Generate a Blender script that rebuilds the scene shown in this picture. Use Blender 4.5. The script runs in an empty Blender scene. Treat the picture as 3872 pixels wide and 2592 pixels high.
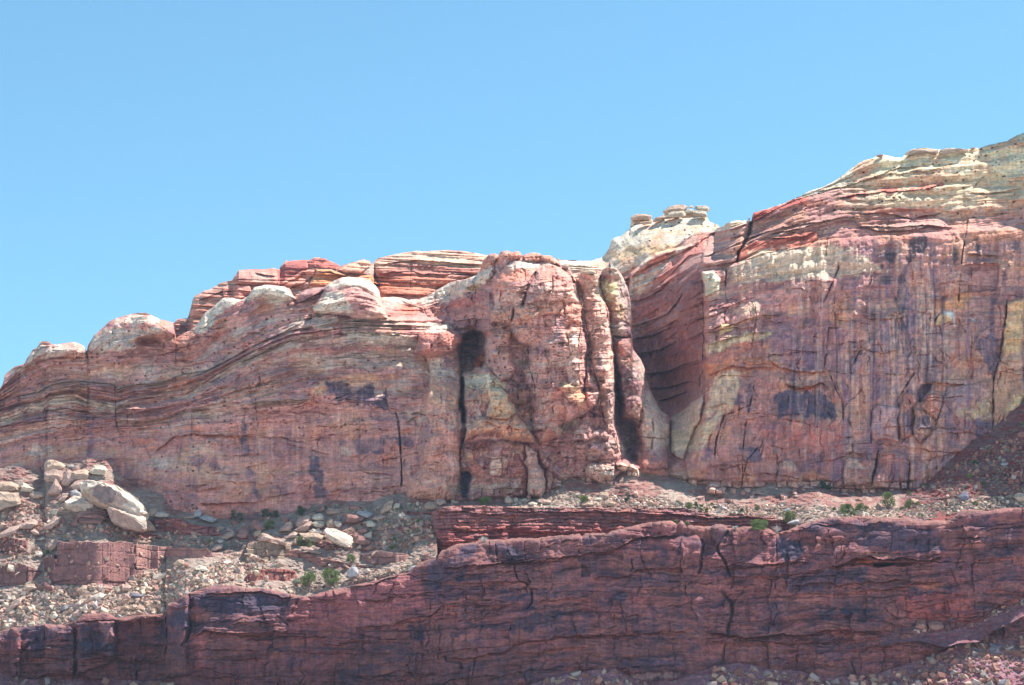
import bpy, bmesh, math, random
import numpy as np
from mathutils import Vector, Matrix

# ------------------------------------------------------------------ camera, sky, sun, exposure
scene = bpy.context.scene
PITCH = math.radians(14.0)
HFOV = math.radians(26.0)
W_, H_ = 3872.0, 2592.0
FS = (W_ / 2) / math.tan(HFOV / 2)
CAMZ = 1.6
cam_d = bpy.data.cameras.new('camera')
cam = bpy.data.objects.new('camera', cam_d)
scene.collection.objects.link(cam)
cam.location = (0, 0, CAMZ)
cam.rotation_euler = (math.pi / 2 + PITCH, 0, 0)
cam_d.sensor_width = 36
cam_d.angle = HFOV
cam_d.clip_start = 0.5
cam_d.clip_end = 20000
scene.camera = cam

SUN_EL, SUN_AZ = math.radians(61), math.radians(69)      # azimuth clockwise from the view direction (+Y)
sdir = Vector((math.sin(SUN_AZ) * math.cos(SUN_EL), math.cos(SUN_AZ) * math.cos(SUN_EL), math.sin(SUN_EL)))
world = bpy.data.worlds.new('World')
scene.world = world
world.use_nodes = True
wn = world.node_tree
bg = wn.nodes['Background']
sky = wn.nodes.new('ShaderNodeTexSky')
sky.sky_type = 'NISHITA'
sky.sun_disc = False
sky.sun_elevation = SUN_EL
sky.sun_rotation = SUN_AZ
sky.altitude = 1300
sky.air_density = 1.0
sky.dust_density = 0.1
sky.ozone_density = 0.6
tint = wn.nodes.new('ShaderNodeVectorMath'); tint.operation = 'MULTIPLY'
tint.inputs[1].default_value = (0.70, 1.01, 0.96)          # the clear, cold blue of this sky
wn.links.new(sky.outputs[0], tint.inputs[0])
wn.links.new(tint.outputs[0], bg.inputs[0])
bg.inputs[1].default_value = 0.10
sun_d = bpy.data.lights.new('sun', 'SUN')
sun_d.energy = 5.0
sun_d.angle = math.radians(0.53)
sun_d.color = (1.0, 0.97, 0.93)
sun = bpy.data.objects.new('sun', sun_d)
scene.collection.objects.link(sun)
sun.rotation_euler = sdir.to_track_quat('Z', 'Y').to_euler()
sun.location = (60, 300, 300)
scene.view_settings.view_transform = 'Standard'
scene.view_settings.look = 'None'
scene.view_settings.exposure = 1.17
scene.view_settings.gamma = 1.0
scene.cycles.max_bounces = 6
scene.cycles.diffuse_bounces = 4

# ------------------------------------------------------------------ numpy toolbox
rs = np.random.RandomState(7)
TAB = rs.rand(256, 256).astype(np.float32)

def vn(u, v, seed=0):
    u = u + seed * 17.31; v = v + seed * 9.17
    iu = np.floor(u).astype(np.int64); iv = np.floor(v).astype(np.int64)
    fu = u - iu; fv = v - iv
    fu = fu * fu * (3 - 2 * fu); fv = fv * fv * (3 - 2 * fv)
    a, b = iu & 255, (iu + 1) & 255
    c, d = iv & 255, (iv + 1) & 255
    t0 = TAB[c, a]; t1 = TAB[c, b]; t2 = TAB[d, a]; t3 = TAB[d, b]
    x0 = t0 + (t1 - t0) * fu; x1 = t2 + (t3 - t2) * fu
    return (x0 + (x1 - x0) * fv) * 2 - 1

def fbm(u, v, seed=0, octv=4, gain=0.5):
    r = 0; a = 1.0; n = 0
    for o in range(octv):
        r = r + a * vn(u, v, seed + o * 3 + 1); n += a
        u = u * 2.03 + 0.37 * v; v = v * 2.03 - 0.37 * u * 0.1; a *= gain
    return r / n

def ridg(u, v, seed=0, octv=4):
    r = 0; a = 1.0; n = 0
    for o in range(octv):
        r = r + a * (1 - np.abs(vn(u, v, seed + o * 5 + 2)) * 2.2); n += a
        u = u * 2.1; v = v * 2.1; a *= 0.55
    return r / n

def hsh(a, b, seed=0):
    return TAB[(a.astype(np.int64) * 7 + seed * 31) & 255, (b.astype(np.int64) * 13 + a.astype(np.int64) * 3 + seed * 57) & 255]

def sm(t):
    t = np.clip(t, 0, 1)
    return t * t * (3 - 2 * t)

CROPS = {'S': (0, 0, 1.0), 'D': (0, 0, 1.65329),
         'c1': (0, 1100, .41332), 'c2': (900, 900, .41332), 'c3': (1500, 900, .41332), 'c4': (1500, 1400, .41332),
         'c5': (2150, 700, .41332), 'c6': (2904, 500, .41332), 'c7': (2904, 1100, .41332), 'c8': (2150, 1300, .41332),
         't1': (0, 1700, .29979), 't2': (600, 1750, .46948), 't3': (0, 2050, .42680), 't4': (1600, 1800, .50505),
         't5': (2500, 1700, .34188), 't6': (3172, 1600, .29979), 't7': (2672, 1950, .51216), 't8': (700, 1350, .41332),
         'u1': (1100, 1850, .25641), 'u2': (500, 1850, .25641), 'u3': (2300, 1850, .34144), 'u4': (600, 900, .25641)}

def Q(c, s):
    """'x,y x,y ...' read in one enlarged view of the place -> list of frame coordinates"""
    x0, y0, k = CROPS[c]
    out = []
    for p in s.split():
        v = [float(t) for t in p.split(',')]
        out.append((x0 + v[0] * k, y0 + v[1] * k) + tuple(v[2:]))
    return out

def lin1(c):
    c = c / 255.0
    return c / 12.92 if c <= 0.04045 else ((c + 0.055) / 1.055) ** 2.4

E = (0.68, 0.81, 0.90)          # light that falls on the shaded walls, relative to white
def P(r, g, b):
    return tuple(min(0.75, lin1(v) / e) for v, e in zip((r, g, b), E))

def PL(r, g, b):
    """the same for rock seen in full sun"""
    return tuple(min(0.75, lin1(v) / 1.55) for v in (r, g, b))

def PS(r, g, b):
    return P(r * .86, g * .86, b * .86)

def smooth_line(pts, w=110):
    pts = sorted(p[:2] for p in pts)
    xs = np.arange(pts[0][0], pts[-1][0], 8.0)
    ys = np.interp(xs, [p[0] for p in pts], [p[1] for p in pts])
    n = max(1, int(w / 8)) | 1
    ys = np.convolve(np.pad(ys, n // 2, 'edge'), np.ones(n) / n, 'valid')
    return list(zip(xs, ys))

def ray(px, py):
    """frame coordinates -> x, z per metre of forward distance Y"""
    a = (px - W_ / 2) / FS; b = (H_ / 2 - py) / FS
    cp, sp = math.cos(PITCH), math.sin(PITCH)
    fy = cp - b * sp; fz = sp + b * cp
    return a / fy, fz / fy

def at(px, py, Y):
    rx, rz = ray(px, py)
    return Vector((rx * Y, Y, CAMZ + rz * Y))

def polyline_dist(x, y, pts):
    d = np.full(x.shape, 1e9, np.float32)
    for (ax, ay), (bx, by) in zip(pts[:-1], pts[1:]):
        dx, dy = bx - ax, by - ay
        t = np.clip(((x - ax) * dx + (y - ay) * dy) / (dx * dx + dy * dy + 1e-9), 0, 1)
        d = np.minimum(d, (x - ax - t * dx) ** 2 + (y - ay - t * dy) ** 2)
    return np.sqrt(d)

def inside(x, y, pts):
    r = np.zeros(x.shape, bool)
    n = len(pts)
    for i in range(n):
        ax, ay = pts[i][:2]; bx, by = pts[(i + 1) % n][:2]
        if ay == by: continue
        r ^= ((ay > y) != (by > y)) & (x < (bx - ax) * (y - ay) / (by - ay) + ax)
    return r

def lines_interp(X, Y, lines):
    """lines: from top to bottom, each a list of (x, y, value); value at (X, Y)"""
    ys, vs = [], []
    for L in lines:
        L = sorted(L)
        xs = [p[0] for p in L]
        ys.append(np.interp(X, xs, [p[1] for p in L])); vs.append(np.interp(X, xs, [p[2] for p in L]))
    out = vs[0].copy()
    for k in range(len(lines) - 1):
        t = (Y - ys[k]) / np.maximum(ys[k + 1] - ys[k], 1.0)
        m = t > 0
        out = np.where(m, vs[k] + (vs[k + 1] - vs[k]) * np.clip(t, 0, 1), out)
    return out

class Relief:
    """A rock surface: a grid of points, each at its own distance, with its own rock colour."""
    def __init__(self, x0, x1, step, top, bot, rows, warp=5.0, seed=1):
        xs = np.arange(x0, x1 + step, step)
        top = sorted(top); bot = sorted(bot)
        yt = np.interp(xs, [p[0] for p in top], [p[1] for p in top])
        yt = yt + fbm(xs / 14.0, xs * 0 + 3.3, seed + 40, 3) * 3.2
        yb = np.interp(xs, [p[0] for p in bot], [p[1] for p in bot])
        v = np.linspace(0, 1, rows)[:, None]
        self.X = np.broadcast_to(xs[None, :], (rows, len(xs))).astype(np.float64).copy()
        n = 61 if len(xs) > 200 else 5
        ysm = np.convolve(np.pad(yt, n // 2, 'edge'), np.ones(n) / n, 'valid')
        dif = np.clip(yt - ysm, -(yb - ysm) * .6, (yb - ysm) * .4); ysm = np.where(np.abs(yt - ysm) > np.abs(dif), yt - dif, ysm)
        dy = (yb - ysm)[None, :] * v
        self.Y = ysm[None, :] + dy + dif[None, :] * np.clip(1 - dy / (yb - ysm)[None, :], 0, 1) ** 2 * np.exp(-dy / (2.2 * np.abs(dif)[None, :] + 25))
        self.yt = yt
        self.D = np.zeros_like(self.X)
        self.C = np.zeros(self.X.shape + (3,), np.float32) + 0.3
        self.seed = seed
        self.Wx = self.X + fbm(self.X / 30, self.Y / 30, seed + 11, 3) * warp
        self.Wy = self.Y + fbm(self.X / 30, self.Y / 30, seed + 23, 3) * warp
        self.rows, self.cols = self.X.shape
    def sel(self, pts, pad):
        xs = [p[0] for p in pts]; ys = [p[1] for p in pts]
        c0 = np.searchsorted(self.X[0], min(xs) - pad - 8); c1 = np.searchsorted(self.X[0], max(xs) + pad + 8)
        sub = np.s_[:, c0:c1]
        Y = self.Y[sub]
        m = (Y > min(ys) - pad - 8) & (Y < max(ys) + pad + 8)
        return sub, m
    def mound(self, pts, h, r, col=None, op=1.0, power=0.5):
        """a bulge with a rounded rim"""
        pts = [p[:2] for p in pts]
        sub, m = self.sel(pts, 2)
        x, y = self.Wx[sub][m], self.Wy[sub][m]
        ins = inside(x, y, pts)
        d = polyline_dist(x, y, pts + [pts[0]])
        q = np.clip(d / r, 0, 1)
        prof = (1 - (1 - q) ** 2) ** power * ins
        D = self.D[sub]; D[m] -= h * prof; self.D[sub] = D
        if col is not None:
            self._mix(sub, m, ins * op * np.clip(d / 3, 0, 1), col)
    def step(self, pts, h, f=4.0, col=None, op=1.0):
        """a hollow (h > 0) or a flat slab (h < 0) with a crisp rim"""
        pts = [p[:2] for p in pts]
        sub, m = self.sel(pts, 2)
        x, y = self.Wx[sub][m], self.Wy[sub][m]
        ins = inside(x, y, pts)
        d = polyline_dist(x, y, pts + [pts[0]])
        D = self.D[sub]; D[m] += h * sm(d / f) * ins; self.D[sub] = D
        if col is not None:
            self._mix(sub, m, ins * op * np.clip(d / f, 0, 1), col)
    def crack(self, pts, w, depth, col=None, op=0.6):
        pts = [p[:2] for p in pts]
        sub, m = self.sel(pts, w * 3)
        x, y = self.X[sub][m] * .5 + self.Wx[sub][m] * .5, self.Y[sub][m] * .5 + self.Wy[sub][m] * .5
        d = polyline_dist(x, y, pts)
        x = self.X[sub][m]; y = self.Y[sub][m]
        if w < 4.6:
            ends = np.minimum(np.hypot(x - pts[0][0], y - pts[0][1]), np.hypot(x - pts[-1][0], y - pts[-1][1]))
            k = np.clip(0.62 + 0.9 * vn(x / 17, y / 17, self.seed + 3), 0.12, 1) * sm(ends / 22 + .15)
            w = w * (0.45 + 0.45 * k) * .86; depth = depth * k; op = op * k * .6
        D = self.D[sub]; D[m] += depth * np.exp(-(d / w) ** 4); self.D[sub] = D
        if col is not None:
            self._mix(sub, m, op * np.exp(-(d / (w * 1.3)) ** 2), col)
    def ledge(self, pts, out, up=25, under=0.6, low=14, col=None, op=0.7, cw=6):
        """a bed that stands out above the line and is undercut beneath it"""
        pts = [p[:2] for p in pts]
        sub, m = self.sel(pts, max(up, low) * 2.2)
        x, y = self.X[sub][m], self.Wy[sub][m]
        xs = [p[0] for p in pts]; ys = [p[1] for p in pts]
        o = np.argsort(xs); xs = np.array(xs)[o]; ys = np.array(ys)[o]
        yl = np.interp(x, xs, ys)
        fade = sm((x - xs[0]) / 30) * sm((xs[-1] - x) / 30)
        t = y - yl
        prof = np.where(t < 0, -out * np.exp(t / up), under * np.exp(-t / low))
        D = self.D[sub]; D[m] += prof * fade; self.D[sub] = D
        if col is not None:
            self._mix(sub, m, fade * op * np.exp(-np.abs((t - cw * .6) / cw) ** 2), col)
    def paint(self, pts, col, op=1.0, f=8.0, brk=0.35, seed=0, sx=22, sy=22):
        """a patch of rock of another colour, its edge broken up"""
        pts = [p[:2] for p in pts]
        sub, m = self.sel(pts, f * 2)
        x, y = self.Wx[sub][m], self.Wy[sub][m]
        ins = inside(x, y, pts)
        d = polyline_dist(x, y, pts + [pts[0]])
        sd = np.where(ins, d, -d)
        n = fbm(x / sx, y / sy, seed + 70, 5, .62)
        n2 = fbm(x / 9, y / 34, seed + 170, 3)
        big = min(16.0, 0.22 * min(max(p[0] for p in pts) - min(p[0] for p in pts), max(p[1] for p in pts) - min(p[1] for p in pts)))
        a = sm((sd + n * (big + 5) * (brk / .3) + n2 * 5) / (f + big * .6) + 0.5)
        a = a * np.clip(0.95 + (n + n2) * brk * 1.6, 0, 1)
        self._mix(sub, m, a * op, col)
    def _mix(self, sub, m, a, col):
        C = self.C[sub]
        a = a[:, None]
        C[m] = C[m] * (1 - a) + np.array(col, np.float32)[None, :] * a
        self.C[sub] = C
    def mixall(self, a, col):
        a = np.clip(a, 0, 1)[..., None]
        self.C = self.C * (1 - a) + np.array(col, np.float32) * a
    def pock(self, mask, cell, prob, depth, col=None, seed=0, asp=0.7):
        """small weathered hollows"""
        u = self.Wx / cell; v = self.Wy / (cell * asp)
        iu = np.floor(u); iv = np.floor(v)
        hx = 0.3 + 0.4 * hsh(iu, iv, seed + 1); hy = 0.3 + 0.4 * hsh(iu, iv, seed + 2)
        on = hsh(iu, iv, seed + 3) < prob * mask
        rad = 0.14 + 0.16 * hsh(iu, iv, seed + 4)
        d = np.hypot(u - iu - hx, v - iv - hy) / rad
        a = np.clip(1 - d, 0, 1) * on
        self.D += depth * sm(a * 1.6)
        if col is not None: self.mixall(sm(a * 2.5) * 0.55, col)
    def joint(self, pts, w, depth, off, fade):
        """a fracture; the rock on one side of it stands out and dies away"""
        sub, m = self.sel(pts, fade * 2.2)
        x, y = self.X[sub][m] * .4 + self.Wx[sub][m] * .6, self.Y[sub][m] * .4 + self.Wy[sub][m] * .6
        d = polyline_dist(x, y, pts)
        ys = [p[1] for p in pts]; xs = [p[0] for p in pts]
        if abs(ys[-1] - ys[0]) > abs(xs[-1] - xs[0]):
            if ys[0] > ys[-1]: xs, ys = xs[::-1], ys[::-1]
            side = np.sign(x - np.interp(y, ys, xs)); along = np.minimum(y - ys[0], ys[-1] - y)
        else:
            if xs[0] > xs[-1]: xs, ys = xs[::-1], ys[::-1]
            side = np.sign(np.interp(x, xs, ys) - y); along = np.minimum(x - xs[0], xs[-1] - x)
        ends = sm(along / 18 + .1)
        k = np.clip(.55 + vn(x / 15, y / 15, 3), 0.05, 1)
        D = self.D[sub]; D[m] += (depth * k * np.exp(-(d / w) ** 2) - off * np.exp(-d / fade) * (side > 0)) * ends
        self.D[sub] = D
    def streaks(self, poly, n, cols, seed, w=(5, 14), ln=(120, 420), op=(.35, .75)):
        """run-off stains that start under an edge and taper downwards"""
        rnd = random.Random(seed); pts = [p[:2] for p in poly]
        x0, x1 = min(p[0] for p in pts), max(p[0] for p in pts); y0, y1 = min(p[1] for p in pts), max(p[1] for p in pts)
        k = 0
        while k < n:
            x, y = rnd.uniform(x0, x1), rnd.uniform(y0, y1)
            if not inside(np.array([x]), np.array([y]), pts)[0]: continue
            k += 1
            L_ = rnd.uniform(*ln); wd = rnd.uniform(*w); dr = rnd.gauss(0, .05)
            sub, m = self.sel([(x - wd * 2 - 20, y), (x + wd * 2 + 20, y + L_)], 2)
            X, Y = self.X[sub][m], self.Y[sub][m]
            t = (Y - y) / L_
            cx = x + dr * (Y - y) + 3 * vn(Y / 60, Y * 0 + x, seed)
            ww = wd * (1 - .55 * t) * (.8 + .5 * vn(Y / 22, X * 0 + x, seed + 1))
            a = sm(1.3 - np.abs(X - cx) / np.maximum(ww, 1)) * sm(t * 14) * sm((1 - t) * 2.2) * (t > 0) * (t < 1)
            a = a * (.7 + .5 * vn(X / 4, Y / 50, seed + 2))
            self._mix(sub, m, np.clip(a, 0, 1) * rnd.uniform(*op), rnd.choice(cols))
    def fractures(self, poly, n, seed, vert=.5, length=(40, 180), off=(.2, .9), slope=0.0):
        rnd = random.Random(seed)
        pts = [p[:2] for p in poly]
        x0, x1 = min(p[0] for p in pts), max(p[0] for p in pts); y0, y1 = min(p[1] for p in pts), max(p[1] for p in pts)
        k = 0
        while k < n:
            x, y = rnd.uniform(x0, x1), rnd.uniform(y0, y1)
            if not inside(np.array([x]), np.array([y]), pts)[0]: continue
            k += 1
            ln = rnd.uniform(*length) * (1 if rnd.random() < .75 else 1.7)
            v = rnd.random() < vert
            P_ = [(x, y)]; a = (math.pi / 2 + rnd.gauss(0, .16)) if v else (rnd.gauss(slope, .09))
            if v: ln *= .55
            for i in range(max(3, int(ln / 16))):
                a2 = a + rnd.gauss(0, .38 if v else .22)
                x += 16 * math.cos(a2); y += 16 * math.sin(a2); P_.append((x, y))
            o = rnd.uniform(*off) * (1 if rnd.random() < .8 else 1.8)
            self.joint(P_, rnd.uniform(1.6, 2.8), rnd.uniform(.3, 1.0), o if not v or rnd.random() < .5 else o * .7, rnd.uniform(12, 45))
    def blocks(self, w, h, amp, groove, gw=1.6, seed=0, mask=1.0, U=None, V=None):
        """beds broken into joint blocks, each standing out a little differently"""
        U = self.Wx if U is None else U
        V = self.Wy if V is None else V
        row = np.floor(V / h + 0.35 * fbm(U / (w * 4), V * 0 + 1.1, seed, 2))
        vv = V / h + 0.35 * fbm(U / (w * 4), V * 0 + 1.1, seed, 2) - row
        ww = w * (0.6 + 0.9 * hsh(row, row * 0 + 5, seed))
        uu = U / ww + hsh(row, row * 0 + 9, seed) * 7
        colm = np.floor(uu); fu = uu - colm
        off = hsh(colm, row, seed + 3) * amp
        e1 = np.minimum(fu, 1 - fu) * ww; e2 = np.minimum(vv, 1 - vv) * h
        keep = hsh(colm, row, seed + 8) > 0.35
        g = np.maximum(np.exp(-(e1 / gw) ** 2) * keep, np.exp(-(e2 / gw) ** 2))
        self.D += (off + groove * g) * mask
        return g
    def depth(self, px, py):
        c = int(np.clip(round((px - self.X[0, 0]) / (self.X[0, 1] - self.X[0, 0])), 0, self.cols - 1))
        r = int(np.clip(np.searchsorted(self.Y[:, c], py), 0, self.rows - 1))
        return float(self.D[r, c])
    def world(self, back=14, backlen=60.0, drop=0.12, skirt=25.0):
        rx, rz = ray(self.X, self.Y)
        Pw = np.stack([rx * self.D, self.D, CAMZ + rz * self.D], -1)
        C = self.C
        parts, cols = [], []
        if back:
            t = np.linspace(1, 0, back, endpoint=False)[:, None] ** 1.7
            top = Pw[0][None]
            e = np.repeat(top, back, 0).copy()
            dy = backlen * t
            e[..., 1] += dy
            e[..., 0] += dy * rx[0][None] * 0.6
            e[..., 2] -= dy * drop
            e[..., 2] += fbm(self.X[0][None] / 60 + 0 * t, t * 9 + 0 * self.X[0][None], self.seed + 5, 3) * 0.8 * sm(t * 6)
            parts.append(e); cols.append(np.repeat(C[0][None], back, 0))
        parts.append(Pw); cols.append(C)
        if skirt:
            e = Pw[-1][None].copy(); e[..., 2] -= skirt; e[..., 1] -= 2
            parts.append(e); cols.append(C[-1][None])
        return np.concatenate(parts, 0), np.concatenate(cols, 0), back
    def build(self, name, mat, pieces=None, **kw):
        """pieces: list of (name, polygon) cut out of the sheet as objects of their own"""
        Pw, C, nb = self.world(**kw)
        R, K = Pw.shape[:2]
        fid = np.zeros((R - 1, K - 1), np.int32)
        if pieces:
            cx = self.X[:-1, :-1]; cy = self.Y[:-1, :-1]
            for k, (_, poly) in enumerate(pieces):
                fid[nb:nb + cx.shape[0]][inside(cx, cy, [p[:2] for p in poly])] = k + 1
                # the rows that run back belong with the column's top face
        if nb and pieces:
            fid[:nb] = fid[nb][None]
        idx = np.arange(R * K).reshape(R, K)
        q = np.stack([idx[:-1, :-1], idx[1:, :-1], idx[1:, 1:], idx[:-1, 1:]], -1)
        out = []
        for k in range((len(pieces) if pieces else 0) + 1):
            f = q[fid == k]
            if len(f) == 0: out.append(None); continue
            out.append(mesh_obj(name if k == 0 else pieces[k - 1][0], Pw.reshape(-1, 3), f, C.reshape(-1, 3), mat, False))
        return out

def mesh_obj(name, verts, faces, cols, mat, smooth=False, link=True):
    verts = np.asarray(verts, np.float32)
    faces = np.asarray(faces, np.int64)
    used, inv = np.unique(faces, return_inverse=True)
    verts = verts[used]; faces = inv.reshape(faces.shape)
    me = bpy.data.meshes.new(name)
    n, k = faces.shape
    me.vertices.add(len(verts)); me.vertices.foreach_set('co', verts.ravel())
    me.loops.add(n * k); me.loops.foreach_set('vertex_index', faces.ravel().astype(np.int32))
    me.polygons.add(n)
    me.polygons.foreach_set('loop_start', (np.arange(n) * k).astype(np.int32))
    me.polygons.foreach_set('loop_total', np.full(n, k, np.int32))
    if cols is not None:
        a = me.color_attributes.new('rock_colour', 'FLOAT_COLOR', 'POINT')
        cc = np.ones((len(verts), 4), np.float32); cc[:, :3] = np.asarray(cols, np.float32)[used]
        a.data.foreach_set('color', cc.ravel())
    me.update(calc_edges=True)
    me.polygons.foreach_set('use_smooth', np.full(n, smooth))
    me.materials.append(mat)
    o = bpy.data.objects.new(name, me)
    if link: scene.collection.objects.link(o)
    return o

def structure(o, label=None):
    o['kind'] = 'structure'
    if label: o['label'] = label
    return o

def thing(o, label, cat, group=None, kind=None):
    o['label'] = label; o['category'] = cat
    if group: o['group'] = group
    if kind: o['kind'] = kind
    return o

# ------------------------------------------------------------------ materials
def rock_material(name, attr=True, base=(0.4, 0.3, 0.25), s1=0.5, s2=2.5, bump=0.25, vary=0.22, per_object=0.0, streak=0.0):
    m = bpy.data.materials.new(name); m.use_nodes = True
    nt = m.node_tree; N = nt.nodes; Lk = nt.links
    bs = N['Principled BSDF']
    bs.inputs['Roughness'].default_value = 0.92
    bs.inputs['Specular IOR Level'].default_value = 0.2
    tc = N.new('ShaderNodeNewGeometry')
    pos = tc.outputs['Position']
    if attr:
        a = N.new('ShaderNodeAttribute'); a.attribute_name = 'rock_colour'; src = a.outputs['Color']
    else:
        a = N.new('ShaderNodeRGB'); a.outputs[0].default_value = (*base, 1); src = a.outputs[0]
        tco = N.new('ShaderNodeTexCoord'); pos = tco.outputs['Object']
    mp = N.new('ShaderNodeMapping'); mp.inputs['Scale'].default_value = (1, 1, 1.6)
    Lk.new(pos, mp.inputs[0])
    n1 = N.new('ShaderNodeTexNoise'); n1.inputs['Scale'].default_value = s1; n1.inputs['Detail'].default_value = 6; n1.inputs['Roughness'].default_value = 0.65
    n2 = N.new('ShaderNodeTexNoise'); n2.inputs['Scale'].default_value = s2; n2.inputs['Detail'].default_value = 4; n2.inputs['Roughness'].default_value = 0.7
    Lk.new(mp.outputs[0], n1.inputs['Vector']); Lk.new(pos, n2.inputs['Vector'])
    mr = N.new('ShaderNodeMapRange'); mr.inputs['From Min'].default_value = 0.3; mr.inputs['From Max'].default_value = 0.7
    mr.inputs['To Min'].default_value = 1 - vary; mr.inputs['To Max'].default_value = 1 + vary
    Lk.new(n1.outputs['Fac'], mr.inputs['Value'])
    mr2 = N.new('ShaderNodeMapRange'); mr2.inputs['From Min'].default_value = 0.3; mr2.inputs['From Max'].default_value = 0.7
    mr2.inputs['To Min'].default_value = 1 - vary * .7; mr2.inputs['To Max'].default_value = 1 + vary * .7
    Lk.new(n2.outputs['Fac'], mr2.inputs['Value'])
    mul = N.new('ShaderNodeMath'); mul.operation = 'MULTIPLY'
    Lk.new(mr.outputs[0], mul.inputs[0]); Lk.new(mr2.outputs[0], mul.inputs[1])
    fac = mul.outputs[0]
    if per_object:
        oi = N.new('ShaderNodeObjectInfo')
        mo = N.new('ShaderNodeMapRange'); mo.inputs['To Min'].default_value = 1 - per_object; mo.inputs['To Max'].default_value = 1 + per_object
        Lk.new(oi.outputs['Random'], mo.inputs['Value'])
        m3 = N.new('ShaderNodeMath'); m3.operation = 'MULTIPLY'
        Lk.new(fac, m3.inputs[0]); Lk.new(mo.outputs[0], m3.inputs[1]); fac = m3.outputs[0]
    if attr and streak:
        mb = N.new('ShaderNodeMapping'); mb.inputs['Scale'].default_value = (.12, .12, 3.2); Lk.new(pos, mb.inputs[0])
        nb = N.new('ShaderNodeTexNoise'); nb.inputs['Scale'].default_value = 1.0; nb.inputs['Detail'].default_value = 5; nb.inputs['Roughness'].default_value = .7; Lk.new(mb.outputs[0], nb.inputs['Vector'])
        rb = N.new('ShaderNodeMapRange'); rb.inputs['From Min'].default_value = .32; rb.inputs['From Max'].default_value = .68; rb.inputs['To Min'].default_value = .78; rb.inputs['To Max'].default_value = 1.2; Lk.new(nb.outputs['Fac'], rb.inputs['Value'])
        ms = N.new('ShaderNodeMapping'); ms.inputs['Scale'].default_value = (1.3, 1.3, .07); Lk.new(pos, ms.inputs[0])
        ns = N.new('ShaderNodeTexNoise'); ns.inputs['Scale'].default_value = 1.0; ns.inputs['Detail'].default_value = 5; ns.inputs['Roughness'].default_value = .65; Lk.new(ms.outputs[0], ns.inputs['Vector'])
        rr = N.new('ShaderNodeMapRange'); rr.inputs['From Min'].default_value = .36; rr.inputs['From Max'].default_value = .64; rr.inputs['To Min'].default_value = 1 - streak; rr.inputs['To Max'].default_value = 1 + streak * .6; Lk.new(ns.outputs['Fac'], rr.inputs['Value'])
        for extra in (rb, rr):
            mm = N.new('ShaderNodeMath'); mm.operation = 'MULTIPLY'; Lk.new(fac, mm.inputs[0]); Lk.new(extra.outputs[0], mm.inputs[1]); fac = mm.outputs[0]
    vm = N.new('ShaderNodeVectorMath'); vm.operation = 'SCALE'
    Lk.new(src, vm.inputs[0]); Lk.new(fac, vm.inputs['Scale'])
    Lk.new(vm.outputs[0], bs.inputs['Base Color'])
    if bump:
        b = N.new('ShaderNodeBump'); b.inputs['Strength'].default_value = 0.8; b.inputs['Distance'].default_value = bump
        ad = N.new('ShaderNodeMath'); ad.operation = 'ADD'
        Lk.new(n1.outputs['Fac'], ad.inputs[0]); Lk.new(n2.outputs['Fac'], ad.inputs[1])
        Lk.new(ad.outputs[0], b.inputs['Height']); Lk.new(b.outputs[0], bs.inputs['Normal'])
    return m

M_ROCK = rock_material('layered_sandstone', bump=0.4, s1=0.6, s2=2.2, vary=0.24, streak=.2)
M_LOW = rock_material('dark_red_sandstone', bump=0.5, s1=0.5, s2=2.0, vary=0.28, streak=.22)
M_TALUS = rock_material('talus_earth', bump=0.5, s1=0.8, s2=3.5, vary=0.3)

# ------------------------------------------------------------------ rock colours
CREAM = (.69, .565, .46); CREAM2 = (.57, .445, .37); MAUVE = P(160, 127, 125); RED = P(143, 98, 100); ROSE = P(174, 136, 134)
TAN = P(190, 146, 115); ORANGE = P(172, 112, 84); PURPLE = P(124, 102, 114); VARN = P(74, 70, 92); DARK = P(60, 57, 78)
DEEPRED = P(132, 66, 66); LOWRED = P(112, 78, 82); LOWRED2 = P(124, 80, 86); LOWVARN = P(68, 62, 84); LOWTAN = P(146, 100, 92)
PALEPINK = P(200, 165, 155); HOLE = P(95, 55, 60)

# ------------------------------------------------------------------ lower cliff
LIP = Q('t3', '-140,800 0,790 110,760 250,745 400,725 560,735 680,690 740,640 950,625 1040,672 1240,645 1470,635') + \
      Q('t2', '70,1140 250,1050 380,1000 500,980 600,985 700,1012 860,1010 1000,1045 1180,1082 1250,1062 1450,1010 1700,962 2000,880 2110,800 2240,765') + \
      Q('t4', '0,610 140,560 250,512 380,498 480,480 600,478 740,462 850,470 950,450 1080,445 1170,430 1190,455 1210,432 1340,425 1370,432 1440,403 1500,395 1600,365 1700,347 1850,335 1890,350') + \
      Q('t5', '130,795 178,830 215,785 245,800 282,850 300,838 420,845 550,852 600,825 650,828 700,836 735,865 850,872 930,850 1080,852 1200,882 1280,925 1400,892 1550,832 1750,772 1950,734 2200,732') + \
      Q('t6', '0,1198 300,1185 500,1190 850,1205 1000,1238 1200,1225 1350,1240 1450,1180 1550,1100 1700,1090 1900,1112 2050,1075 2335,1060 2600,1050')
LIPX = [p[0] for p in LIP]; LIPY = [p[1] for p in LIP]
def lipy(x): return float(np.interp(x, LIPX, LIPY))
ML = Relief(-90, 3960, 3.0, LIP, [(-100, 2690), (4000, 2690)], 300, warp=7, seed=3)
L = ML
ytop = np.interp(L.X, LIPX, LIPY)
rel = np.clip((L.Y - ytop) / (2690 - ytop), 0, 1)
Ytop = np.interp(L.X, [-90, 600, 645, 700, 1200, 1600, 1700, 2640, 2665, 2800, 3300, 3960], [514, 513, 512, 504, 506, 504, 500, 499, 500.2, 502.5, 503, 501])
L.D = Ytop - rel * np.interp(L.X, [0, 700, 2000, 3900], [1, 1, 0, 0])
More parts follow.
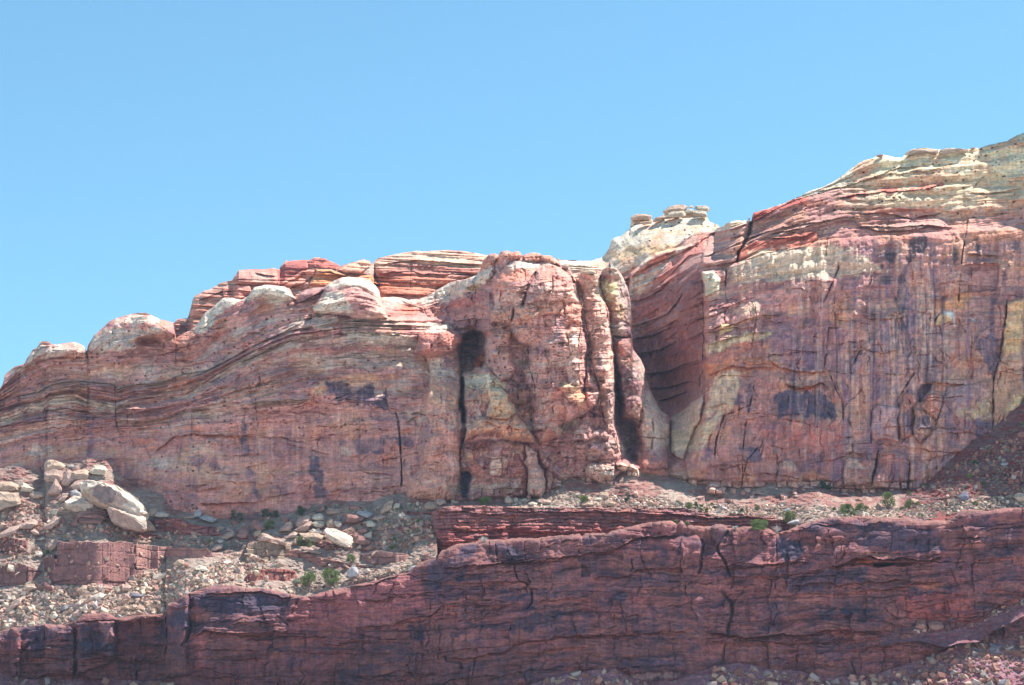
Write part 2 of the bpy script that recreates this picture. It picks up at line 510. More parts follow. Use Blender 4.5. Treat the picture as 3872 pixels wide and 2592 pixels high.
# beds: warped horizontal coordinate that follows the dip
dip = np.interp(L.X, [0, 700, 1600, 2200, 2700, 3300, 3900], [0, -20, -45, -110, -75, -95, -120])
V = L.Wy - dip - 8 * fbm(L.X / 160, L.Y / 160, 4, 2)
L.D += fbm(L.X / 210, L.Y / 150, 5, 4) * 1.7
rd = ridg(L.Wx / 120, V / 60, 9, 4)
L.D += (rd - 0.2) * 0.9 - .7 * np.tanh(4 * fbm(L.X / 300, V / 26, 91, 3)) * sm(fbm(L.X / 200, V / 60, 92, 3) * 3 + .6) + .35 * np.tanh(5 * fbm(L.X / 60, L.Y / 60, 93, 4, .6))
g1 = L.blocks(210, 84, 1.2, 0.35, 2.2, 2, V=V, mask=sm(fbm(L.X / 190, L.Y / 130, 30, 3) * 3 + 0.8))
g2 = L.blocks(70, 30, 0.5, 0.2, 1.6, 6, V=V, mask=sm(fbm(L.X / 130, L.Y / 90, 31, 3) * 4 - 0.2))
L.D += fbm(L.X / 30, L.Y / 22, 12, 4, .5) * 0.4
# colour
L.mixall(np.ones_like(L.X), LOWRED)
L.mixall(0.65 * sm(fbm(L.X / 150, V / 70, 41, 4) * 2.2 + 0.35), LOWRED2)
L.mixall(0.55 * sm(fbm(L.X / 100, V / 50, 47, 6, .62) * 4.2 - 0.35), LOWVARN)
L.mixall(0.4 * sm(fbm(L.X / 14, L.Y / 90, 51, 4) * 2.6 - 0.2), LOWVARN)
L.mixall(0.4 * sm(fbm(L.X / 70, V / 22, 57, 4) * 3.0 - 0.4), LOWTAN)
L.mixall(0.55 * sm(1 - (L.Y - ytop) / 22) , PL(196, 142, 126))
# the recess on the left of the tall corner and its buttresses
L.step(Q('t3', '-200,700 1040,690 1480,610 1490,1200 1700,1700 -200,1700'), 3.0, 30)
for pts, h, r in (('100,760 180,760 190,1180 90,1200', 2.6, 18), ('395,730 520,735 660,760 660,1190 400,1180', 1.6, 26),
                  ('675,720 860,700 1030,700 1025,1000 980,1090 680,1180', 3.2, 22), ('1480,540 1690,520 1680,700 1640,1000 1690,1180 1470,1200', 3.5, 26)):
    L.mound(Q('t3', pts), h, r)
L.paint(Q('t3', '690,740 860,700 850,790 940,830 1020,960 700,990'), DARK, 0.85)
L.mound(Q('t3', '860,700 1025,705 1025,880 935,930 880,960 920,850 870,780'), 2.0, 30, P(128, 100, 108), .5)  # sunlit patch: a bulge, its light also put in as a paler tone
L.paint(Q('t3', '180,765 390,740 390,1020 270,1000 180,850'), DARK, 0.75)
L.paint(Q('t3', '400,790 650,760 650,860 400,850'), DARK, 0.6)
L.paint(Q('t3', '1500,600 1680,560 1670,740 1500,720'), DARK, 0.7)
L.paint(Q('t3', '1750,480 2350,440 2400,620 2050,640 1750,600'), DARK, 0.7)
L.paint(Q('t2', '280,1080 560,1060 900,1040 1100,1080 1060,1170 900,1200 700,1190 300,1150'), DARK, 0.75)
L.paint(Q('t2', '1130,1090 1500,1050 2100,890 2140,1150 1900,1250 1560,1330 1040,1330 1060,1200'), P(146, 94, 100), 0.7)
L.paint(Q('t3', '1710,820 1810,830 1830,1100 1740,1150'), P(150, 100, 108), 0.7)
L.step(Q('t3', '1650,530 1730,490 1720,560 1680,600'), 1.5, 5, HOLE, 0.3)
L.step(Q('t3', '180,950 270,860 275,900 185,970'), 1.3, 6, P(150, 90, 75), 0.5)
for pl in ('1000,1130 1600,1150 1930,1100 1960,1160 1250,1180', ):
    pass
VP = [('t4', '560,850 640,840 640,865 570,870'), ('t4', '590,900 820,880 800,930 600,935'), ('t4', '860,860 1000,870 1000,910 880,905'),
      ('t4', '680,1080 850,1030 1090,1015 1060,1080 940,1130 760,1160 670,1180'), ('t4', '1390,890 1530,880 1500,930 1420,935'),
      ('t4', '280,530 400,520 380,610 250,640'), ('t4', '560,520 700,520 740,620 580,650'), ('t4', '330,1100 480,1080 600,1110 520,1150 350,1130'),
      ('t4', '1480,1390 1700,1370 1920,1360 1960,1430 1680,1460 1470,1440'), ('t4', '200,700 330,680 300,790 180,780'),
      ('t7', '560,440 900,400 1000,460 860,540 600,560'), ('t7', '920,400 1200,390 1180,480 960,500'), ('t7', '820,690 1230,680 1240,710 1000,750 860,780 820,740'),
      ('t7', '520,200 680,200 700,330 560,330'), ('t7', '1100,60 1450,70 1700,120 1750,260 1400,250 1120,220'), ('t7', '1680,880 1870,860 1850,940 1700,950'),
      ('t7', '700,60 850,60 800,140 720,130'), ('t7', '1500,520 1700,560 1560,640 1480,600'), ('t5', '1280,980 1520,1000 1560,1180 1330,1220'),
      ('t2', '0,1250 60,1240 60,1400 0,1420'), ('t2', '80,1190 240,1180 240,1340 100,1300'), ('t2', '2030,1310 2140,1300 2140,1420 2040,1430'),
      ('t2', '2130,800 2343,780 2343,1000 2150,1000')]
for i, (c, s) in enumerate(VP): L.paint(Q(c, s), LOWVARN if i % 3 else DARK, 0.85, 8, 0.4, i)
# ledges and long cracks
LD = [('t4', '140,690 250,680 350,672 440,662 540,660 690,645 760,640 880,635 980,610 1090,598 1180,595 1240,575 1370,570 1420,548 1480,520 1560,485 1620,462 1740,458 1900,440', 1.8, 60, 1.2),
      ('t4', '90,790 300,800 400,805 540,792 660,790 820,800', .7, 40, .6), ('t4', '110,965 230,975 420,960 560,968 700,960', .8, 40, .6),
      ('t4', '650,1240 760,1240 930,1230 980,1190 1080,1200 1160,1190 1300,1210', .9, 50, .9), ('t4', '160,1360 300,1370 400,1350 520,1330 650,1300 700,1245', 1.0, 60, .9),
      ('t4', '1240,770 1340,750 1440,765 1540,740 1600,700 1720,690 1860,690 1990,690', .9, 50, .9), ('t4', '830,960 900,935 1060,930 1120,900 1200,930 1290,920', .4, 25, .5),
      ('t4', '1060,1200 1300,1190 1450,1190 1600,1185 1750,1165 1980,1155', 1.0, 50, 1.0), ('t4', '680,1320 900,1325 970,1295 1100,1290 1250,1280', .5, 30, .5),
      ('t7', '100,395 300,380 480,355 600,345 770,345', 1.2, 60, .8), ('t7', '120,455 320,450 500,440 640,425 800,408 900,385', 1.1, 40, .9),
      ('t7', '880,375 1000,360 1100,310 1200,295 1300,330 1400,310 1550,320 1650,330 1750,300', 2.4, 70, 2.4),
      ('t7', '620,515 760,495 930,490 960,520 1100,500 1190,485 1330,490 1400,470 1520,490', .9, 40, .9), ('t7', '1300,545 1450,535 1540,490 1620,485 1750,490', 1.0, 30, .8),
      ('t7', '130,500 250,515 350,535', .5, 20, .5), ('t7', '700,560 900,580 1250,560', .35, 20, .3), ('t7', '560,600 680,580 780,580', .3, 20, .3),
      ('t7', '520,845 560,830 620,800 660,775', .6, 20, .6), ('t7', '0,860 150,880 300,895 480,885 650,875 780,875 850,850 1000,845 1150,855 1320,850', 2.0, 90, 1.8),
      ('t7', '0,940 300,945 650,940 900,930 1200,905 1320,880', .5, 14, .5), ('t7', '1240,990 1300,965 1400,945', .6, 20, .6), ('t7', '1500,1010 1700,1000 1850,940 2010,920 2160,910', .8, 40, .7),
      ('t7', '1830,165 1960,160 2050,165', .9, 30, .9), ('t7', '1800,220 1900,205 2100,200 2343,190', .6, 30, .6), ('t7', '1950,325 2150,315 2343,300', .5, 40, .5),
      ('t7', '1750,770 1950,780 2020,760 2200,640 2400,560', .8, 40, .5), ('t7', '1520,690 1600,680 1680,650 1850,620', .4, 20, .5),
      ('t7', '1050,560 1250,548 1400,545', .3, 20, .3), ('t7', '2050,545 2200,550 2343,560', .4, 20, .5), ('t7', '1020,990 1150,985 1330,930', .4, 20, .3),
      ('t2', '260,1420 370,1355 500,1370 700,1380 860,1365 1000,1355 1060,1340', 1.0, 50, .9), ('t2', '700,1420 900,1425 1000,1390 1200,1410 1360,1395', .8, 30, .7),
      ('t2', '1560,1330 1700,1320 1900,1310 1960,1270 2060,1245 2200,1220 2300,1150', 1.0, 50, .9), ('t2', '1300,1460 1450,1470 1560,1420 1700,1440', .6, 30, .7),
      ('t2', '1380,1535 1500,1520 1620,1470', .5, 30, .5), ('t2', '1250,1085 1340,1105 1450,1125', .7, 20, .7), ('t2', '1640,1105 1760,1105 1900,1080 1960,1050', .8, 25, .9),
      ('t2', '370,1055 560,1050 680,1045 800,1040 900,1060 1000,1080 1100,1075', .9, 30, .9),
      ('t3', '100,1200 300,1210 420,1165 560,1170 700,1190 900,1215 980,1160', .8, 50, .8), ('t3', '180,1030 380,1020 500,1030 640,1040', .7, 40, .6),
      ('t3', '690,980 850,990 1000,1020 1130,1050 1300,1050 1460,1055', .9, 30, .8), ('t3', '1480,1200 1600,1190 1700,1170', 1.0, 40, 1.0), ('t3', '1800,800 1950,810 2100,830 2340,830', .8, 50, .7),
      ('t3', '2000,1050 2200,1040 2343,1030', .6, 50, .6), ('t3', '730,700 1030,690 1240,705 1480,690', 1.0, 26, .8), ('t3', '1490,595 1640,580 1720,550', .8, 20, .8)]
for c, s, o, u, un in LD:
    L.ledge(Q(c, s), o * 1.15, u * .7, un * 1.25, 9, P(146, 86, 74), 0.36, 7)
for c, s, w, d in [('t4', '540,500 550,580 555,655', 3.5, 1.4), ('t4', '685,648 690,720 715,790 770,800 815,850 815,950 775,1000 770,1025', 3.5, 1.6), ('t4', '1180,450 1165,560 1185,600', 3.5, 1.6),
                   ('t4', '320,860 322,930 315,1000 330,1060', 3, 1.3), ('t4', '755,480 765,560 765,640', 2.2, .8), ('t4', '700,1060 660,1120 645,1200', 2.5, 1), ('t4', '980,1030 990,1110 1000,1180', 2, .7),
                   ('t4', '470,1490 480,1560', 2.5, 1), ('t4', '1140,1390 1170,1420 1165,1460 1140,1475', 3, 1.2), ('t4', '990,1450 990,1520', 3, 1.2), ('t4', '165,1355 180,1385 280,1400 290,1440', 4, 1.2),
                   ('t5', '730,910 650,1010 615,1075 640,1150 700,1230 730,1290 740,1340 765,1400', 4, 1.8), ('t5', '1270,960 1275,1100 1285,1250', 2.5, .8), ('t5', '1530,860 1530,1080 1570,1150 1640,1240', 2.5, .8), ('t5', '1700,1150 1780,1100 1830,1050 1790,960', 2.6, .8),
                   ('t5', '440,1000 460,1060 440,1180 440,1290 420,1360', 5, 1.6), ('t7', '110,560 190,650 190,740 160,800 155,880', 5, 1.5), ('t7', '1300,670 1350,720 1370,740 1440,765', 3, 1), ('t7', '1865,360 1885,420', 2.5, .8),
                   ('t7', '1950,330 1960,450 1980,600 1975,700', 3, .9), ('t7', '670,960 665,1050 670,1100', 3, 1), ('t7', '1140,1080 1150,1160', 2.5, .8), ('t7', '1490,1010 1510,1100', 2.5, .9), ('t7', '2045,650 2050,740', 3.5, 1.3),
                   ('t2', '860,1560 880,1500 940,1440 960,1370', 3, 1.2), ('t2', '1060,1220 1100,1150 1125,1090', 3, 1.2), ('t2', '250,1070 240,1250 260,1340 230,1420 190,1470', 4, 1.5), ('t2', '930,1215 1000,1270 1060,1320', 3, 1),
                   ('t2', '1970,1340 1965,1420', 2.5, .9), ('t2', '820,1250 820,1350', 2, .6), ('t3', '665,760 660,1000 650,1200', 3.5, 1.4), ('t3', '1040,700 1035,850 1030,1000', 2.5, 1), ('t3', '1240,650 1250,800 1230,1000', 2.5, .8), ('t3', '1470,650 1480,900 1460,1050', 3, 1.2),
                   ('t3', '1380,760 1370,870', 3, 1), ('t3', '1200,1010 1210,1100 1210,1240', 3.5, 1.4), ('t3', '395,740 390,1020', 2.5, 1), ('t3', '150,1050 150,1200', 3, 1)]:
    L.crack(Q(c, s), w * 1.15, d, DARK, 0.35)
L.fractures([(640, 2260), (1000, 2120), (1650, 2090), (2500, 2010), (3900, 1960), (3900, 2560), (640, 2600)], 170, 5, .3, (90, 340), slope=-.06)
L.fractures([(640, 2260), (1000, 2120), (1650, 2090), (2500, 2010), (3900, 1960), (3900, 2500), (640, 2540)], 60, 8, 1.0, (120, 300), (.7, 1.7))
L.fractures([(-80, 2400), (640, 2340), (640, 2590), (-80, 2560)], 45, 6, .55)
# cave mouth, round hollow, bright prow at the step of the cliff
L.step(Q('t7', '1020,345 1100,300 1180,300 1230,330 1400,340 1540,335 1500,380 1380,375 1290,392 1220,388 1190,365 1060,375'), 2.2, 9, P(150, 88, 62), 0.8)
L.step(Q('t7', '1220,345 1300,350 1400,345 1380,370 1300,388 1220,385'), 5.0, 7, P(60, 35, 40), 0.8)
L.paint(Q('t7', '1100,270 1230,290 1400,320 1380,300 1220,280'), TAN, 0.5)
L.paint(Q('t7', '1500,520 1640,490 1760,500 1720,540 1560,560'), ORANGE, 0.6); L.paint(Q('t7', '1400,590 1980,580 1970,760 1500,760 1450,680'), P(150, 82, 78), 0.5)
L.paint(Q('t4', '1480,1480 1700,1470 1930,1470 1900,1510 1700,1530 1490,1520'), P(150, 132, 138), 0.8)
L.step(Q('t4', '1180,660 1220,670 1245,730 1245,755 1190,765 1185,700'), 1.3, 5)
L.mound(Q('t5', '0,790 165,815 178,940 0,960'), 1.2, 20)
L.mound(Q('t5', '565,850 610,822 700,832 725,900 700,960 640,1060 600,1060 555,980'), 3.0, 24)
L.mound(Q('t5', '180,960 400,940 440,1000 465,1060 440,1160 300,1200 -400,1150 -400,1000'), 1.6, 14)
L.mound(Q('t4', '1450,1430 1500,1370 1700,1350 1930,1330 1980,1400 1970,1470 1700,1470 1500,1490'), 2.5, 16)
L.C *= np.array([.86, .88, .86], np.float32)
# rounded brow
dpx = np.maximum(L.Y - ytop, 0)
L.D += 3.2 * (1 - np.sqrt(1 - np.clip(1 - dpx / 26, 0, 1) ** 2))

# ------------------------------------------------------------------ bench wall behind the brow of the lower cliff
BT = Q('t4', '70,268 120,240 250,222 400,224 500,225 700,235 860,240 1000,235 1150,240 1300,235 1500,250 1700,246 1980,250') + Q('t5', '270,648 400,690 500,698 620,738 750,722 850,712 950,722 1050,745 1250,758 1380,792 1520,840 1700,800')
MB = Relief(1632, 3080, 2.6, BT, [(1600, 2110), (1700, 2120), (3100, 2080)], 110, warp=5, seed=21)
L = MB
ytop = np.interp(L.X, [p[0] for p in sorted(BT)], [p[1] for p in sorted(BT)])
L.D = 517 - (L.Y - ytop) * 0.02 + np.interp(L.X, [1632, 1650, 1700, 1960, 2050, 3080], [12, 3, 0, 1.5, 3, 2])
L.D += np.interp(L.X, [1900, 1940, 1990], [0, 2.5, 0]) * sm((L.Y - ytop) / 60)
L.D += ridg(L.Wx / 90, L.Wy / 22, 5, 4) * -1.0 + fbm(L.X / 30, L.Y / 12, 8, 4) * .8
g = L.blocks(46, 13, 1.1, 0.6, 1.6, 11)
L.mixall(np.ones_like(L.X), P(128, 90, 92))
L.mixall(sm((L.Wy - ytop - 60) / 26), P(132, 78, 78)); L.mixall(.6 * sm(fbm(L.X / 60, L.Y / 10, 44, 4) * 2.5 - .1), P(118, 92, 98))
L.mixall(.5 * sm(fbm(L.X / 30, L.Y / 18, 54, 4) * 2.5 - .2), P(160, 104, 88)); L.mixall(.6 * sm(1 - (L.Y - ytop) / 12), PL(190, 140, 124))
L.ledge(Q('t4', '90,280 250,262 500,290 640,280'), 1.2, 10, 1.0, 8); L.ledge(Q('t4', '700,262 900,270 1300,262 1950,300'), 1.2, 9, 1.0, 8)
L.ledge(Q('t4', '100,400 300,410 500,412 640,400'), .8, 20, .8, 10); L.ledge(Q('t5', '0,700 300,730 560,760 900,740 1300,790'), 1.2, 14, 1., 8)
L.mound(Q('t4', '100,415 180,400 240,410 500,430 500,560 90,560'), 1.0, 10); L.mound(Q('t4', '660,370 780,340 1300,320 1340,420 1200,450 660,410'), 1.2, 10)

# ------------------------------------------------------------------ talus slopes (earth and debris) and the ledge at the cliff foot
FOOT = Q('t1', '-400,560 0,420 240,420 430,500 560,560 600,420 800,380 1000,380 1100,300 1330,330 1480,520 1700,660 1900,740 2150,820') + \
       Q('u2', '700,410 900,440 1200,500 1450,500 1800,450 2300,430') + Q('u1', '350,360 600,340 900,250 1200,270 1500,170 1700,190 2000,190 2340,200') + \
       Q('c4', '600,1200 800,1200 1200,1180 1350,1150 1500,1080 1700,1060 2000,1060') + Q('c8', '560,1230 800,1290 1100,1330 1500,1370 1900,1360 2280,1330') + \
       [(3172, 1870), (3300, 1868), (3440, 1860), (3517, 1830), (3583, 1768), (3688, 1699), (3770, 1662), (3872, 1582), (3960, 1520)]
FOOT = sorted(FOOT); FX = [p[0] for p in FOOT]; FY = [p[1] for p in FOOT]
def footY(x): return np.interp(x, [-90, 0, 600, 1000, 1500, 1650, 1750, 2300, 2600, 3000, 3960], [571, 569, 560, 552, 544, 538, 536, 533, 538, 535, 532])
lipD = lambda x: float(ML.depth(x, lipy(x) + 20))
xs_ = list(range(-100, 3990, 60))
TB = [(x, lipy(x) + 10) for x in range(-100, 3990, 12)]
MT = Relief(-90, 3960, 3.0, [(x, y - 60) for x, y in zip(FX, FY)], TB, 240, warp=6, seed=33)
L = MT
xs = L.X[0]
yl = np.array([lipy(x) + 10 for x in xs]); Yl = np.array([ML.depth(x, lipy(x) + 26) + 0.6 for x in xs])
Yl = np.array([Yl[max(0, i - 12):i + 13].max() for i in range(len(Yl))])
Yl = np.convolve(np.pad(Yl, 5, 'edge'), np.ones(11) / 11, 'valid') + 1.6
yf = np.interp(xs, FX, FY); Yf = footY(xs)
t = (yl[None] - L.Y) / np.maximum(yl - yf, 20)[None]
# behind the bench wall the ground steps up
bw = np.array([np.interp(x, [p[0] for p in sorted(BT)], [p[1] for p in sorted(BT)]) for x in xs]) + 6
isb = (xs > 1640) & (xs < 3040)
Db = MB.D[0][np.clip(((xs - 1632) / 2.6).astype(int), 0, MB.cols - 1)] + 0.5
D0 = Yl[None] + (Yf - Yl)[None] * np.clip(t, 0, 1.6)
tb = (bw[None] - L.Y) / np.maximum(bw - yf, 12)[None]
D1 = np.where(L.Y < bw[None], Db[None] + (Yf - Db)[None] * np.clip(tb, 0, 3), Db[None] + 3)
wb = (sm((xs - 1650) / 8) * sm((3070 - xs) / 130))[None]
L.D = D0 * (1 - wb) + D1 * wb
MTN = fbm(L.X / 18, L.Y / 7, 15, 4) * 0.9
L.D += fbm(L.X / 90, L.Y / 40, 5, 4) * 1.6 + MTN
L.mixall(np.ones_like(L.X), PL(196, 168, 152))
redz = sm(fbm(L.X / 120, L.Y / 50, 17, 3) * 2 + .45) * sm((2130 - L.Y) / 60) * sm((L.X + 300) / 100)
L.mixall(.85 * redz, PL(178, 118, 108))
L.mixall(.5 * sm(fbm(L.X / 20, L.Y / 9, 27, 4) * 3), PL(206, 190, 172))
L.mixall(.35 * sm(fbm(L.X / 40, L.Y / 14, 37, 4) * 3 - .3), PL(160, 140, 134))
L.mixall(sm((L.X - 3380) / 60) * .8, P(104, 76, 82)); L.mixall(sm((L.X - 3380) / 60) * .85 * sm(fbm(L.X / 70 + L.Y / 50, L.Y / 16, 38, 4) * 3 + .2), P(116, 62, 60))
# rock steps that crop out of the slope
def crop_out(c, s, h, r, col, bh, bw_, seed):
    pts = Q(c, s)
    sub, m = MT.sel(pts, 2)
    D = MT.D[sub].copy(); XX, YY = MT.Wx[sub], MT.Wy[sub]
    I = np.zeros(m.shape, bool); I[m] = inside(XX[m], YY[m], pts)
    Ys = MT.Y[sub]; bots = {}
    for cc_ in range(I.shape[1]):               # an upright face that meets the slope at its foot
        rr_ = np.where(I[:, cc_])[0]
        if len(rr_) >= 2: bots[cc_] = (rr_, rr_[-1], D[rr_[-1], cc_] + .1 * Ys[rr_[-1], cc_])
    ks = sorted(bots)
    if ks:
        v0 = np.array([bots[k][2] for k in ks]); nn = min(31, (len(v0) // 2) * 2 - 1)
        v1 = np.convolve(np.pad(v0, nn // 2, 'edge'), np.ones(nn) / nn, 'valid') if nn > 2 else v0
        for k, vv in zip(ks, v1):
            rr_, b, _ = bots[k]
            face = vv - .1 * Ys[b, k] + .02 * (Ys[b, k] - Ys[rr_, k]) - .4
            D[rr_, k] = np.minimum(D[rr_, k], face)
    MT.D[sub] = D
    x, y = XX[m], YY[m]
    ins = inside(x, y, pts)
    MT._mix(sub, m, ins * 1.0, col)
    row = np.floor(y / bh + 0.3 * vn(x / 90, y * 0, seed)); fr = y / bh + 0.3 * vn(x / 90, y * 0, seed) - row
    ww = bw_ * (.6 + .9 * hsh(row, row * 0 + 3, seed)); cx = x / ww + hsh(row, row * 0 + 4, seed) * 5; cc = np.floor(cx); fc = cx - cc
    off = hsh(cc, row, seed) * 1.0
    g = np.maximum(np.exp(-(np.minimum(fr, 1 - fr) * bh / 1.8) ** 2), np.exp(-(np.minimum(fc, 1 - fc) * ww / 1.8) ** 2))
    D = MT.D[sub]; D[m] += (off * 1.0 + 0.4 * g * (.3 + hsh(cc, row, seed + 5))) * ins; MT.D[sub] = D
    n = sm(fbm(x / 26, y / 20, seed + 60, 4) * 2.2)
    MT._mix(sub, m, .45 * n * ins, PL(128, 92, 98))
crop_out('t3', '510,-4 660,0 1080,0 1180,8 1200,60 1200,250 1280,260 1240,380 1080,385 700,380 460,370 470,240 500,100', 5.0, 5, PS(143, 107, 105), 58, 165, 3)
crop_out('t3', '380,150 480,110 470,370 400,270', 3.0, 5, PS(117, 86, 86), 60, 100, 4)
crop_out('u2', '0,820 600,850 1100,870 1180,960 1180,1010 500,990 390,1170 80,1180 20,970', 4.0, 6, PS(164, 129, 123), 34, 130, 5)
crop_out('u2', '240,440 520,430 700,430 840,500 1060,540 1260,570 1330,680 1180,700 720,680 330,590', 3.4, 8, PS(146, 100, 98), 16, 40, 6)
crop_out('u2', '0,640 160,640 400,690 450,740 300,740 0,700', 2.0, 6, PS(128, 76, 75), 9, 30, 7)
crop_out('u2', '1660,1310 1860,1190 2100,1170 2340,1200 2340,1370 2200,1350 1900,1340 1660,1390', 4.0, 7, PS(154, 104, 98), 60, 36, 8)
crop_out('u1', '-100,1190 60,1200 80,1300 -100,1370', 3.0, 7, PS(154, 104, 98), 60, 36, 9)
crop_out('u2', '1690,790 2000,770 2340,830 2340,1010 2000,1060 1700,1090', 3.4, 7, PS(150, 136, 121), 26, 60, 10)
crop_out('u1', '-60,890 120,900 380,1000 560,1030 900,1110 1230,1150 880,1190 600,1170 400,1140 160,1010 -60,1000', 3.6, 6, PS(155, 118, 110), 16, 50, 11)
crop_out('u1', '1040,960 1300,920 1750,960 1700,1060 1500,1100 1260,1130 1060,1060', 3.4, 8, PS(152, 121, 116), 26, 50, 12)
crop_out('u1', '320,1450 600,1390 900,1310 1500,1190 1700,1220 1300,1330 900,1400 500,1450 320,1470', 2.2, 6, PS(159, 123, 114), 20, 70, 13)
crop_out('t1', '0,1100 160,1120 330,1160 360,1300 120,1340 0,1300', 2.6, 8, PS(139, 96, 93), 24, 36, 14)
crop_out('t3', '0,200 180,180 380,270 250,380 0,400', 2.6, 8, PS(136, 105, 100), 40, 60, 15)
crop_out('u1', '1660,320 2110,330 2100,380 1700,390', 1.8, 5, PS(142, 100, 97), 9, 30, 16)
crop_out('u1', '1590,560 2080,540 2100,600 1800,640 1610,640', 2.0, 6, PS(140, 94, 92), 10, 26, 17)
crop_out('u1', '1000,870 1500,840 2100,640 2110,690 1700,840 1300,900 1050,920', 1.4, 6, PS(150, 104, 100), 9, 40, 18)
crop_out('u1', '430,740 760,900 760,930 420,870 360,800', 1.4, 6, PS(140, 93, 90), 9, 40, 19)
crop_out('t6', '1250,600 1400,560 1700,400 2000,220 2335,100 2335,330 1900,420 1600,520 1280,700', 2.8, 10, PS(121, 80, 81), 40, 60, 20)
crop_out('t6', '2000,720 2150,640 2335,570 2335,780 2150,790', 2.4, 10, PS(105, 73, 78), 30, 50, 21)

# ------------------------------------------------------------------ rubble slope under the lower cliff
RBT = [(-90, 2560), (0, 2548)] + Q('t3', '150,1205 400,1225 700,1215 1000,1215 1300,1235 1600,1250 1720,1290') + Q('t4', '0,1600 700,1600 920,1520 1100,1480 1300,1450 1440,1440 1560,1500 1700,1540 1900,1530') + \
      Q('t7', '60,1110 250,1090 500,1130 700,1150 900,1200 1250,1175 1400,1120 1560,1070 1750,1010 1850,950 1990,900 2200,880 2343,860 2500,850')
RB = Relief(-90, 3960, 4.0, RBT, [(-100, 2700), (4000, 2700)], 90, warp=6, seed=55)
L = RB
yt_ = np.interp(L.X, [p[0] for p in sorted(RBT)], [p[1] for p in sorted(RBT)])
base = np.array([ML.depth(x, y) - .5 for x, y in zip(L.X[0], yt_[0])])
base = np.convolve(np.pad(base, 25, 'edge'), np.ones(51) / 51, 'valid')
L.D = base[None] - (L.Y - yt_) * 0.085 + fbm(L.X / 70, L.Y / 40, 9, 4) * 1.3 + fbm(L.X / 14, L.Y / 8, 19, 3) * .7
L.mixall(np.ones_like(L.X), P(126, 96, 108)); L.mixall(.7 * sm(fbm(L.X / 60, L.Y / 30, 29, 4) * 2.5), P(112, 66, 74)); L.mixall(.5 * sm(fbm(L.X / 20, L.Y / 10, 28, 4) * 2.5 - .2), P(140, 122, 134))
L.mixall(.8 * sm(1 - np.hypot((L.X - 3740) / 130, (L.Y - 2460) / 55)), P(140, 106, 84))
# second rubble-covered step on the right
R2T = Q('t7', '1280,880 1400,850 1560,840 1750,830 1850,800 2000,790 2100,710 2250,640 2343,590 2500,540')
R2 = Relief(Q('t7', '1280,880')[0][0], 3960, 3.0, R2T, [(x, y + 60 - 30 * (x < 3500)) for x, y in R2T], 26, warp=4, seed=57)
L = R2
base = np.array([ML.depth(x, y) for x, y in zip(L.X[0], L.Y[0])])
base = np.convolve(np.pad(base, 25, 'edge'), np.ones(51) / 51, 'valid')
L.D = base[None] + .6 - (L.Y - L.Y[0][None]) * 0.07 + fbm(L.X / 16, L.Y / 8, 19, 4) * .8
L.mixall(np.ones_like(L.X), P(116, 88, 98)); L.mixall(.7 * sm(fbm(L.X / 30, L.Y / 10, 29, 4) * 2.5), P(116, 68, 76))
# ------------------------------------------------------------------ upper cliff, western half, with its towers
TOP0 = Q('c1', '-250,1010 -60,960 0,900 30,840 42,772 75,745 120,710 150,692 228,668 240,630 300,562 300,540 330,530 360,490 370,466 400,460 450,470 470,490 540,490 590,480 680,467 720,478 770,508 792,560 805,500 830,465 860,400 930,350 960,320 1000,280 1060,250 1110,238 1160,225 1230,210 1280,202 1340,205 1400,230 1460,260 1560,285 1588,302 1600,345') + \
       Q('u4', '250,1490 350,1410 450,1370 540,1310 600,1230 680,1110 800,1020 880,950 930,900 980,880 1080,880 1180,910 1250,910 1320,860 1350,790 1400,740 1560,695 1750,705 1850,720 1930,755 1960,800 2000,880 2030,898 2060,840 2150,770 2280,735') + \
       Q('c2', '790,452 820,430 870,395 920,370 980,360 1060,362 1150,365 1210,385 1260,440 1292,480 1303,545 1400,540 1480,545 1560,565 1650,560 1700,545 1770,510 1860,450 1950,405 2050,385 2130,360 2180,340 2212,300') + \
       Q('c3', '775,262 782,225 805,190 850,150 900,140 930,160 960,125 1010,118 1060,130 1100,118 1130,130 1150,165 1180,145 1260,132 1310,145 1335,158 1400,160 1450,190 1490,215 1505,262 1525,242 1555,240 1582,268 1605,330 1665,325 1680,310 1720,295 1760,288 1815,300 1838,315 1848,345 1862,345 1880,300 1900,280 1932,262 1941,255 1948,222 1957,258 2020,285 2055,335 2080,380 2087,412 2110,450 2128,520 2140,600 2146,700 2150,800 2152,880 2158,1010 2230,1110 2272,1200 2285,1290') + \
       Q('c8', '700,335 760,450 820,570 850,625 900,650 920,670 928,720 932,1020 980,1150')
BOT0 = [(x, y + 34) for x, y in zip(FX, FY)]
M0 = Relief(-90, 2556, 2.35, TOP0, BOT0, 520, warp=6, seed=71)
L = M0
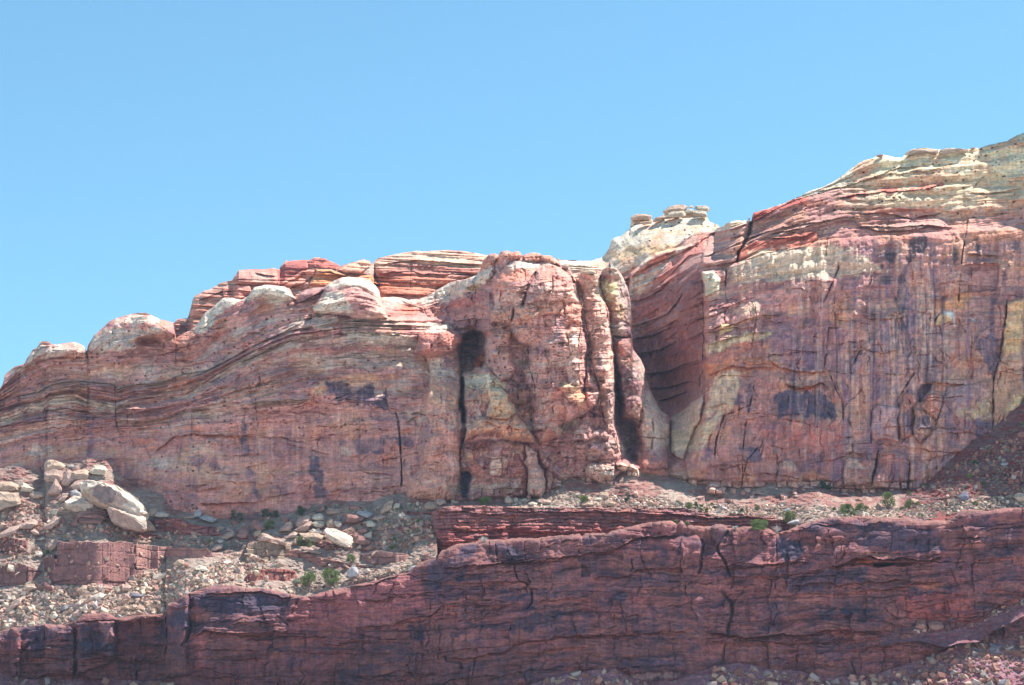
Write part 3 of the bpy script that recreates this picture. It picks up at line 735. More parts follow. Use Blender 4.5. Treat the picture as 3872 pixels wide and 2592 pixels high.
D0L = [[(-90, 1470, 592), (330, 1290, 589), (600, 1190, 586), (850, 1130, 576), (1100, 1080, 567), (1300, 1050, 562), (1440, 1090, 562), (1455, 1122, 577), (1700, 1120, 577), (1820, 1000, 563), (1950, 960, 553), (2150, 980, 550), (2300, 1030, 546), (2360, 1100, 547), (2450, 1400, 552), (2556, 1800, 553)],
       [(-90, 1575, 588), (330, 1470, 585), (700, 1380, 578), (900, 1300, 568), (1130, 1230, 558), (1300, 1212, 554), (1450, 1208, 555), (1560, 1235, 558), (1640, 1260, 567), (1800, 1260, 564), (1850, 1200, 551), (2000, 1190, 543), (2250, 1190, 541), (2380, 1250, 544), (2450, 1500, 548), (2556, 1850, 548)],
       [(-90, 1760, 582), (330, 1640, 580), (600, 1640, 573), (720, 1560, 566), (1000, 1520, 557.5), (1500, 1510, 550), (1700, 1520, 546), (1900, 1520, 541), (2300, 1540, 538), (2500, 1700, 545), (2556, 1900, 545)],
       [(-90, 1850, 578), (0, 1830, 576), (330, 1860, 574), (560, 1880, 570), (620, 1900, 564), (1000, 1930, 556), (1500, 1920, 548), (1650, 1920, 541), (1800, 1920, 537), (2300, 1880, 535), (2500, 1870, 540), (2556, 1950, 540)]]
L.D = lines_interp(L.X, L.Y, D0L)
SA = [(0, 1520, 0), (66, 1497, 0), (145, 1480, 0), (207, 1451, 0), (289, 1441, 0), (434, 1455, 0), (446, 1472, 0), (496, 1455, 0), (600, 1443, 0), (680, 1420, 0), (765, 1406, 0), (850, 1365, 0), (968, 1300, 0), (1100, 1245, 0), (1300, 1212, 0), (1560, 1220, 0), (2600, 1230, 0)]
def SL(s, v): return [(p[0], p[1], v) for p in Q('S', s)]
STR = [[(p[0], p[1], 0.0) for p in smooth_line(TOP0)], [(a, b, 1.0) for a, b, _ in SA],
       SL('0,1567 83,1542 165,1526 186,1505 289,1495 322,1513 434,1534 517,1515 700,1495 785,1443 868,1390 968,1345 1100,1290 1330,1262 1560,1270 2600,1285', 2),
       SL('0,1641 124,1612 248,1600 318,1596 434,1588 537,1592 640,1575 700,1550 850,1520 1000,1480 1170,1440 1560,1440 2600,1460', 3),
       SL('0,1760 200,1700 500,1650 600,1640 700,1640 1000,1655 1200,1652 1600,1652 2600,1660', 4), SL('0,1830 500,1850 900,1930 1600,1900 2600,1850', 5)]
S = lines_interp(L.X, L.Y, STR)
S = S + 0.05 * fbm(L.X / 130, L.Y / 60, 2, 3)
def bands(S, n, seed, x, wob=0.25):
    """a layered value that is constant along a bed and drifts slowly sideways"""
    q = S * n
    return fbm(x / 420.0 + 0 * q, q, seed, 3, 0.6) + wob * fbm(x / 60, q * 1.5, seed + 5, 3)
b1 = bands(S, 3.0, 3, L.X); b2 = bands(S, 5.6, 13, L.X, .5)
left = sm((1700 - L.X) / 200)
L.D += (-1.7 * np.tanh(b1 * 4) - .9 * np.tanh(b2 * 4) - .3 * np.tanh(4 * bands(S, 16.0, 17, L.X, .6))) * (0.35 + .65 * left) * (.3 + .7 * sm(3.9 - S)) + .7 * np.tanh(5 * fbm(L.Wx / 80, L.Wy / 70, 193, 4, .6))
L.D += fbm(L.X / 110, L.Y / 100, 5, 4) * 1.5 + fbm(L.X / 26, L.Y / 20, 15, 4, .55) * .5
L.D += np.clip(ridg(L.Wx / 70, L.Y / 260, 25, 3), -1, 1) * -.5
# colour by bed
L.mixall(np.ones_like(L.X), MAUVE)
L.mixall(sm(b1 * 2.6 + .1) * .7, RED); L.mixall(sm(b2 * 3 - .15) * .55, ROSE); L.mixall(sm(-b1 * 3.0 - .55) * .8, CREAM2)
L.mixall(sm(fbm(L.X / 90, L.Y / 60, 61, 4) * 3 - .25) * .35, PURPLE)
L.mixall(sm(fbm(L.X / 15, L.Y / 100, 65, 4) * 2.5 - .1) * sm((S - 3.3) * 2) * .4, P(150, 108, 112))
L.mixall(sm(fbm(L.X / 60, L.Y / 12, 66, 4) * 2.5 - .3) * .4, P(176, 140, 134))
L.mixall(.5 * sm(fbm(L.X / 150, L.Y / 80, 261, 5, .6) * 3.4 - .25), P(176, 140, 118)); L.mixall(.4 * sm(fbm(L.X / 90, L.Y / 60, 263, 5, .6) * 3.4 - .45), ORANGE)
red = sm(b1 * 2.6 + .1)
L.pock(np.clip(red * .9 + .12, 0, 1) * sm(3.9 - S), 13, .25, .7, HOLE, 1)
L.pock(np.clip(sm(b2 * 3) + .05, 0, 1), 20, .18, 1.0, HOLE, 2)
# thin standing beds
for c, s, o, u, un, k in [
    ('c1', '160,960 350,920 500,850 700,825 820,835 1050,858 1075,905 1200,860 1450,835 1560,815 1650,768 1850,740 2050,650', 1.0, 14, .9, CREAM2),
    ('c1', '0,1240 120,1225 220,1200 400,1190 420,1090 600,1070 780,1110 1050,1130 1150,1090 1400,1080', 1.2, 20, 1.0, None),
    ('c1', '0,1140 230,1060 400,1045 450,985 700,962 780,1005 900,1010 1050,1060 1075,1065 1250,1010', 1.3, 16, .8, CREAM),
    ('c1', '1060,1185 1200,1180 1400,1190 1550,1150', 1.2, 12, 1.0, CREAM2), ('c1', '520,1170 780,1200 800,1160 1050,1180', 1.0, 12, .8, None),
    ('c1', '1000,598 1250,600 1450,590 1560,560 1660,520 1850,470', .9, 12, 1.1, None), ('c1', '280,860 450,830 620,800 640,830', .8, 12, .7, None),
    ('c1', '640,640 720,608 790,625', 1.4, 8, 1.1, ORANGE), ('c1', '1400,1480 1600,1330 1750,1310 2000,1320 2342,1320', 1.3, 16, .9, ORANGE),
    ('c2', '320,920 420,850 560,780 700,720 830,700', .9, 20, .8, None), ('c2', '0,1140 200,1060 420,970 620,890', 1.0, 16, .9, CREAM2),
    ('c2', '860,770 1000,760 1200,745 1370,742 1530,785', 1.2, 12, .9, CREAM2), ('c2', '940,870 1100,860 1300,880 1650,905', 1.0, 12, .9, CREAM),
    ('c2', '760,985 900,975 1270,985 1600,985', .8, 12, .8, CREAM2), ('c2', '760,1100 1000,1080 1300,1075 1600,1100', .5, 12, .5, CREAM2),
    ('c2', '0,1540 80,1515 300,1490 560,1478 700,1470', 2.2, 22, .9, CREAM), ('t8', '560,440 700,430 1000,410 1150,400', 2.4, 12, 1.0, CREAM), ('t8', '210,430 300,420 430,425 540,450', 2.4, 12, 1.0, CREAM),
    ('t8', '30,480 150,480 260,470', 1.8, 12, 1.0, ORANGE), ('t8', '0,700 230,715 560,735 1000,740 1340,742', .5, 30, .35, None), ('t8', '0,790 240,795 560,805', .45, 20, .35, ROSE),
    ('t8', '1840,378 2190,368', .4, 10, .8, None), ('t8', '240,905 560,905 800,880', .3, 20, .3, None), ('t8', '600,1045 1000,1045 1300,1040', .4, 20, .3, CREAM2), ('t8', '1580,1030 1840,1045', .6, 12, .5, CREAM2),
    ('t8', '120,1250 220,1205 330,1210', .8, 14, .8, ORANGE), ('t8', '120,1350 380,1340 540,1330 680,1330', 1.1, 26, 1.0, None), ('t8', '1300,1230 1520,1210', .8, 14, .6, None), ('t8', '2000,600 2080,560 2180,545', .9, 14, .6, ORANGE),
    ('u2', '970,215 1200,215 1400,205', .9, 16, 1.0, None), ('t8', '560,560 640,500 900,520', .6, 20, .4, None),
    ('c2', '1940,755 2100,745 2330,750', .8, 16, .8, None), ('c2', '500,620 700,520 800,500', 1.0, 14, 1.2, None)]:
    L.ledge(Q(c, s), o, u, un, 8, k, .55, 5)
# domes and knobs of the crest
L.mound(Q('c1', '805,500 860,400 960,320 1060,250 1280,200 1460,262 1588,300 1600,400 1500,480 1500,540 1250,545 1000,570 900,570 820,560'), 5.0, 46)
L.mound(Q('c1', '100,720 240,640 300,545 370,465 560,490 680,467 790,520 795,570 600,600 350,640 230,700'), 3.5, 34)
L.mound(Q('u4', '1320,860 1350,790 1400,740 1560,695 1850,720 1960,800 2030,900 1850,900 1600,840 1480,870 1300,900'), 4.0, 26, CREAM)
L.mound(Q('c2', '700,520 820,430 920,370 1060,358 1210,385 1295,470 1310,560 1370,738 1100,745 850,700 700,690 680,640 780,480'), 9.0, 34)
DX = Q('c2', '1250,430 1295,470 1310,560 1340,650 1372,742')
L.D += 9 * sm((L.Wx - np.interp(L.Y, [p[1] for p in DX], [p[0] for p in DX])) / 5) * sm((1740 - L.X) / 220) * sm((1212 - L.Y) / 16) * sm((L.X - 1400) / 10)
L.mound(Q('c2', '1370,742 1400,560 1480,545 1560,600 1680,640 1700,700 1560,690 1420,720'), -2.0, 20)
L.mound(Q('c2', '820,700 900,700 940,760 940,900 870,920 850,850 700,840 660,720'), 2.2, 12)
L.paint(Q('u4', '540,1310 600,1230 680,1110 800,1020 930,900 1080,880 1180,915 1000,960 900,1060 820,1180 780,1320 600,1400 480,1370'), CREAM, .9, 6, .2)
L.paint(Q('u4', '930,900 1080,880 1200,915 1330,860 1400,740 1560,695 1850,720 2030,900 1900,930 1750,1000 1650,960 1500,880 1250,930 1060,980'), CREAM, .95, 6, .15)
L.paint(Q('c1', '240,650 300,545 370,470 480,490 680,467 780,510 790,560 640,570 500,600 330,640 260,690'), CREAM2, .85, 8)
L.paint(Q('c1', '600,500 700,490 740,540 700,560 620,540'), ROSE, .6)
L.paint(Q('c1', '120,740 210,700 220,725 110,760'), CREAM2, .8); L.paint(Q('c1', '1230,205 1340,205 1360,218 1230,220'), RED, .7, 4); L.paint(Q('c1', '1040,262 1120,238 1110,256 1050,275'), RED, .7, 4)
L.paint(Q('c1', '960,350 1060,300 1200,290 1400,300 1560,310 1590,345 1400,330 1200,320 1060,350'), ROSE, .75, 5); L.paint(Q('c1', '830,480 870,400 1000,350 1250,340 1500,350 1400,370 1200,470 1250,540 900,570 830,540'), CREAM2, .85, 8)
L.paint(Q('c1', '1060,250 1280,202 1460,262 1400,300 1060,300'), CREAM, .8, 8)
L.step(Q('c1', '1260,400 1400,370 1560,385 1640,400 1520,480 1490,530 1380,540 1260,530 1220,470'), 6.0, 34, P(150, 105, 95), .8)
L.step(Q('c1', '1180,470 1230,440 1260,520 1200,520'), 1.2, 8, TAN, .5)
for i, (c, s, k, o) in enumerate([
    ('c1', '450,990 700,960 780,1000 770,1040 600,1030 470,1070 420,1090', CREAM, .75), ('c1', '0,1140 120,1130 230,1060 400,1035 400,1090 230,1120 110,1200 0,1220', CREAM, .75),
    ('c1', '800,1000 1040,1060 1050,1110 900,1080 790,1050', CREAM, .7), ('c1', '0,1310 300,1210 400,1190 560,1130 780,1200 500,1270 200,1370 0,1420', PALEPINK, .65),
    ('c1', '300,1400 480,1400 500,1500 420,1520 250,1500', CREAM2, .6), ('c1', '1080,1190 1300,1190 1560,1150 1540,1200 1300,1230 1080,1230', PALEPINK, .6), ('c1', '1060,1035 1250,1000 1260,1030 1080,1060', CREAM, .6),
    ('c1', '800,680 980,680 960,760 820,780', PALEPINK, .5), ('c1', '520,680 760,670 780,720 600,740', ROSE, .5),
    ('c1', '1690,990 1740,900 1860,840 1860,880 1760,990', CREAM2, .7), ('c1', '2050,740 2200,600 2342,540 2342,600 2150,720', CREAM2, .7),
    ('c1', '1840,350 1960,250 2040,120 2180,80 2050,170 1960,270 1830,380', CREAM, .9), ('c1', '1500,500 1660,420 1900,400 2342,350 2342,560 2000,700 1600,760 1400,760 1440,600', RED, .45),
    ('c2', '320,920 560,750 800,700 920,745 860,850 620,830 420,880', CREAM2, .85), ('c2', '0,1160 150,1060 600,890 650,920 560,1000 250,1070 0,1200', CREAM2, .75),
    ('c2', '560,870 1000,900 1270,900 1270,975 900,975 600,960', CREAM2, .5), ('c2', '960,860 1300,870 1600,890 1640,980 1280,970 1000,930', CREAM, .75), ('c2', '950,745 1300,745 1540,780 1500,830 960,845', CREAM2, .7),
    ('c2', '680,660 800,500 900,490 1000,570 1040,680 800,690', CREAM, .85), ('c2', '800,450 920,370 1060,358 1210,385 1300,470 1290,560 1200,470 1000,440 860,460', CREAM, .95),
    ('c2', '1230,480 1290,480 1370,738 1200,738 1100,720 1250,640', PALEPINK, .8), ('c2', '500,600 760,480 860,480 780,520 700,600 520,640', RED, .6), ('c2', '930,450 1100,440 1230,500 1280,620 1200,640 1150,560 1000,520', ROSE, .7),
    ('c2', '1310,550 1480,545 1650,560 1860,450 2130,360 2230,300 2280,240 2340,250 2200,400 1900,520 1700,620 1600,600 1400,600', CREAM, .95),
    ('c2', '1360,700 1450,640 1600,620 1700,680 1500,700', P(190, 110, 92), .8), ('c2', '1700,660 1850,570 2340,520 2340,580 1900,640 1720,720', RED, .6),
    ('c2', '1400,740 1700,720 2300,640 2340,740 1900,760 1850,800 1540,770', ROSE, .7), ('c2', '1540,780 1900,780 1900,850 1650,850', CREAM2, .7),
    ('t8', '1170,320 1250,220 1420,170 1640,150 1780,190 1800,270 1500,250 1300,250 1250,330', P(196, 160, 130), .6), ('t8', '1290,250 1420,215 1490,260 1540,310 1700,260 1740,320 1830,330 1840,420 1860,490 1780,470 1540,420 1350,410 1400,350 1310,310', VARN, .85),
    ('t8', '1120,200 1180,180 1210,240 1160,300 1130,280', PURPLE, .7), ('t8', '1740,310 1805,310 1800,360 1760,390', PALEPINK, .9), ('t8', '240,410 330,400 300,430', CREAM, .5),
    ('t8', '510,580 560,590 570,790 590,900 620,1020 640,1120 700,1300 620,1290 590,1160 560,1020 540,800', P(92, 82, 100), .85), ('t8', '1150,870 1220,880 1250,1030 1240,1080 1310,1320 1210,1325 1150,1080 1140,1020', P(80, 74, 92), .92),
    ('t8', '130,900 290,900 310,1030 240,1030 200,920 150,1020 100,1010 30,920', P(112, 84, 104), .7), ('t8', '40,790 240,800 280,890 60,880', CREAM2, .55), ('t8', '300,800 560,805 540,900 340,880', PURPLE, .6),
    ('t8', '560,740 1080,745 1050,860 820,880 700,860 600,850', PURPLE, .4), ('t8', '1240,745 1340,745 1300,880', PURPLE, .6), ('t8', '1370,760 1840,750 1830,830 1600,890 1540,820 1600,810 1480,800 1380,820', VARN, .6),
    ('t8', '1370,810 1500,830 1520,890 1450,900', CREAM2, .7), ('t8', '1700,850 1820,840 1790,890 1720,880', VARN, .8), ('t8', '1850,730 2100,740 2090,830 1980,800 1880,770', VARN, .6),
    ('t8', '1870,1060 1960,1040 1980,1160 1900,1150', PURPLE, .4), ('t8', '880,930 1100,890 1100,1020 900,1020', ROSE, .3), ('t8', '100,1220 300,1215 540,1340 560,1430 120,1420', P(190, 140, 132), .6), ('t8', '560,1330 1200,1310 1840,1260 1840,1330 1200,1400 600,1440', ROSE, .6),
    ('t8', '0,1150 100,1100 130,1230 110,1390 0,1380', PURPLE, .55), ('t8', '300,900 560,900 640,1280 340,1260', ROSE, .3),
    ('t1', '1500,0 1900,80 1960,260 1360,350 1480,240', ROSE, .4), ('t1', '1460,480 1800,500 1980,440 2080,560 1750,600 1500,560', PALEPINK, .6),
    ('c1', '1930,620 2080,580 2060,650 1950,690', VARN, .5), ('c1', '1900,840 1990,820 1970,870', VARN, .5), ('c1', '1930,970 2000,960 1980,1010', VARN, .5), ('c1', '790,1200 850,1230 850,1568 810,1568', P(110, 90, 112), .7),
    ('c1', '220,1130 400,1130 400,1190 240,1220', PURPLE, .5)]):
    L.paint(Q(c, s), k, o, 7, .3, i)
for c, s, w, d in [('c1', '795,500 800,600 815,650', 3.5, 2.0), ('c1', '815,650 820,830 805,1000 790,1100 800,1220', 2.4, .9), ('c1', '1050,850 1060,1000 1062,1180 1080,1280 1120,1340', 3.5, 1.6), ('c1', '405,1040 400,1190', 2.5, 1),
                   ('c1', '1005,440 1000,530', 3, 1), ('c1', '2030,850 2035,960', 2.5, 1.0), ('c1', '700,1240 690,1320', 2, .5), ('c2', '1700,640 1715,700 1740,740', 3, 1.3), ('c2', '1850,760 1850,900', 1.5, .4),
                   ('t8', '1910,480 1960,600 1965,780 1975,900 1980,1100 1975,1220', 3.2, 1.6), ('t8', '1820,740 1810,900 1815,1000', 2.2, .9), ('t8', '2170,620 2150,700', 3, 1), ('t8', '1840,260 1830,380 1860,480', 3, .8),
                   ('c1', '650,1450 750,1260', 2, .4), ('t8', '1500,1000 1540,1200', 3, .4)]:
    L.crack(Q(c, s), w, d, DARK, .3)
L.fractures([(0, 1480), (300, 1400), (700, 1250), (1100, 1200), (1600, 1230), (1640, 1880), (900, 1900), (600, 1850), (0, 1800)], 190, 15, .35, (50, 200), (.1, .6), slope=-.05)
L.fractures([(1750, 1050), (2300, 1050), (2350, 1800), (1700, 1860)], 190, 16, .55, (40, 150), (.25, 1.1))
L.blocks(64, 44, 1.5, .35, 1.6, 61, mask=sm((L.X - 1760) / 60) * sm((2330 - L.X) / 60) * sm(fbm(L.X / 90, L.Y / 70, 62, 3) * 4 + .2))
L.streaks([(680, 1520), (1600, 1520), (1600, 1700), (680, 1700)], 46, [DARK, VARN, PALEPINK, PURPLE, VARN], 71, (4, 13), (60, 260), (.25, .6))
# hollow, toned darker to add to its shade, and towers
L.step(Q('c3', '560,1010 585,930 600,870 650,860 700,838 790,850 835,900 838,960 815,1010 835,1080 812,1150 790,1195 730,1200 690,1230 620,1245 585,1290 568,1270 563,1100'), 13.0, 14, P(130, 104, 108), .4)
L.ledge(Q('c3', '575,960 640,985 720,975 820,1000'), 2.2, 12, 1.6, 8, CREAM2, .3)
L.ledge(Q('c3', '575,1090 660,1075 760,1100'), 2.0, 12, 1.6, 8)
L.mound(Q('c3', '700,1200 690,1130 760,1060 810,1030 800,1120 760,1190'), 4.0, 14, ORANGE)
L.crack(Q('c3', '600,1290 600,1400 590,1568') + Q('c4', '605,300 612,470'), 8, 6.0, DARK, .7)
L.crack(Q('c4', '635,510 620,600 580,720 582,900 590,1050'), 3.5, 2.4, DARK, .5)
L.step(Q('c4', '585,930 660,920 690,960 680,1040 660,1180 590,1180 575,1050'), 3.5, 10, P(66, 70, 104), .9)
P1 = Q('c3', '170,1050 190,960 200,890 260,850 330,815 470,798 520,830 582,862 590,950 552,1010 560,1100 566,1240 600,1300 588,1400 575,1568') + Q('c4', '600,330 610,480 575,760 580,930 565,1130 540,1190 350,1205 90,1185 100,1000 215,900 180,700 240,560 300,480 255,380 262,260 290,200') + Q('c3', '290,1400 300,1300 290,1180 270,1090')
L.mound(P1, 7.0, 62, P(180, 140, 128), .55)
L.mound(Q('c3', '380,850 582,862 590,950 545,1010 540,1040 500,1050 460,1000 380,960'), 2.5, 16)
HEAD = Q('c3', '196,905 260,850 330,812 470,798 520,828 586,862 592,955 556,1012 500,1050 400,1060 300,1100 185,1055')
L.mound(HEAD, 5.0, 26, P(168, 112, 104), .75); L.paint(Q('c3', '250,860 330,812 470,798 520,828 440,850 330,860'), CREAM, .9, 5)
MTW = Q('c3', '890,345 960,300 1000,255 1080,205 1200,215 1300,225 1400,225 1500,275 1580,340 1640,450 1680,600 1690,790 1742,930 1745,1010 1725,1120 1722,1300 1715,1400') + Q('c4', '1840,200 1830,320 1700,420 1500,520 1480,620 1300,680 1240,500 1220,200 1150,0') + Q('c3', '1200,1150 1210,1000 1050,900 1040,790 860,780 850,690 905,640 890,520')
L.mound(MTW, 9.5, 130, P(186, 142, 134), .5)
L.mound(Q('c3', '782,225 850,150 900,140 930,170 900,230 890,340 800,400 780,330'), 2.5, 18); L.mound(Q('c3', '940,160 1010,118 1100,118 1150,165 1080,205 1000,260 930,340 900,250'), 2.5, 18)
L.mound(Q('c3', '1150,165 1260,132 1400,160 1490,215 1505,265 1450,240 1300,225 1190,215'), 3.0, 14, P(178, 130, 116))
L.mound(Q('c3', '1275,310 1330,280 1500,280 1590,350 1650,480 1675,590 1500,595 1380,590 1160,620 1200,530 1190,480 1270,370'), 4.5, 70)
L.crack(Q('c3', '1275,320 1230,380 1200,450 1180,530 1150,620'), 5, 2.2, DARK, .4); L.crack(Q('c3', '1420,330 1430,450 1415,570'), 3.5, 1.2, DARK, .3)
L.mound(Q('c3', '860,655 1060,640 1065,700 1040,780 870,770'), 2.0, 10, P(184, 144, 124), .6); L.mound(Q('c3', '1070,640 1200,610 1380,578 1520,590 1530,700 1400,695 1250,735 1060,770'), 2.4, 10, P(184, 144, 124), .6)
L.mound(Q('c3', '1380,578 1600,590 1680,620 1690,780 1660,800 1530,690 1520,600'), 1.6, 14)
L.mound(Q('c3', '835,850 960,822 1040,850 1042,1000 1060,1120 1100,1200 1050,1280 940,1320 900,1240 850,1120 828,1000'), 5.0, 18)
L.step(Q('c3', '930,985 1040,985 1045,1040 935,1060'), 1.6, 5)
L.mound(Q('c3', '590,1260 700,1230 830,1180 960,1310 1060,1300 1060,1568') + Q('c4', '1060,380 1230,520 1260,620 1000,640 600,680 620,500 600,300'), 3.2, 22)
P3 = Q('c3', '1600,345 1680,322 1760,290 1840,318 1850,440 1882,560 1935,700 1952,850 1972,1000 1982,1200 1986,1400 1992,1568') + Q('c4', '2000,190 1985,450 1930,560 1920,500 1880,380 1850,300 1840,180') + Q('c3', '1840,1400 1795,1250 1762,1050 1735,880 1702,750 1695,600 1645,430')
XL = Q('c3', '1600,330 1645,430 1695,600 1702,750 1735,880 1762,1050 1795,1250 1840,1400') + Q('c4', '1850,300 1880,380 1920,500 1935,560')
XR = Q('c3', '1846,300 1850,440 1882,560 1935,700 1952,850 1972,1000 1982,1200 1986,1400 1992,1568') + Q('c4', '1985,450 2000,560 2060,880')
L.D += 4.5 * sm((L.Wx - np.interp(L.Y, [p[1] for p in XL], [p[0] for p in XL])) / 6) * sm((1620 - L.Y) / 130) * sm((L.Y - 1020) / 40)
L.D += 6.0 * sm((L.Wx - np.interp(L.Y, [p[1] for p in XR], [p[0] for p in XR])) / 6) * sm((1780 - L.Y) / 90) * sm((L.Y - 1010) / 20)
L.mound(P3, 6.5, 52, P(206, 160, 148), .7)
L.mound(Q('c3', '1672,318 1720,292 1765,288 1838,310 1830,332 1750,330'), 2.4, 6, ORANGE)
L.mound(Q('c3', '1760,350 1840,345 1848,430 1830,450 1780,420'), 1.8, 10)
P4T = Q('c3', '1862,345 1880,300 1932,262 2020,285 2080,380 2110,450 2140,600 2150,880 2110,920 1960,900 1940,760 1885,560 1850,440')
L.mound(P4T, 7.0, 60)
LEG = Q('c3', '1960,900 2140,930 2230,1110 2272,1200 2290,1300') + Q('c8', '700,335 820,570 905,660 928,740 930,1040 900,1150 700,1150 660,1100 670,900 640,720 600,700 520,660 450,400 420,160')
L.mound(LEG, 8.0, 70)
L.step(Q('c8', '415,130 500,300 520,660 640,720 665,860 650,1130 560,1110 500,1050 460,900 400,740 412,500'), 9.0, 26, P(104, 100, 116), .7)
L.step(Q('c8', '640,640 680,560 700,640 660,760 630,800'), 3.0, 8)
L.crack(Q('c8', '690,560 760,640 775,800 760,1000'), 4, 1.6, PURPLE, .3)
# fingers and lower buttresses that catch the sun
L.mound(Q('c3', '1560,860 1600,820 1680,820 1690,900 1680,1100 1690,1280 1660,1350 1580,1340 1560,1200 1590,1050'), 2.5, 20, PALEPINK, .6)
L.mound(Q('c3', '1690,820 1742,940 1735,1050 1712,1150 1725,1280 1690,1340 1660,1240 1680,1100 1670,960'), 3.0, 14)
L.mound(Q('c3', '1480,1370 1560,1320 1680,1370 1730,1460 1690,1568 1560,1480'), 2.0, 16, TAN, .5)
L.mound(Q('c3', '1735,1200 1800,1310 1845,1400 1835,1540 1760,1560 1720,1400 1725,1290'), 3.4, 16)
L.mound(Q('c4', '835,180 900,160 960,165 1012,215 1022,285 1080,310 1092,400 1020,440 1000,450 820,430 850,280'), 8.0, 22, P(200, 165, 140))
L.mound(Q('c4', '745,430 900,430 1090,405 1180,490 1245,590 1270,675 1180,665 1000,630 985,600 920,560 700,600 620,660 640,520'), 7.0, 26, P(196, 145, 120), .7)
L.mound(Q('c4', '600,700 740,720 980,640 1180,680 1190,900 1190,1160 900,1175 700,1190 600,1190 690,940 650,900'), 3.0, 26)
L.mound(Q('c4', '860,790 960,785 965,960 940,985 860,972 850,880'), .9, 5, PALEPINK); L.mound(Q('c4', '965,785 1010,790 1028,850 1000,900 965,940'), .9, 5, PALEPINK, .7); L.mound(Q('c4', '965,738 1055,740 1040,775 970,775'), .8, 4, ROSE)
L.mound(Q('c4', '1172,682 1240,720 1282,770 1300,860 1352,920 1362,1010 1360,1100 1330,1172 1205,1162 1190,1000 1195,900 1160,850 1190,790'), 9.0, 26, PALEPINK, .6)
L.mound(Q('c4', '1290,720 1340,780 1420,850 1500,960 1500,1010 1440,960 1360,900 1300,820'), 3.0, 14); L.mound(Q('c4', '1355,905 1420,900 1425,1000 1400,1140 1350,1150 1365,1040'), 3.0, 14)
L.mound(Q('c4', '1530,300 1610,300 1650,400 1610,490 1550,470'), 2.0, 14); L.mound(Q('c4', '1640,520 1720,450 1800,540 1900,550 1948,610 1920,650 1830,610 1740,650 1640,640 1590,690 1620,590'), 3.2, 12)
L.mound(Q('c4', '1740,660 1920,655 2020,760 2060,880 1900,860 1750,830 1720,760'), 2.2, 18); L.mound(Q('c4', '1460,520 1525,545 1480,640 1465,580'), 1.2, 6, PALEPINK)
L.step(Q('c4', '1700,350 1800,370 1840,420 1800,450 1740,420'), 1.8, 9); L.step(Q('c4', '1790,395 1830,390 1830,420 1795,415'), 1.8, 6)
# foot blocks
L.mound(Q('c4', '1720,900 1760,850 2000,850 2000,1000 2080,1060 2060,1180 1900,1160 1880,1060 1740,960'), 4.0, 14, P(190, 160, 145), .6)
L.mound(Q('c4', '2010,850 2060,845 2110,880 2090,960 2010,900'), 3.2, 12, P(196, 172, 152), .6); L.mound(Q('c4', '2100,930 2130,860 2160,855 2220,930 2225,990 2180,1050 2090,1010'), 4.0, 14, P(200, 178, 160), .8)
L.mound(Q('c4', '1520,1060 1560,1010 1620,1010 1660,1080 1640,1110 1530,1100'), 2.4, 10, P(196, 180, 166), .6); L.mound(Q('c4', '1670,960 1780,955 1790,1060 1670,1080'), 2.2, 10); L.mound(Q('c4', '1420,985 1505,1010 1500,1060 1420,1080'), 2, 9, P(170, 160, 168), .7)
cr = sm((L.Y - np.interp(L.X, FX, FY) + 42) / 14) * sm((L.X - 2090) / 30)
L.blocks(26, 22, 2.6, 1.2, 2.2, 9, mask=cr); L.mixall(cr * .55, P(186, 168, 160))
for c, s, w, d in [('c4', '1220,0 1260,120 1265,300 1240,450 1240,520', 3.5, 1.8), ('c3', '1210,1000 1195,1120 1210,1200 1265,1320 1265,1400', 3, 1.4), ('c3', '1060,660 1060,720 1030,790', 3.5, 2), ('c3', '1215,640 1220,720', 2.2, 1), ('c3', '1370,590 1372,690', 2, 1),
                   ('c3', '1240,770 1235,900', 2, .7), ('c3', '1390,1100 1380,1300 1390,1500', 2, .5), ('c3', '870,200 880,340', 3, 1.2), ('c4', '1090,200 1130,300 1200,380 1240,420', 4, 1.4), ('c4', '930,340 990,440', 3, 1), ('c4', '0,400 40,700 50,1000 30,1130', 3, 1.3),
                   ('c4', '1560,740 1555,950', 2, .7), ('c4', '2070,1060 2075,1150', 3, 1.6), ('c4', '1860,300 1900,460 1920,540', 2.5, 1), ('c3', '1760,1050 1800,1230 1845,1360 1850,1500', 4, 1.6), ('c3', '1740,950 1750,1040', 4, 1.6), ('c3', '410,1100 410,1568', 2, .5), ('c4', '410,80 410,300', 1.8, .4)]:
    L.crack(Q(c, s), w, d, DARK, .3)
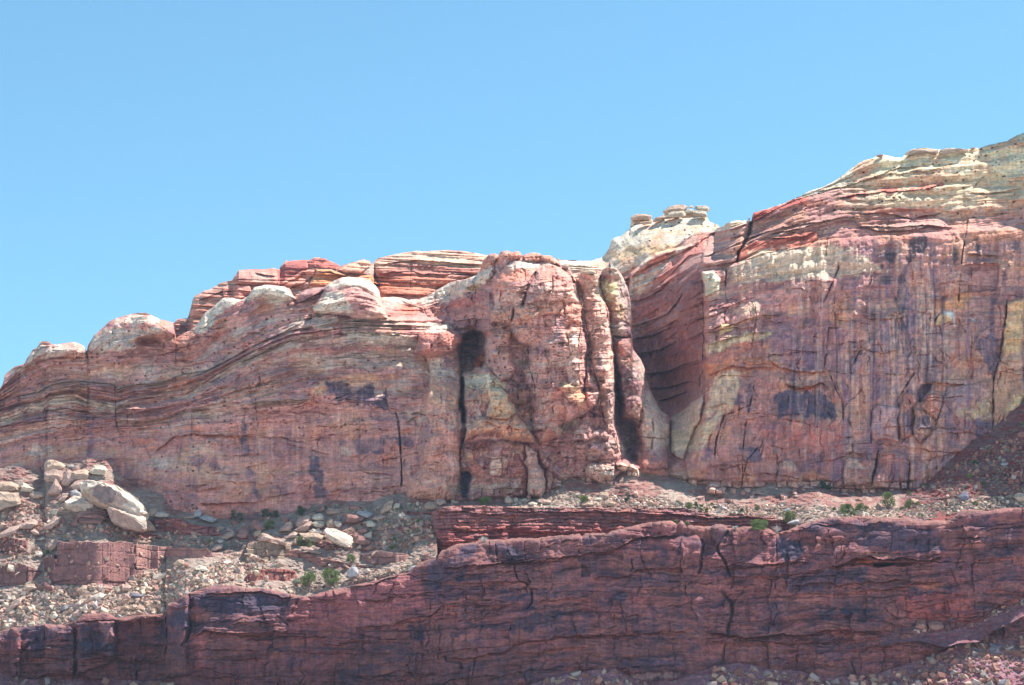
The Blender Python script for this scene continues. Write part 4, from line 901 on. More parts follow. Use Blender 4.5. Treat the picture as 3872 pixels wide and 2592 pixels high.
for i, (c, s, k, o) in enumerate([
    ('c3', '950,320 1080,205 1300,225 1450,240 1280,270 1100,270 980,330', CREAM, .95), ('c3', '900,380 1000,290 1250,280 1260,340 1100,400 900,450', P(180, 115, 95), .6), ('c3', '900,560 1150,430 1180,450 1140,600 900,640', PALEPINK, .6),
    ('c3', '1430,480 1640,450 1670,590 1430,580', PALEPINK, .7), ('c3', '1290,470 1410,450 1410,570 1280,580', PALEPINK, .6), ('c3', '740,370 820,250 880,230 870,380 700,470 400,600 380,520 600,410', CREAM, .9), ('c3', '620,470 680,430 770,440 760,480 700,500', P(130, 110, 80), .9),
    ('c3', '780,270 850,150 900,140 1010,118 1100,118 1150,165 1080,200 930,230', P(180, 122, 104), .7),
    ('c3', '300,1100 400,1110 410,1200 560,1230 570,1290 410,1310 300,1320', CREAM2, .75), ('c3', '300,1340 580,1340 590,1420 560,1568 300,1500', P(180, 152, 128), .55), ('c3', '430,1090 540,1120 550,1210 430,1190', PURPLE, .7), ('c3', '190,1000 340,890 300,1000 180,1060', PURPLE, .6),
    ('c3', '620,1290 830,1250 900,1310 1000,1330 1000,1400 620,1400', P(206, 186, 160), .7), ('c3', '620,1400 840,1400 830,1500 620,1530', P(184, 152, 124), .6), ('c4', '620,80 830,60 900,100 800,120 620,130', CREAM, .5),
    ('c3', '1060,1110 1200,1130 1200,1190 1100,1180', CREAM2, .7), ('c3', '1210,1140 1400,1130 1560,1120 1540,1200 1400,1180 1260,1170', CREAM2, .6), ('c3', '1440,760 1530,720 1520,880 1450,980 1440,900', VARN, .6), ('c3', '1060,800 1200,780 1180,820 1060,840', PURPLE, .7), ('c3', '1210,980 1380,990 1400,1060 1210,1060', PURPLE, .6),
    ('c3', '1000,1320 1260,1340 1250,1400 1040,1370', VARN, .5), ('c3', '1540,870 1680,850 1680,1330 1580,1330 1560,1200', PALEPINK, .55), ('c3', '1600,880 1660,880 1660,960 1610,950', P(200, 196, 205), .5),
    ('c3', '1850,400 1920,370 1990,420 2040,540 1990,500 1900,500 1860,530', P(212, 190, 150), .85), ('c3', '1880,500 2000,520 2100,620 2120,760 1980,740 1930,640', P(190, 168, 130), .7), ('c3', '1950,780 2080,770 2090,920 1970,900', CREAM2, .8), ('c3', '2090,420 2130,520 2150,800 2130,880 2060,560', PURPLE, .6),
    ('c3', '1970,1100 2100,1120 2230,1200 2200,1230 2000,1150', CREAM2, .4), ('c3', '1980,1120 2120,1180 2250,1300 2160,1568 1990,1568', P(110, 86, 98), .7), ('c8', '680,500 760,480 900,660 925,900 760,990 690,1000 660,800', P(190, 178, 168), .8), ('c8', '750,1010 930,1010 920,1150 740,1150', P(150, 104, 104), .7), ('c8', '690,420 760,440 840,620 780,600', CREAM2, .6),
    ('c3', '1850,1030 1900,1040 1870,1200 1830,1240 1840,1120', VARN, .6), ('c4', '1910,180 1990,190 1960,320 1920,330', VARN, .5), ('c4', '600,380 840,360 830,430 640,500', ROSE, .5), ('c4', '620,690 700,640 900,620 980,650 940,760 860,790 850,700', PURPLE, .45),
    ('c4', '740,820 830,830 820,860 760,850', VARN, .8), ('c4', '600,740 700,760 690,800 620,860', P(196, 166, 140), .6), ('c4', '1000,660 1170,690 1160,780 1060,800', PALEPINK, .5), ('c4', '870,640 985,640 970,760 940,780 870,750', P(190, 164, 168), .7), ('c4', '200,600 300,500 330,600 260,720 190,860', PURPLE, .6),
    ('c4', '0,610 150,640 150,700 0,690', VARN, .7), ('c4', '450,790 560,780 550,940 450,900', P(186, 152, 150), .6), ('c4', '250,990 340,1000 340,1060 260,1040', PALEPINK, .5), ('c4', '1300,140 1400,160 1380,200 1320,190', VARN, .5), ('c4', '1500,120 1660,130 1660,190 1560,170', P(206, 180, 150), .7),
    ('c4', '1560,200 1720,200 1740,280 1600,260', P(190, 150, 120), .5), ('c4', '1730,650 1900,640 1900,720 1740,720', PURPLE, .5), ('c4', '1300,560 1460,560 1480,700 1360,720', P(172, 118, 100), .5), ('c4', '2000,980 2090,990 2090,1150 1990,1150', VARN, .7), ('c4', '1740,900 1800,870 2000,870 2000,990 1900,1000', CREAM2, .7)]):
    L.paint(Q(c, s), k, o, 7, .3, i + 40)
L.mixall(.35 * sm(fbm(L.X / 26, L.Y / 20, 77, 4) * 3 - .4) * sm((L.X - 1600 + 30 * fbm(L.Y / 40, L.X / 90, 7, 3)) / 160), CREAM2); L.mixall(.3 * sm(fbm(L.X / 40, L.Y / 26, 79, 4) * 3 - .3) * sm((L.X - 1640) / 60), PURPLE)
tw = sm((L.X - 2060) / 60) * sm((2420 - L.X) / 30) * sm((1560 - L.Y) / 60)
L.D += tw * -.5 * fbm(L.X / 90, L.Y / 9, 83, 3) * 1.6
L.D += 1.0 * np.tanh(4 * fbm(L.Wx / 34, L.Wy / 44, 301, 4, .6)) * sm((L.X - 1580) / 60) * sm((2480 - L.X) / 60)
L.C *= np.array([1.0, 1.01, .97], np.float32)
TX = [p[0] for p in sorted(TOP0)]; TY = [p[1] for p in sorted(TOP0)]
dpx = np.maximum(L.Y - np.interp(L.X, TX, TY), 0)
R = np.interp(L.X, [0, 1300, 1500, 1850, 1900, 2556], [40, 40, 40, 40, 24, 20])
L.D += R * .13 * (1 - np.sqrt(1 - np.clip(1 - dpx / R, 0, 1) ** 2))

# ------------------------------------------------------------------ crest standing back behind the western half
TOP1 = [(560, 1240), (620, 1215)] + Q('u4', '150,1270 225,1250 280,1200 330,1193 390,1188 415,1200 440,1150 480,1000 505,890 560,840 680,780 780,745 930,660 1060,630 1095,610 1110,570 1160,520 1180,480 1300,470 1400,460 1560,465 1680,440 1745,455 1770,462 1810,400 1850,370 1990,330 2200,325') + \
       Q('c2', '430,215 500,205 600,205 650,205 700,183 790,182 825,210 900,235 940,262 975,245 1080,215 1150,196 1200,210 1232,243 1250,210 1290,185 1400,160 1500,140 1620,120 1720,125 1800,118 1880,113 1960,115 2020,118 2100,130 2200,145 2290,160') + Q('c3', '900,170 1200,190 1400,185 1480,195 1560,205 1650,210 1760,235 1900,290 2100,330')
B1 = [(500, 1380), (700, 1340), (900, 1220), (1200, 1180), (1300, 1120), (1460, 1140), (1620, 1150), (1800, 1120), (1900, 1050), (2500, 1100)]
M1 = Relief(560, 2400, 2.6, TOP1, B1, 110, warp=5, seed=91)
L = M1
T1 = sorted(TOP1); ytop = np.interp(L.X, [p[0] for p in T1], [p[1] for p in T1])
L.D = np.interp(L.X, [560, 700, 1050, 1060, 1180, 1400, 1415, 1900, 2100, 2400], [632, 630, 628, 634, 630, 622, 640, 630, 634, 640]) - (L.Y - ytop) * .12
b1 = bands(L.Y / 40 - L.X / 900, 1.2, 5, L.X); b2 = bands(L.Y / 40 - L.X / 700, 4, 8, L.X)
L.D += -1.5 * np.tanh(b1 * 4) - 1.0 * np.tanh(b2 * 4) + fbm(L.X / 60, L.Y / 40, 9, 4) * 1.2 + fbm(L.X / 14, L.Y / 9, 10, 3) * .4
L.mixall(np.ones_like(L.X), P(166, 124, 112)); L.mixall(sm(b1 * 3) * .6, P(148, 100, 94)); L.mixall(sm(b2 * 3 - .2) * .6, ROSE); L.mixall(sm(-b2 * 3 - .4) * .5, CREAM2)
L.mound(Q('u4', '1780,470 1840,370 1990,328 2200,325 2210,450 2100,560 1880,680 1760,690 1750,560'), 3.5, 16, P(150, 92, 90))
L.mound(Q('u4', '1100,600 1180,480 1350,470 1760,455 1755,690 1400,700 1100,690'), 3.0, 14)
L.mound(Q('u4', '1750,690 2000,560 2060,510 2300,450 2300,560 2240,600 2100,680 1950,750 1800,720'), 3.0, 12, P(196, 140, 128))
L.mound(Q('u4', '950,720 1060,690 1350,700 1380,800 1200,900 1100,880 950,880'), 4.0, 14, P(192, 132, 122))
L.mound(Q('c2', '640,430 700,330 705,280 860,290 1000,340 1140,345 1230,350 1290,430 1200,420 800,440'), 5.0, 14, P(184, 132, 100))
L.mound(Q('c2', '915,290 980,245 1080,215 1150,196 1232,243 1130,320 1000,330'), 4.0, 16, P(200, 150, 134))
L.mound(Q('c2', '640,210 700,183 800,182 830,210 960,260 900,290 720,270 650,250'), 2.0, 10, P(160, 98, 92))
L.mound(Q('c2', '1235,250 1300,185 1620,120 1960,115 2300,160 2240,320 1900,420 1700,560 1560,600 1320,600 1290,450'), 3.0, 30)
for i, (c, s, k, o) in enumerate([('c2', '1250,260 1300,190 1620,122 1960,115 2290,160 2240,200 1900,190 1600,210 1300,280', P(206, 165, 150), .8), ('c2', '1270,300 1560,280 1900,260 2240,290 2200,330 1700,340 1300,380', P(150, 96, 92), .7),
                                  ('c2', '1300,400 1560,330 1900,360 1900,420 1700,540 1320,540', P(176, 112, 88), .7), ('c2', '1650,190 1970,170 2240,240 2200,280 1900,250 1660,220', P(206, 178, 160), .7), ('c2', '1130,300 1240,250 1260,330 1200,340', CREAM2, .8),
                                  ('u4', '450,1190 560,900 760,850 930,880 800,1020 600,1230 540,1300 400,1290', P(156, 106, 92), .6), ('u4', '0,1200 210,1260 400,1290 540,1300 300,1450 0,1568', P(120, 90, 96), .8), ('u4', '560,850 760,760 930,690 920,760 700,840 560,900', P(186, 150, 140), .7),
                                  ('c3', '1480,195 1650,210 1760,235 1900,290 1700,330 1560,300 1480,250', CREAM, .95), ('u4', '1380,500 1650,570 1620,660 1420,640', PALEPINK, .6)]):
    L.paint(Q(c, s), k, o, 6, .3, i + 90)
for c, s, w, d in [('u4', '1750,460 1760,560 1755,690', 3, 1.6), ('c2', '1245,230 1260,330 1270,400', 4, 1.8), ('u4', '1330,470 1340,560', 3, 1.4), ('c2', '1600,190 1570,400 1590,540', 2.5, .8), ('c2', '1945,270 1950,340', 2, .7), ('c2', '650,210 645,290', 2.5, 1.2)]:
    L.crack(Q(c, s), w, d, DARK, .35)
for c, s, o, u, un in [('u4', '560,930 760,850 930,780 1100,760', 1.2, 12, 1.0), ('u4', '1400,505 1560,550 1760,560', 1.2, 10, 1.2), ('c2', '1270,330 1560,300 1700,330 2230,330', 1.2, 12, 1.0), ('c2', '1300,240 1650,200 1900,220 2240,250', 1.0, 10, .8), ('u4', '950,800 1150,770 1400,800', 1.2, 8, 1.2),
                       ('c2', '700,300 850,310 1000,350 1130,350', 1.5, 8, 1.2), ('u4', '0,1370 200,1385 400,1330', 1.0, 14, 1.0)]:
    L.ledge(Q(c, s), o, u, un, 8, None)
L.C *= np.array([.97, 1.02, .98], np.float32)
dpx = np.maximum(L.Y - ytop, 0)
L.D += 3.0 * (1 - np.sqrt(1 - np.clip(1 - dpx / 26, 0, 1) ** 2))
# ------------------------------------------------------------------ upper cliff, eastern half: gully, pale knoll, big streaked wall
TOPR = [(2180, 990)] + Q('c5', '0,690 80,693 200,697 310,660 340,620 370,580 380,540 392,500 430,478 480,470 500,448 530,422 562,402 570,330 585,302 620,300 690,310 755,310 775,325 850,290 885,262 930,250 1050,245 1100,232 1140,238 1160,245 1250,258 1268,300 1290,338 1340,352 1385,385 1400,382 1450,350 1490,335 1540,322 1610,325 1645,332 1668,342 1660,318 1650,275 1690,255 1800,225 1950,172 2060,130 2120,105 2200,60 2342,10') + \
       Q('c6', '560,475 600,455 650,420 720,370 750,340 820,295 870,262 960,240 1000,218 1035,205 1100,220 1220,240 1250,215 1262,208 1290,170 1330,152 1420,147 1500,152 1600,160 1680,145 1760,155 1850,155 1870,140 1900,140 1925,148 2050,110 2180,85 2260,40 2342,5 2500,-60') 
TR = sorted(TOPR); TRX = [p[0] for p in TR]; TRY = [p[1] for p in TR]
BOTR = [(2150, 1960)] + [(x, y + 34) for x, y in zip(FX, FY) if x > 2200 and x < 3480] + [(3500, 1880), (3600, 1810), (3700, 1760), (3960, 1640), (4300, 1600)]
MR = Relief(2190, 3960, 2.35, TOPR, BOTR, 560, warp=6, seed=101)
L = MR
RL = [[(2190, 990, 620), (2300, 980, 620), (2440, 850, 622), (2700, 850, 612), (2760, 850, 566), (2850, 800, 563), (3000, 740, 564), (3200, 640, 566), (3500, 560, 567), (3960, 480, 568)],
      [(2190, 1250, 596), (2400, 1200, 592), (2550, 1100, 580), (2660, 1000, 562), (2800, 975, 556), (3000, 945, 553), (3200, 930, 552), (3400, 910, 552), (3600, 870, 552), (3960, 850, 552)],
      [(2190, 1480, 586), (2400, 1480, 582), (2560, 1460, 574), (2640, 1400, 560), (2680, 1300, 551), (2900, 1250, 549.5), (3300, 1200, 549.5), (3960, 1200, 549.5)],
      [(2190, 1700, 564), (2400, 1700, 560), (2530, 1590, 555), (2620, 1560, 549), (2700, 1560, 546), (3000, 1560, 546), (3960, 1560, 546.5)],
      [(2190, 1960, 545), (2450, 1860, 542), (2600, 1860, 542), (3000, 1860, 542), (3500, 1840, 542), (3960, 1800, 543)]]
L.D = lines_interp(L.X, L.Y, RL)
STR = [[(x, y, 0.0) for x, y in smooth_line(TR)],
       SL('2190,1130 2390,1040 2500,990 2620,900 2760,870 2840,840 3000,760 3172,715 3300,715 3580,695 3900,680', 1),
       SL('2190,1250 2400,1140 2500,1100 2620,1010 2650,1000 2800,975 2904,925 3080,880 3200,855 3400,850 3600,860 3900,830', 2),
       SL('2190,1350 2400,1260 2530,1200 2660,1100 2800,1070 2904,1060 3100,1030 3300,1030 3900,1010', 3),
       SL('2190,1560 2400,1480 2560,1440 2660,1370 2760,1290 2900,1230 3000,1230 3900,1200', 4), SL('2190,1960 2600,1900 3900,1860', 5)]
S = lines_interp(L.X, L.Y, STR) + .04 * fbm(L.X / 130, L.Y / 60, 2, 3)
b1 = bands(S, 3.2, 23, L.X); b2 = bands(S, 6.0, 33, L.X, .5)
up = sm((2.4 - S) * 2)
L.D += (-1.8 * np.tanh(b1 * 4) - 1.0 * np.tanh(b2 * 4) - .3 * np.tanh(4 * bands(S, 16.0, 17, L.X, .6))) * (.3 + .7 * up) * (1 - .45 * sm((.95 - S) * 8)) * (1 - .6 * sm((2700 - L.X) / 60) * sm((1060 - L.Y) / 60)) + .9 * np.tanh(5 * fbm(L.Wx / 70, L.Wy / 110, 193, 4, .6)) * (1 - .6 * up)
L.D += fbm(L.X / 120, L.Y / 110, 35, 4) * 1.7 + fbm(L.X / 26, L.Y / 24, 45, 4, .55) * .5
wall = sm((S - 2.2) * 3) * sm((L.X - 2690) / 60)
L.D += ridg(L.Wx / 60, L.Y / 420, 55, 4) * -1.4 * wall
# colour
L.mixall(np.ones_like(L.X), MAUVE)
L.mixall(sm(b1 * 2.6 + .05) * .7, RED); L.mixall(sm(b2 * 3 - .1) * .5, ROSE); L.mixall(sm(-b2 * 3 - .35) * .5 * up, P(196, 168, 160))
L.mixall(sm((.95 - S) * 8), CREAM)
L.mixall(sm((.95 - S) * 8) * sm(fbm(L.X / 90, L.Y / 16, 68, 4) * 2.5 - .2) * .6, P(196, 168, 138))
L.mixall(sm((L.X - 3100) / 260) * sm((1.9 - S) * 2) * .75, P(200, 184, 160))
L.mixall(sm(fbm(L.X / 12, L.Y / 260, 71, 4) * 2.6 - .05) * wall * .6 * (.25 + .75 * sm((L.X - 2960) / 90) * sm((3620 - L.X) / 90)), PALEPINK)
L.mixall(sm(fbm(L.X / 18, L.Y / 300, 75, 4) * 2.8 - .1) * wall * sm((L.X - 3000) / 80) * .6, P(104, 88, 118))
L.mixall(sm(fbm(L.X / 90, L.Y / 80, 72, 5, .6) * 3.4 - .2) * .55, P(182, 142, 118)); L.mixall(.4 * sm(fbm(L.X / 90, L.Y / 50, 263, 5, .6) * 3.4 - .5), ORANGE)
L.mixall(sm(fbm(L.X / 60, L.Y / 40, 73, 4) * 3 - .4) * wall * .4, PURPLE)
red = sm(b1 * 2.6 + .05)
L.pock(np.clip(red * .9 + .1, 0, 1) * up, 13, .25, .7, HOLE, 11); L.pock(np.clip(up * .6, 0, 1), 22, .15, 1.0, HOLE, 12)
# the pale knoll is set farther back than the banded slope in front of it
KN = Q('c5', '-300,600 200,500 400,100 860,100 1400,100 1400,340 1392,385 1300,440 1232,482 1130,550 1000,602 880,630 800,650 700,715 580,822 560,1030 -100,900')
L.step(KN, 34.0, 10)
L.mound(Q('c5', '-50,690 310,650 400,490 560,390 880,290 1250,300 1400,380 1300,470 1200,520 1000,640 700,760 560,860 -50,1000'), 8.0, 60)
L.paint(Q('c5', '560,360 580,290 900,220 1270,230 1280,320 1150,290 950,300 780,345'), P(196, 160, 132), .8, 4)
L.paint(Q('c5', '560,1040 560,850 800,660 1000,600 1200,500 1100,590 940,700 800,830 700,960'), CREAM, .9, 8, .2)
L.paint(Q('c5', '400,640 560,560 900,550 1050,560 900,600 620,640 500,690'), P(196, 164, 130), .7); L.paint(Q('c5', '590,820 700,740 800,670 900,640 980,630 860,700 740,780'), P(180, 108, 100), .7, 5)
L.paint(Q('c5', '900,730 1000,640 1100,560 1230,490 1230,620 1060,720 960,840 880,920 780,900'), P(184, 118, 112), .75)
L.paint(Q('c5', '570,1100 700,1000 900,900 1000,820 1200,760 1240,860 1230,1380 1100,1200 1000,1080 950,1130 700,1240 570,1280'), P(124, 82, 84), .75)  # red gully beds, darkened in colour for the shade cast on them
L.paint(Q('c5', '570,1280 700,1250 950,1150 1050,980 1110,900 1080,1000 1000,1180 850,1290 700,1330 580,1400'), P(136, 126, 138), .7)  # pale gully band, its colour lowered for the same shade
L.paint(Q('c5', '570,1400 900,1300 1100,1200 1230,1380 1230,1568 600,1568'), P(112, 86, 104), .6, 20, .5)
L.paint(Q('c8', '600,60 860,-20 1230,-100 1235,460 1000,600 920,665 850,600 700,330'), P(96, 80, 100), .5, 20, .5)  # gully hollow, its deep shade put into the rock colour
L.D += 20 * np.exp(-((L.X - 2500 - .25 * (L.Y - 1480)) / 95) ** 2 - ((L.Y - 1490) / 140) ** 2) * sm((2655 - L.X) / 30) + 15 * np.exp(-((L.X - 2450) / 90) ** 2 - ((L.Y - 1300) / 120) ** 2)
L.mound(Q('c5', '1000,1160 1060,960 1120,880 1220,890 1230,1300 1225,1568') + Q('c8', '1230,240 1190,400 1120,330 1060,120 1000,-60'), 4.0, 40, P(130, 90, 88), .45)
L.fractures(Q('c5', '600,1100 1000,900 1200,800 1230,1500 700,1500'), 40, 30, .1, (60, 200), (.2, .8), slope=-.35)
L.fractures([(2700, 1150), (3000, 1050), (3900, 960), (3900, 1600), (3400, 1820), (2650, 1850)], 240, 31, .65, (50, 200), (.15, .8))
L.mound(Q('c8', '925,680 1000,640 1120,540 1245,455 1200,700 1150,800 1080,980 1060,1060 940,1010'), 4.0, 24, P(178, 164, 154))
L.paint(Q('c8', '940,800 1150,760 1100,960 940,980'), P(196, 172, 140), .6); L.crack(Q('c8', '928,700 935,1000'), 4, 1.6, DARK, .4)
L.paint(Q('c8', '560,1180 1100,1160 1150,1300 800,1290 600,1230'), P(190, 176, 166), .6)
# prow of the big wall
for c_, s_ in (('c5', '570,1285 700,1260 900,1180 1000,1060 1060,960'), ('c5', '570,1410 760,1380 950,1290'), ('c8', '620,100 850,40 1000,-20'), ('c8', '700,275 900,250 1060,190 1200,150'), ('c8', '740,420 860,400 1000,380 1150,330'), ('c8', '800,520 950,490 1100,440'), ('c5', '590,1080 760,1010 900,930')):
    L.ledge(Q(c_, s_), 1.8, 16, 1.6, 10, P(150, 132, 140), .5)
PROW = Q('c5', '1210,795 1230,780 1380,770 1440,760 1560,700 1750,620 1940,600 2342,500 5200,300 5200,3800') + Q('c8', '1100,1330 1060,1060 1140,940 1180,760 1240,600 1240,320 1225,200 1240,80') + Q('c5', '1240,1568 1235,1380 1235,900')
L.mound(PROW, 4.5, 26)
L.mound(Q('c5', '1215,800 1320,778 1390,850 1390,960 1250,1020'), 1.6, 12, P(206, 190, 175)); L.crack(Q('c5', '1445,760 1435,900 1440,1020 1460,1080'), 4, 2.0, HOLE, .4); L.crack(Q('c5', '1450,1120 1420,1200 1435,1270'), 4, 1.8, HOLE, .4)
L.mound(Q('c5', '1380,1270 1520,1270 1500,1330 1400,1370 1370,1400'), 1.2, 8, P(206, 170, 130))
L.mound(Q('c5', '1200,740 1260,540 1260,500 1400,380 1540,320 1665,345 1600,520 1540,700 1400,740'), 3.0, 24)
L.crack(Q('c5', '1670,345 1650,450 1595,560') + Q('c5', '1595,560 1555,620 1545,700'), 5, 3.0, DARK, .5)
L.mound(Q('c5', '1650,280 1690,255 1950,170 2120,105 2220,120 2100,180 1900,240 1680,340'), 2.2, 14, P(158, 90, 86))
L.mound(Q('c5', '1560,600 1700,520 1980,470 2150,430 2280,420 2280,490 2200,560 1960,600 1760,640 1560,700'), 2.2, 12, P(168, 104, 92))
for c, s, o, u, un, k in [('c6', '0,940 200,900 420,850 500,820 700,780 860,790', 1.8, 14, 1.3, P(200, 175, 165)), ('c6', '0,980 300,960 470,905', 1.6, 14, 1.2, None), ('c6', '860,870 1060,860 1200,870 1400,850 1600,860', 1.6, 16, 1.2, P(200, 180, 172)),
                          ('c6', '620,600 700,590 900,560 1100,545 1350,530 1600,490', 1.0, 12, 1.6, None), ('c6', '840,745 1060,740 1200,765 1300,790 1400,770 1600,740', 1.2, 16, 1.4, None), ('c6', '800,840 1000,905 1280,900 1480,860 1700,870', 1.4, 14, 1.0, None),
                          ('c5', '1230,660 1500,560 1640,480 2000,380 2342,330', 1.5, 16, 1.2, P(196, 160, 156)), ('c5', '1280,560 1400,500 1640,440', 1.3, 14, 1.0, P(196, 150, 146)), ('c5', '900,850 1100,650 1240,620', 1.2, 14, 1.0, P(190, 150, 146)),
                          ('c5', '1230,1160 1500,1100 1720,1010', .7, 16, .6, None), ('c5', '1240,1480 1500,1390 1700,1350 1860,1350', 1.4, 20, .9, P(204, 180, 158)), ('c5', '1240,1370 1500,1270 1720,1200 1960,1190', 1.0, 20, .8, TAN),
                          ('c8', '1240,300 1500,200 1640,215 1900,215', 1.4, 26, 1.0, P(180, 116, 88)), ('c8', '1250,590 1380,560 1480,530', 1.0, 10, .7, None), ('c6', '450,550 800,470 1000,400 1200,330 1400,300', 1.0, 10, .8, None), ('c6', '860,430 1200,380 1600,330', .8, 12, .6, None),
                          ('c6', '1840,560 2000,565 2342,510', .7, 14, .9, None), ('c6', '1800,1110 1960,1120 2130,1130', 1.4, 20, 1.2, TAN), ('c6', '1780,1210 2130,1205', 2.0, 10, 1.0, ORANGE), ('c7', '1400,840 1550,835 1700,860 1830,865', 1.4, 16, 1.0, TAN),
                          ('c7', '0,620 100,700 300,740 480,745 560,740', 1.4, 20, 1.0, P(176, 112, 82)), ('c7', '150,850 250,890 380,880 500,840 580,900', 1.4, 14, 1.4, P(176, 112, 82)), ('c7', '1080,240 1130,215 1180,240', .9, 12, .8, TAN), ('c7', '1000,745 1280,775', .8, 20, .5, PALEPINK),
                          ('c7', '700,1480 860,1490 940,1450', .8, 14, .7, None), ('t6', '0,395 200,400', .8, 14, .7, None), ('c8', '1960,360 2120,400 2250,380 2342,340', 1.0, 14, 1.2, P(190, 125, 88)), ('c5', '700,720 860,650 1000,600', .8, 8, .6, P(176, 104, 98))]:
    L.ledge(Q(c, s), o, u, un, 9, k, .55, 6)
L.step(Q('c6', '1770,1215 2130,1212 2100,1460 1880,1470 1750,1480 1740,1400'), 2.2, 8, P(150, 126, 136), .5)
L.step(Q('c7', '1400,200 1480,80 1730,20 2090,20 2080,300 1900,420 1880,820 1420,830 1380,560 1390,400'), 1.4, 8)
L.mound(Q('c7', '1520,300 1600,180 1690,200 1680,280 1620,290 1530,330'), 1.2, 6, P(206, 160, 120)); L.paint(Q('c7', '1560,240 1600,180 1690,195 1710,320 1690,260 1600,210'), P(235, 235, 240), .9, 3, .1)
L.paint(Q('c7', '1860,250 1890,250 1885,320 1865,300'), P(235, 235, 240), .8, 3, .1); L.paint(Q('c7', '1410,380 1480,370 1470,400 1420,410'), P(220, 225, 235), .8, 3, .1)
L.step(Q('c7', '1360,940 1400,850 1520,840 1480,930 1440,960 1400,1040 1370,1030'), 3.0, 8, P(104, 92, 118), .7)
L.mound(Q('c7', '1210,1040 1260,930 1360,940 1370,1010 1320,1080 1320,1330 1220,1350 1190,1200'), 2.6, 12, P(176, 122, 110), .5)
L.mound(Q('c7', '1400,1060 1480,940 1600,960 1600,1040 1545,1180 1460,1110'), 2.6, 10, P(190, 128, 108), .7); L.mound(Q('c7', '1340,1070 1480,1110 1520,1180 1490,1270 1400,1400 1330,1330'), 2.6, 12)
L.mound(Q('c7', '1830,860 1640,880 1600,1040 1540,1220 1400,1420 1380,1568 2060,1400 2060,800'), 1.6, 20)
L.mound(Q('c7', '2140,600 2190,100 2342,60 2342,1200 2060,1400 2060,820'), 2.4, 16, P(190, 158, 128), .5)
L.mound(Q('c7', '950,1100 1000,1040 1060,1050 1200,1060 1200,1380 1060,1350 990,1370 945,1340'), 1.4, 10, P(176, 150, 160), .5)
L.mound(Q('c8', '1930,1140 1960,1050 2040,1060 2120,1130 2150,1250 2090,1350 1860,1360 1880,1260'), 1.8, 20)
L.mound(Q('c8', '1240,1330 1280,1270 1380,1270 1440,1340 1420,1390 1240,1380'), 3.0, 14, P(176, 150, 144), .6)
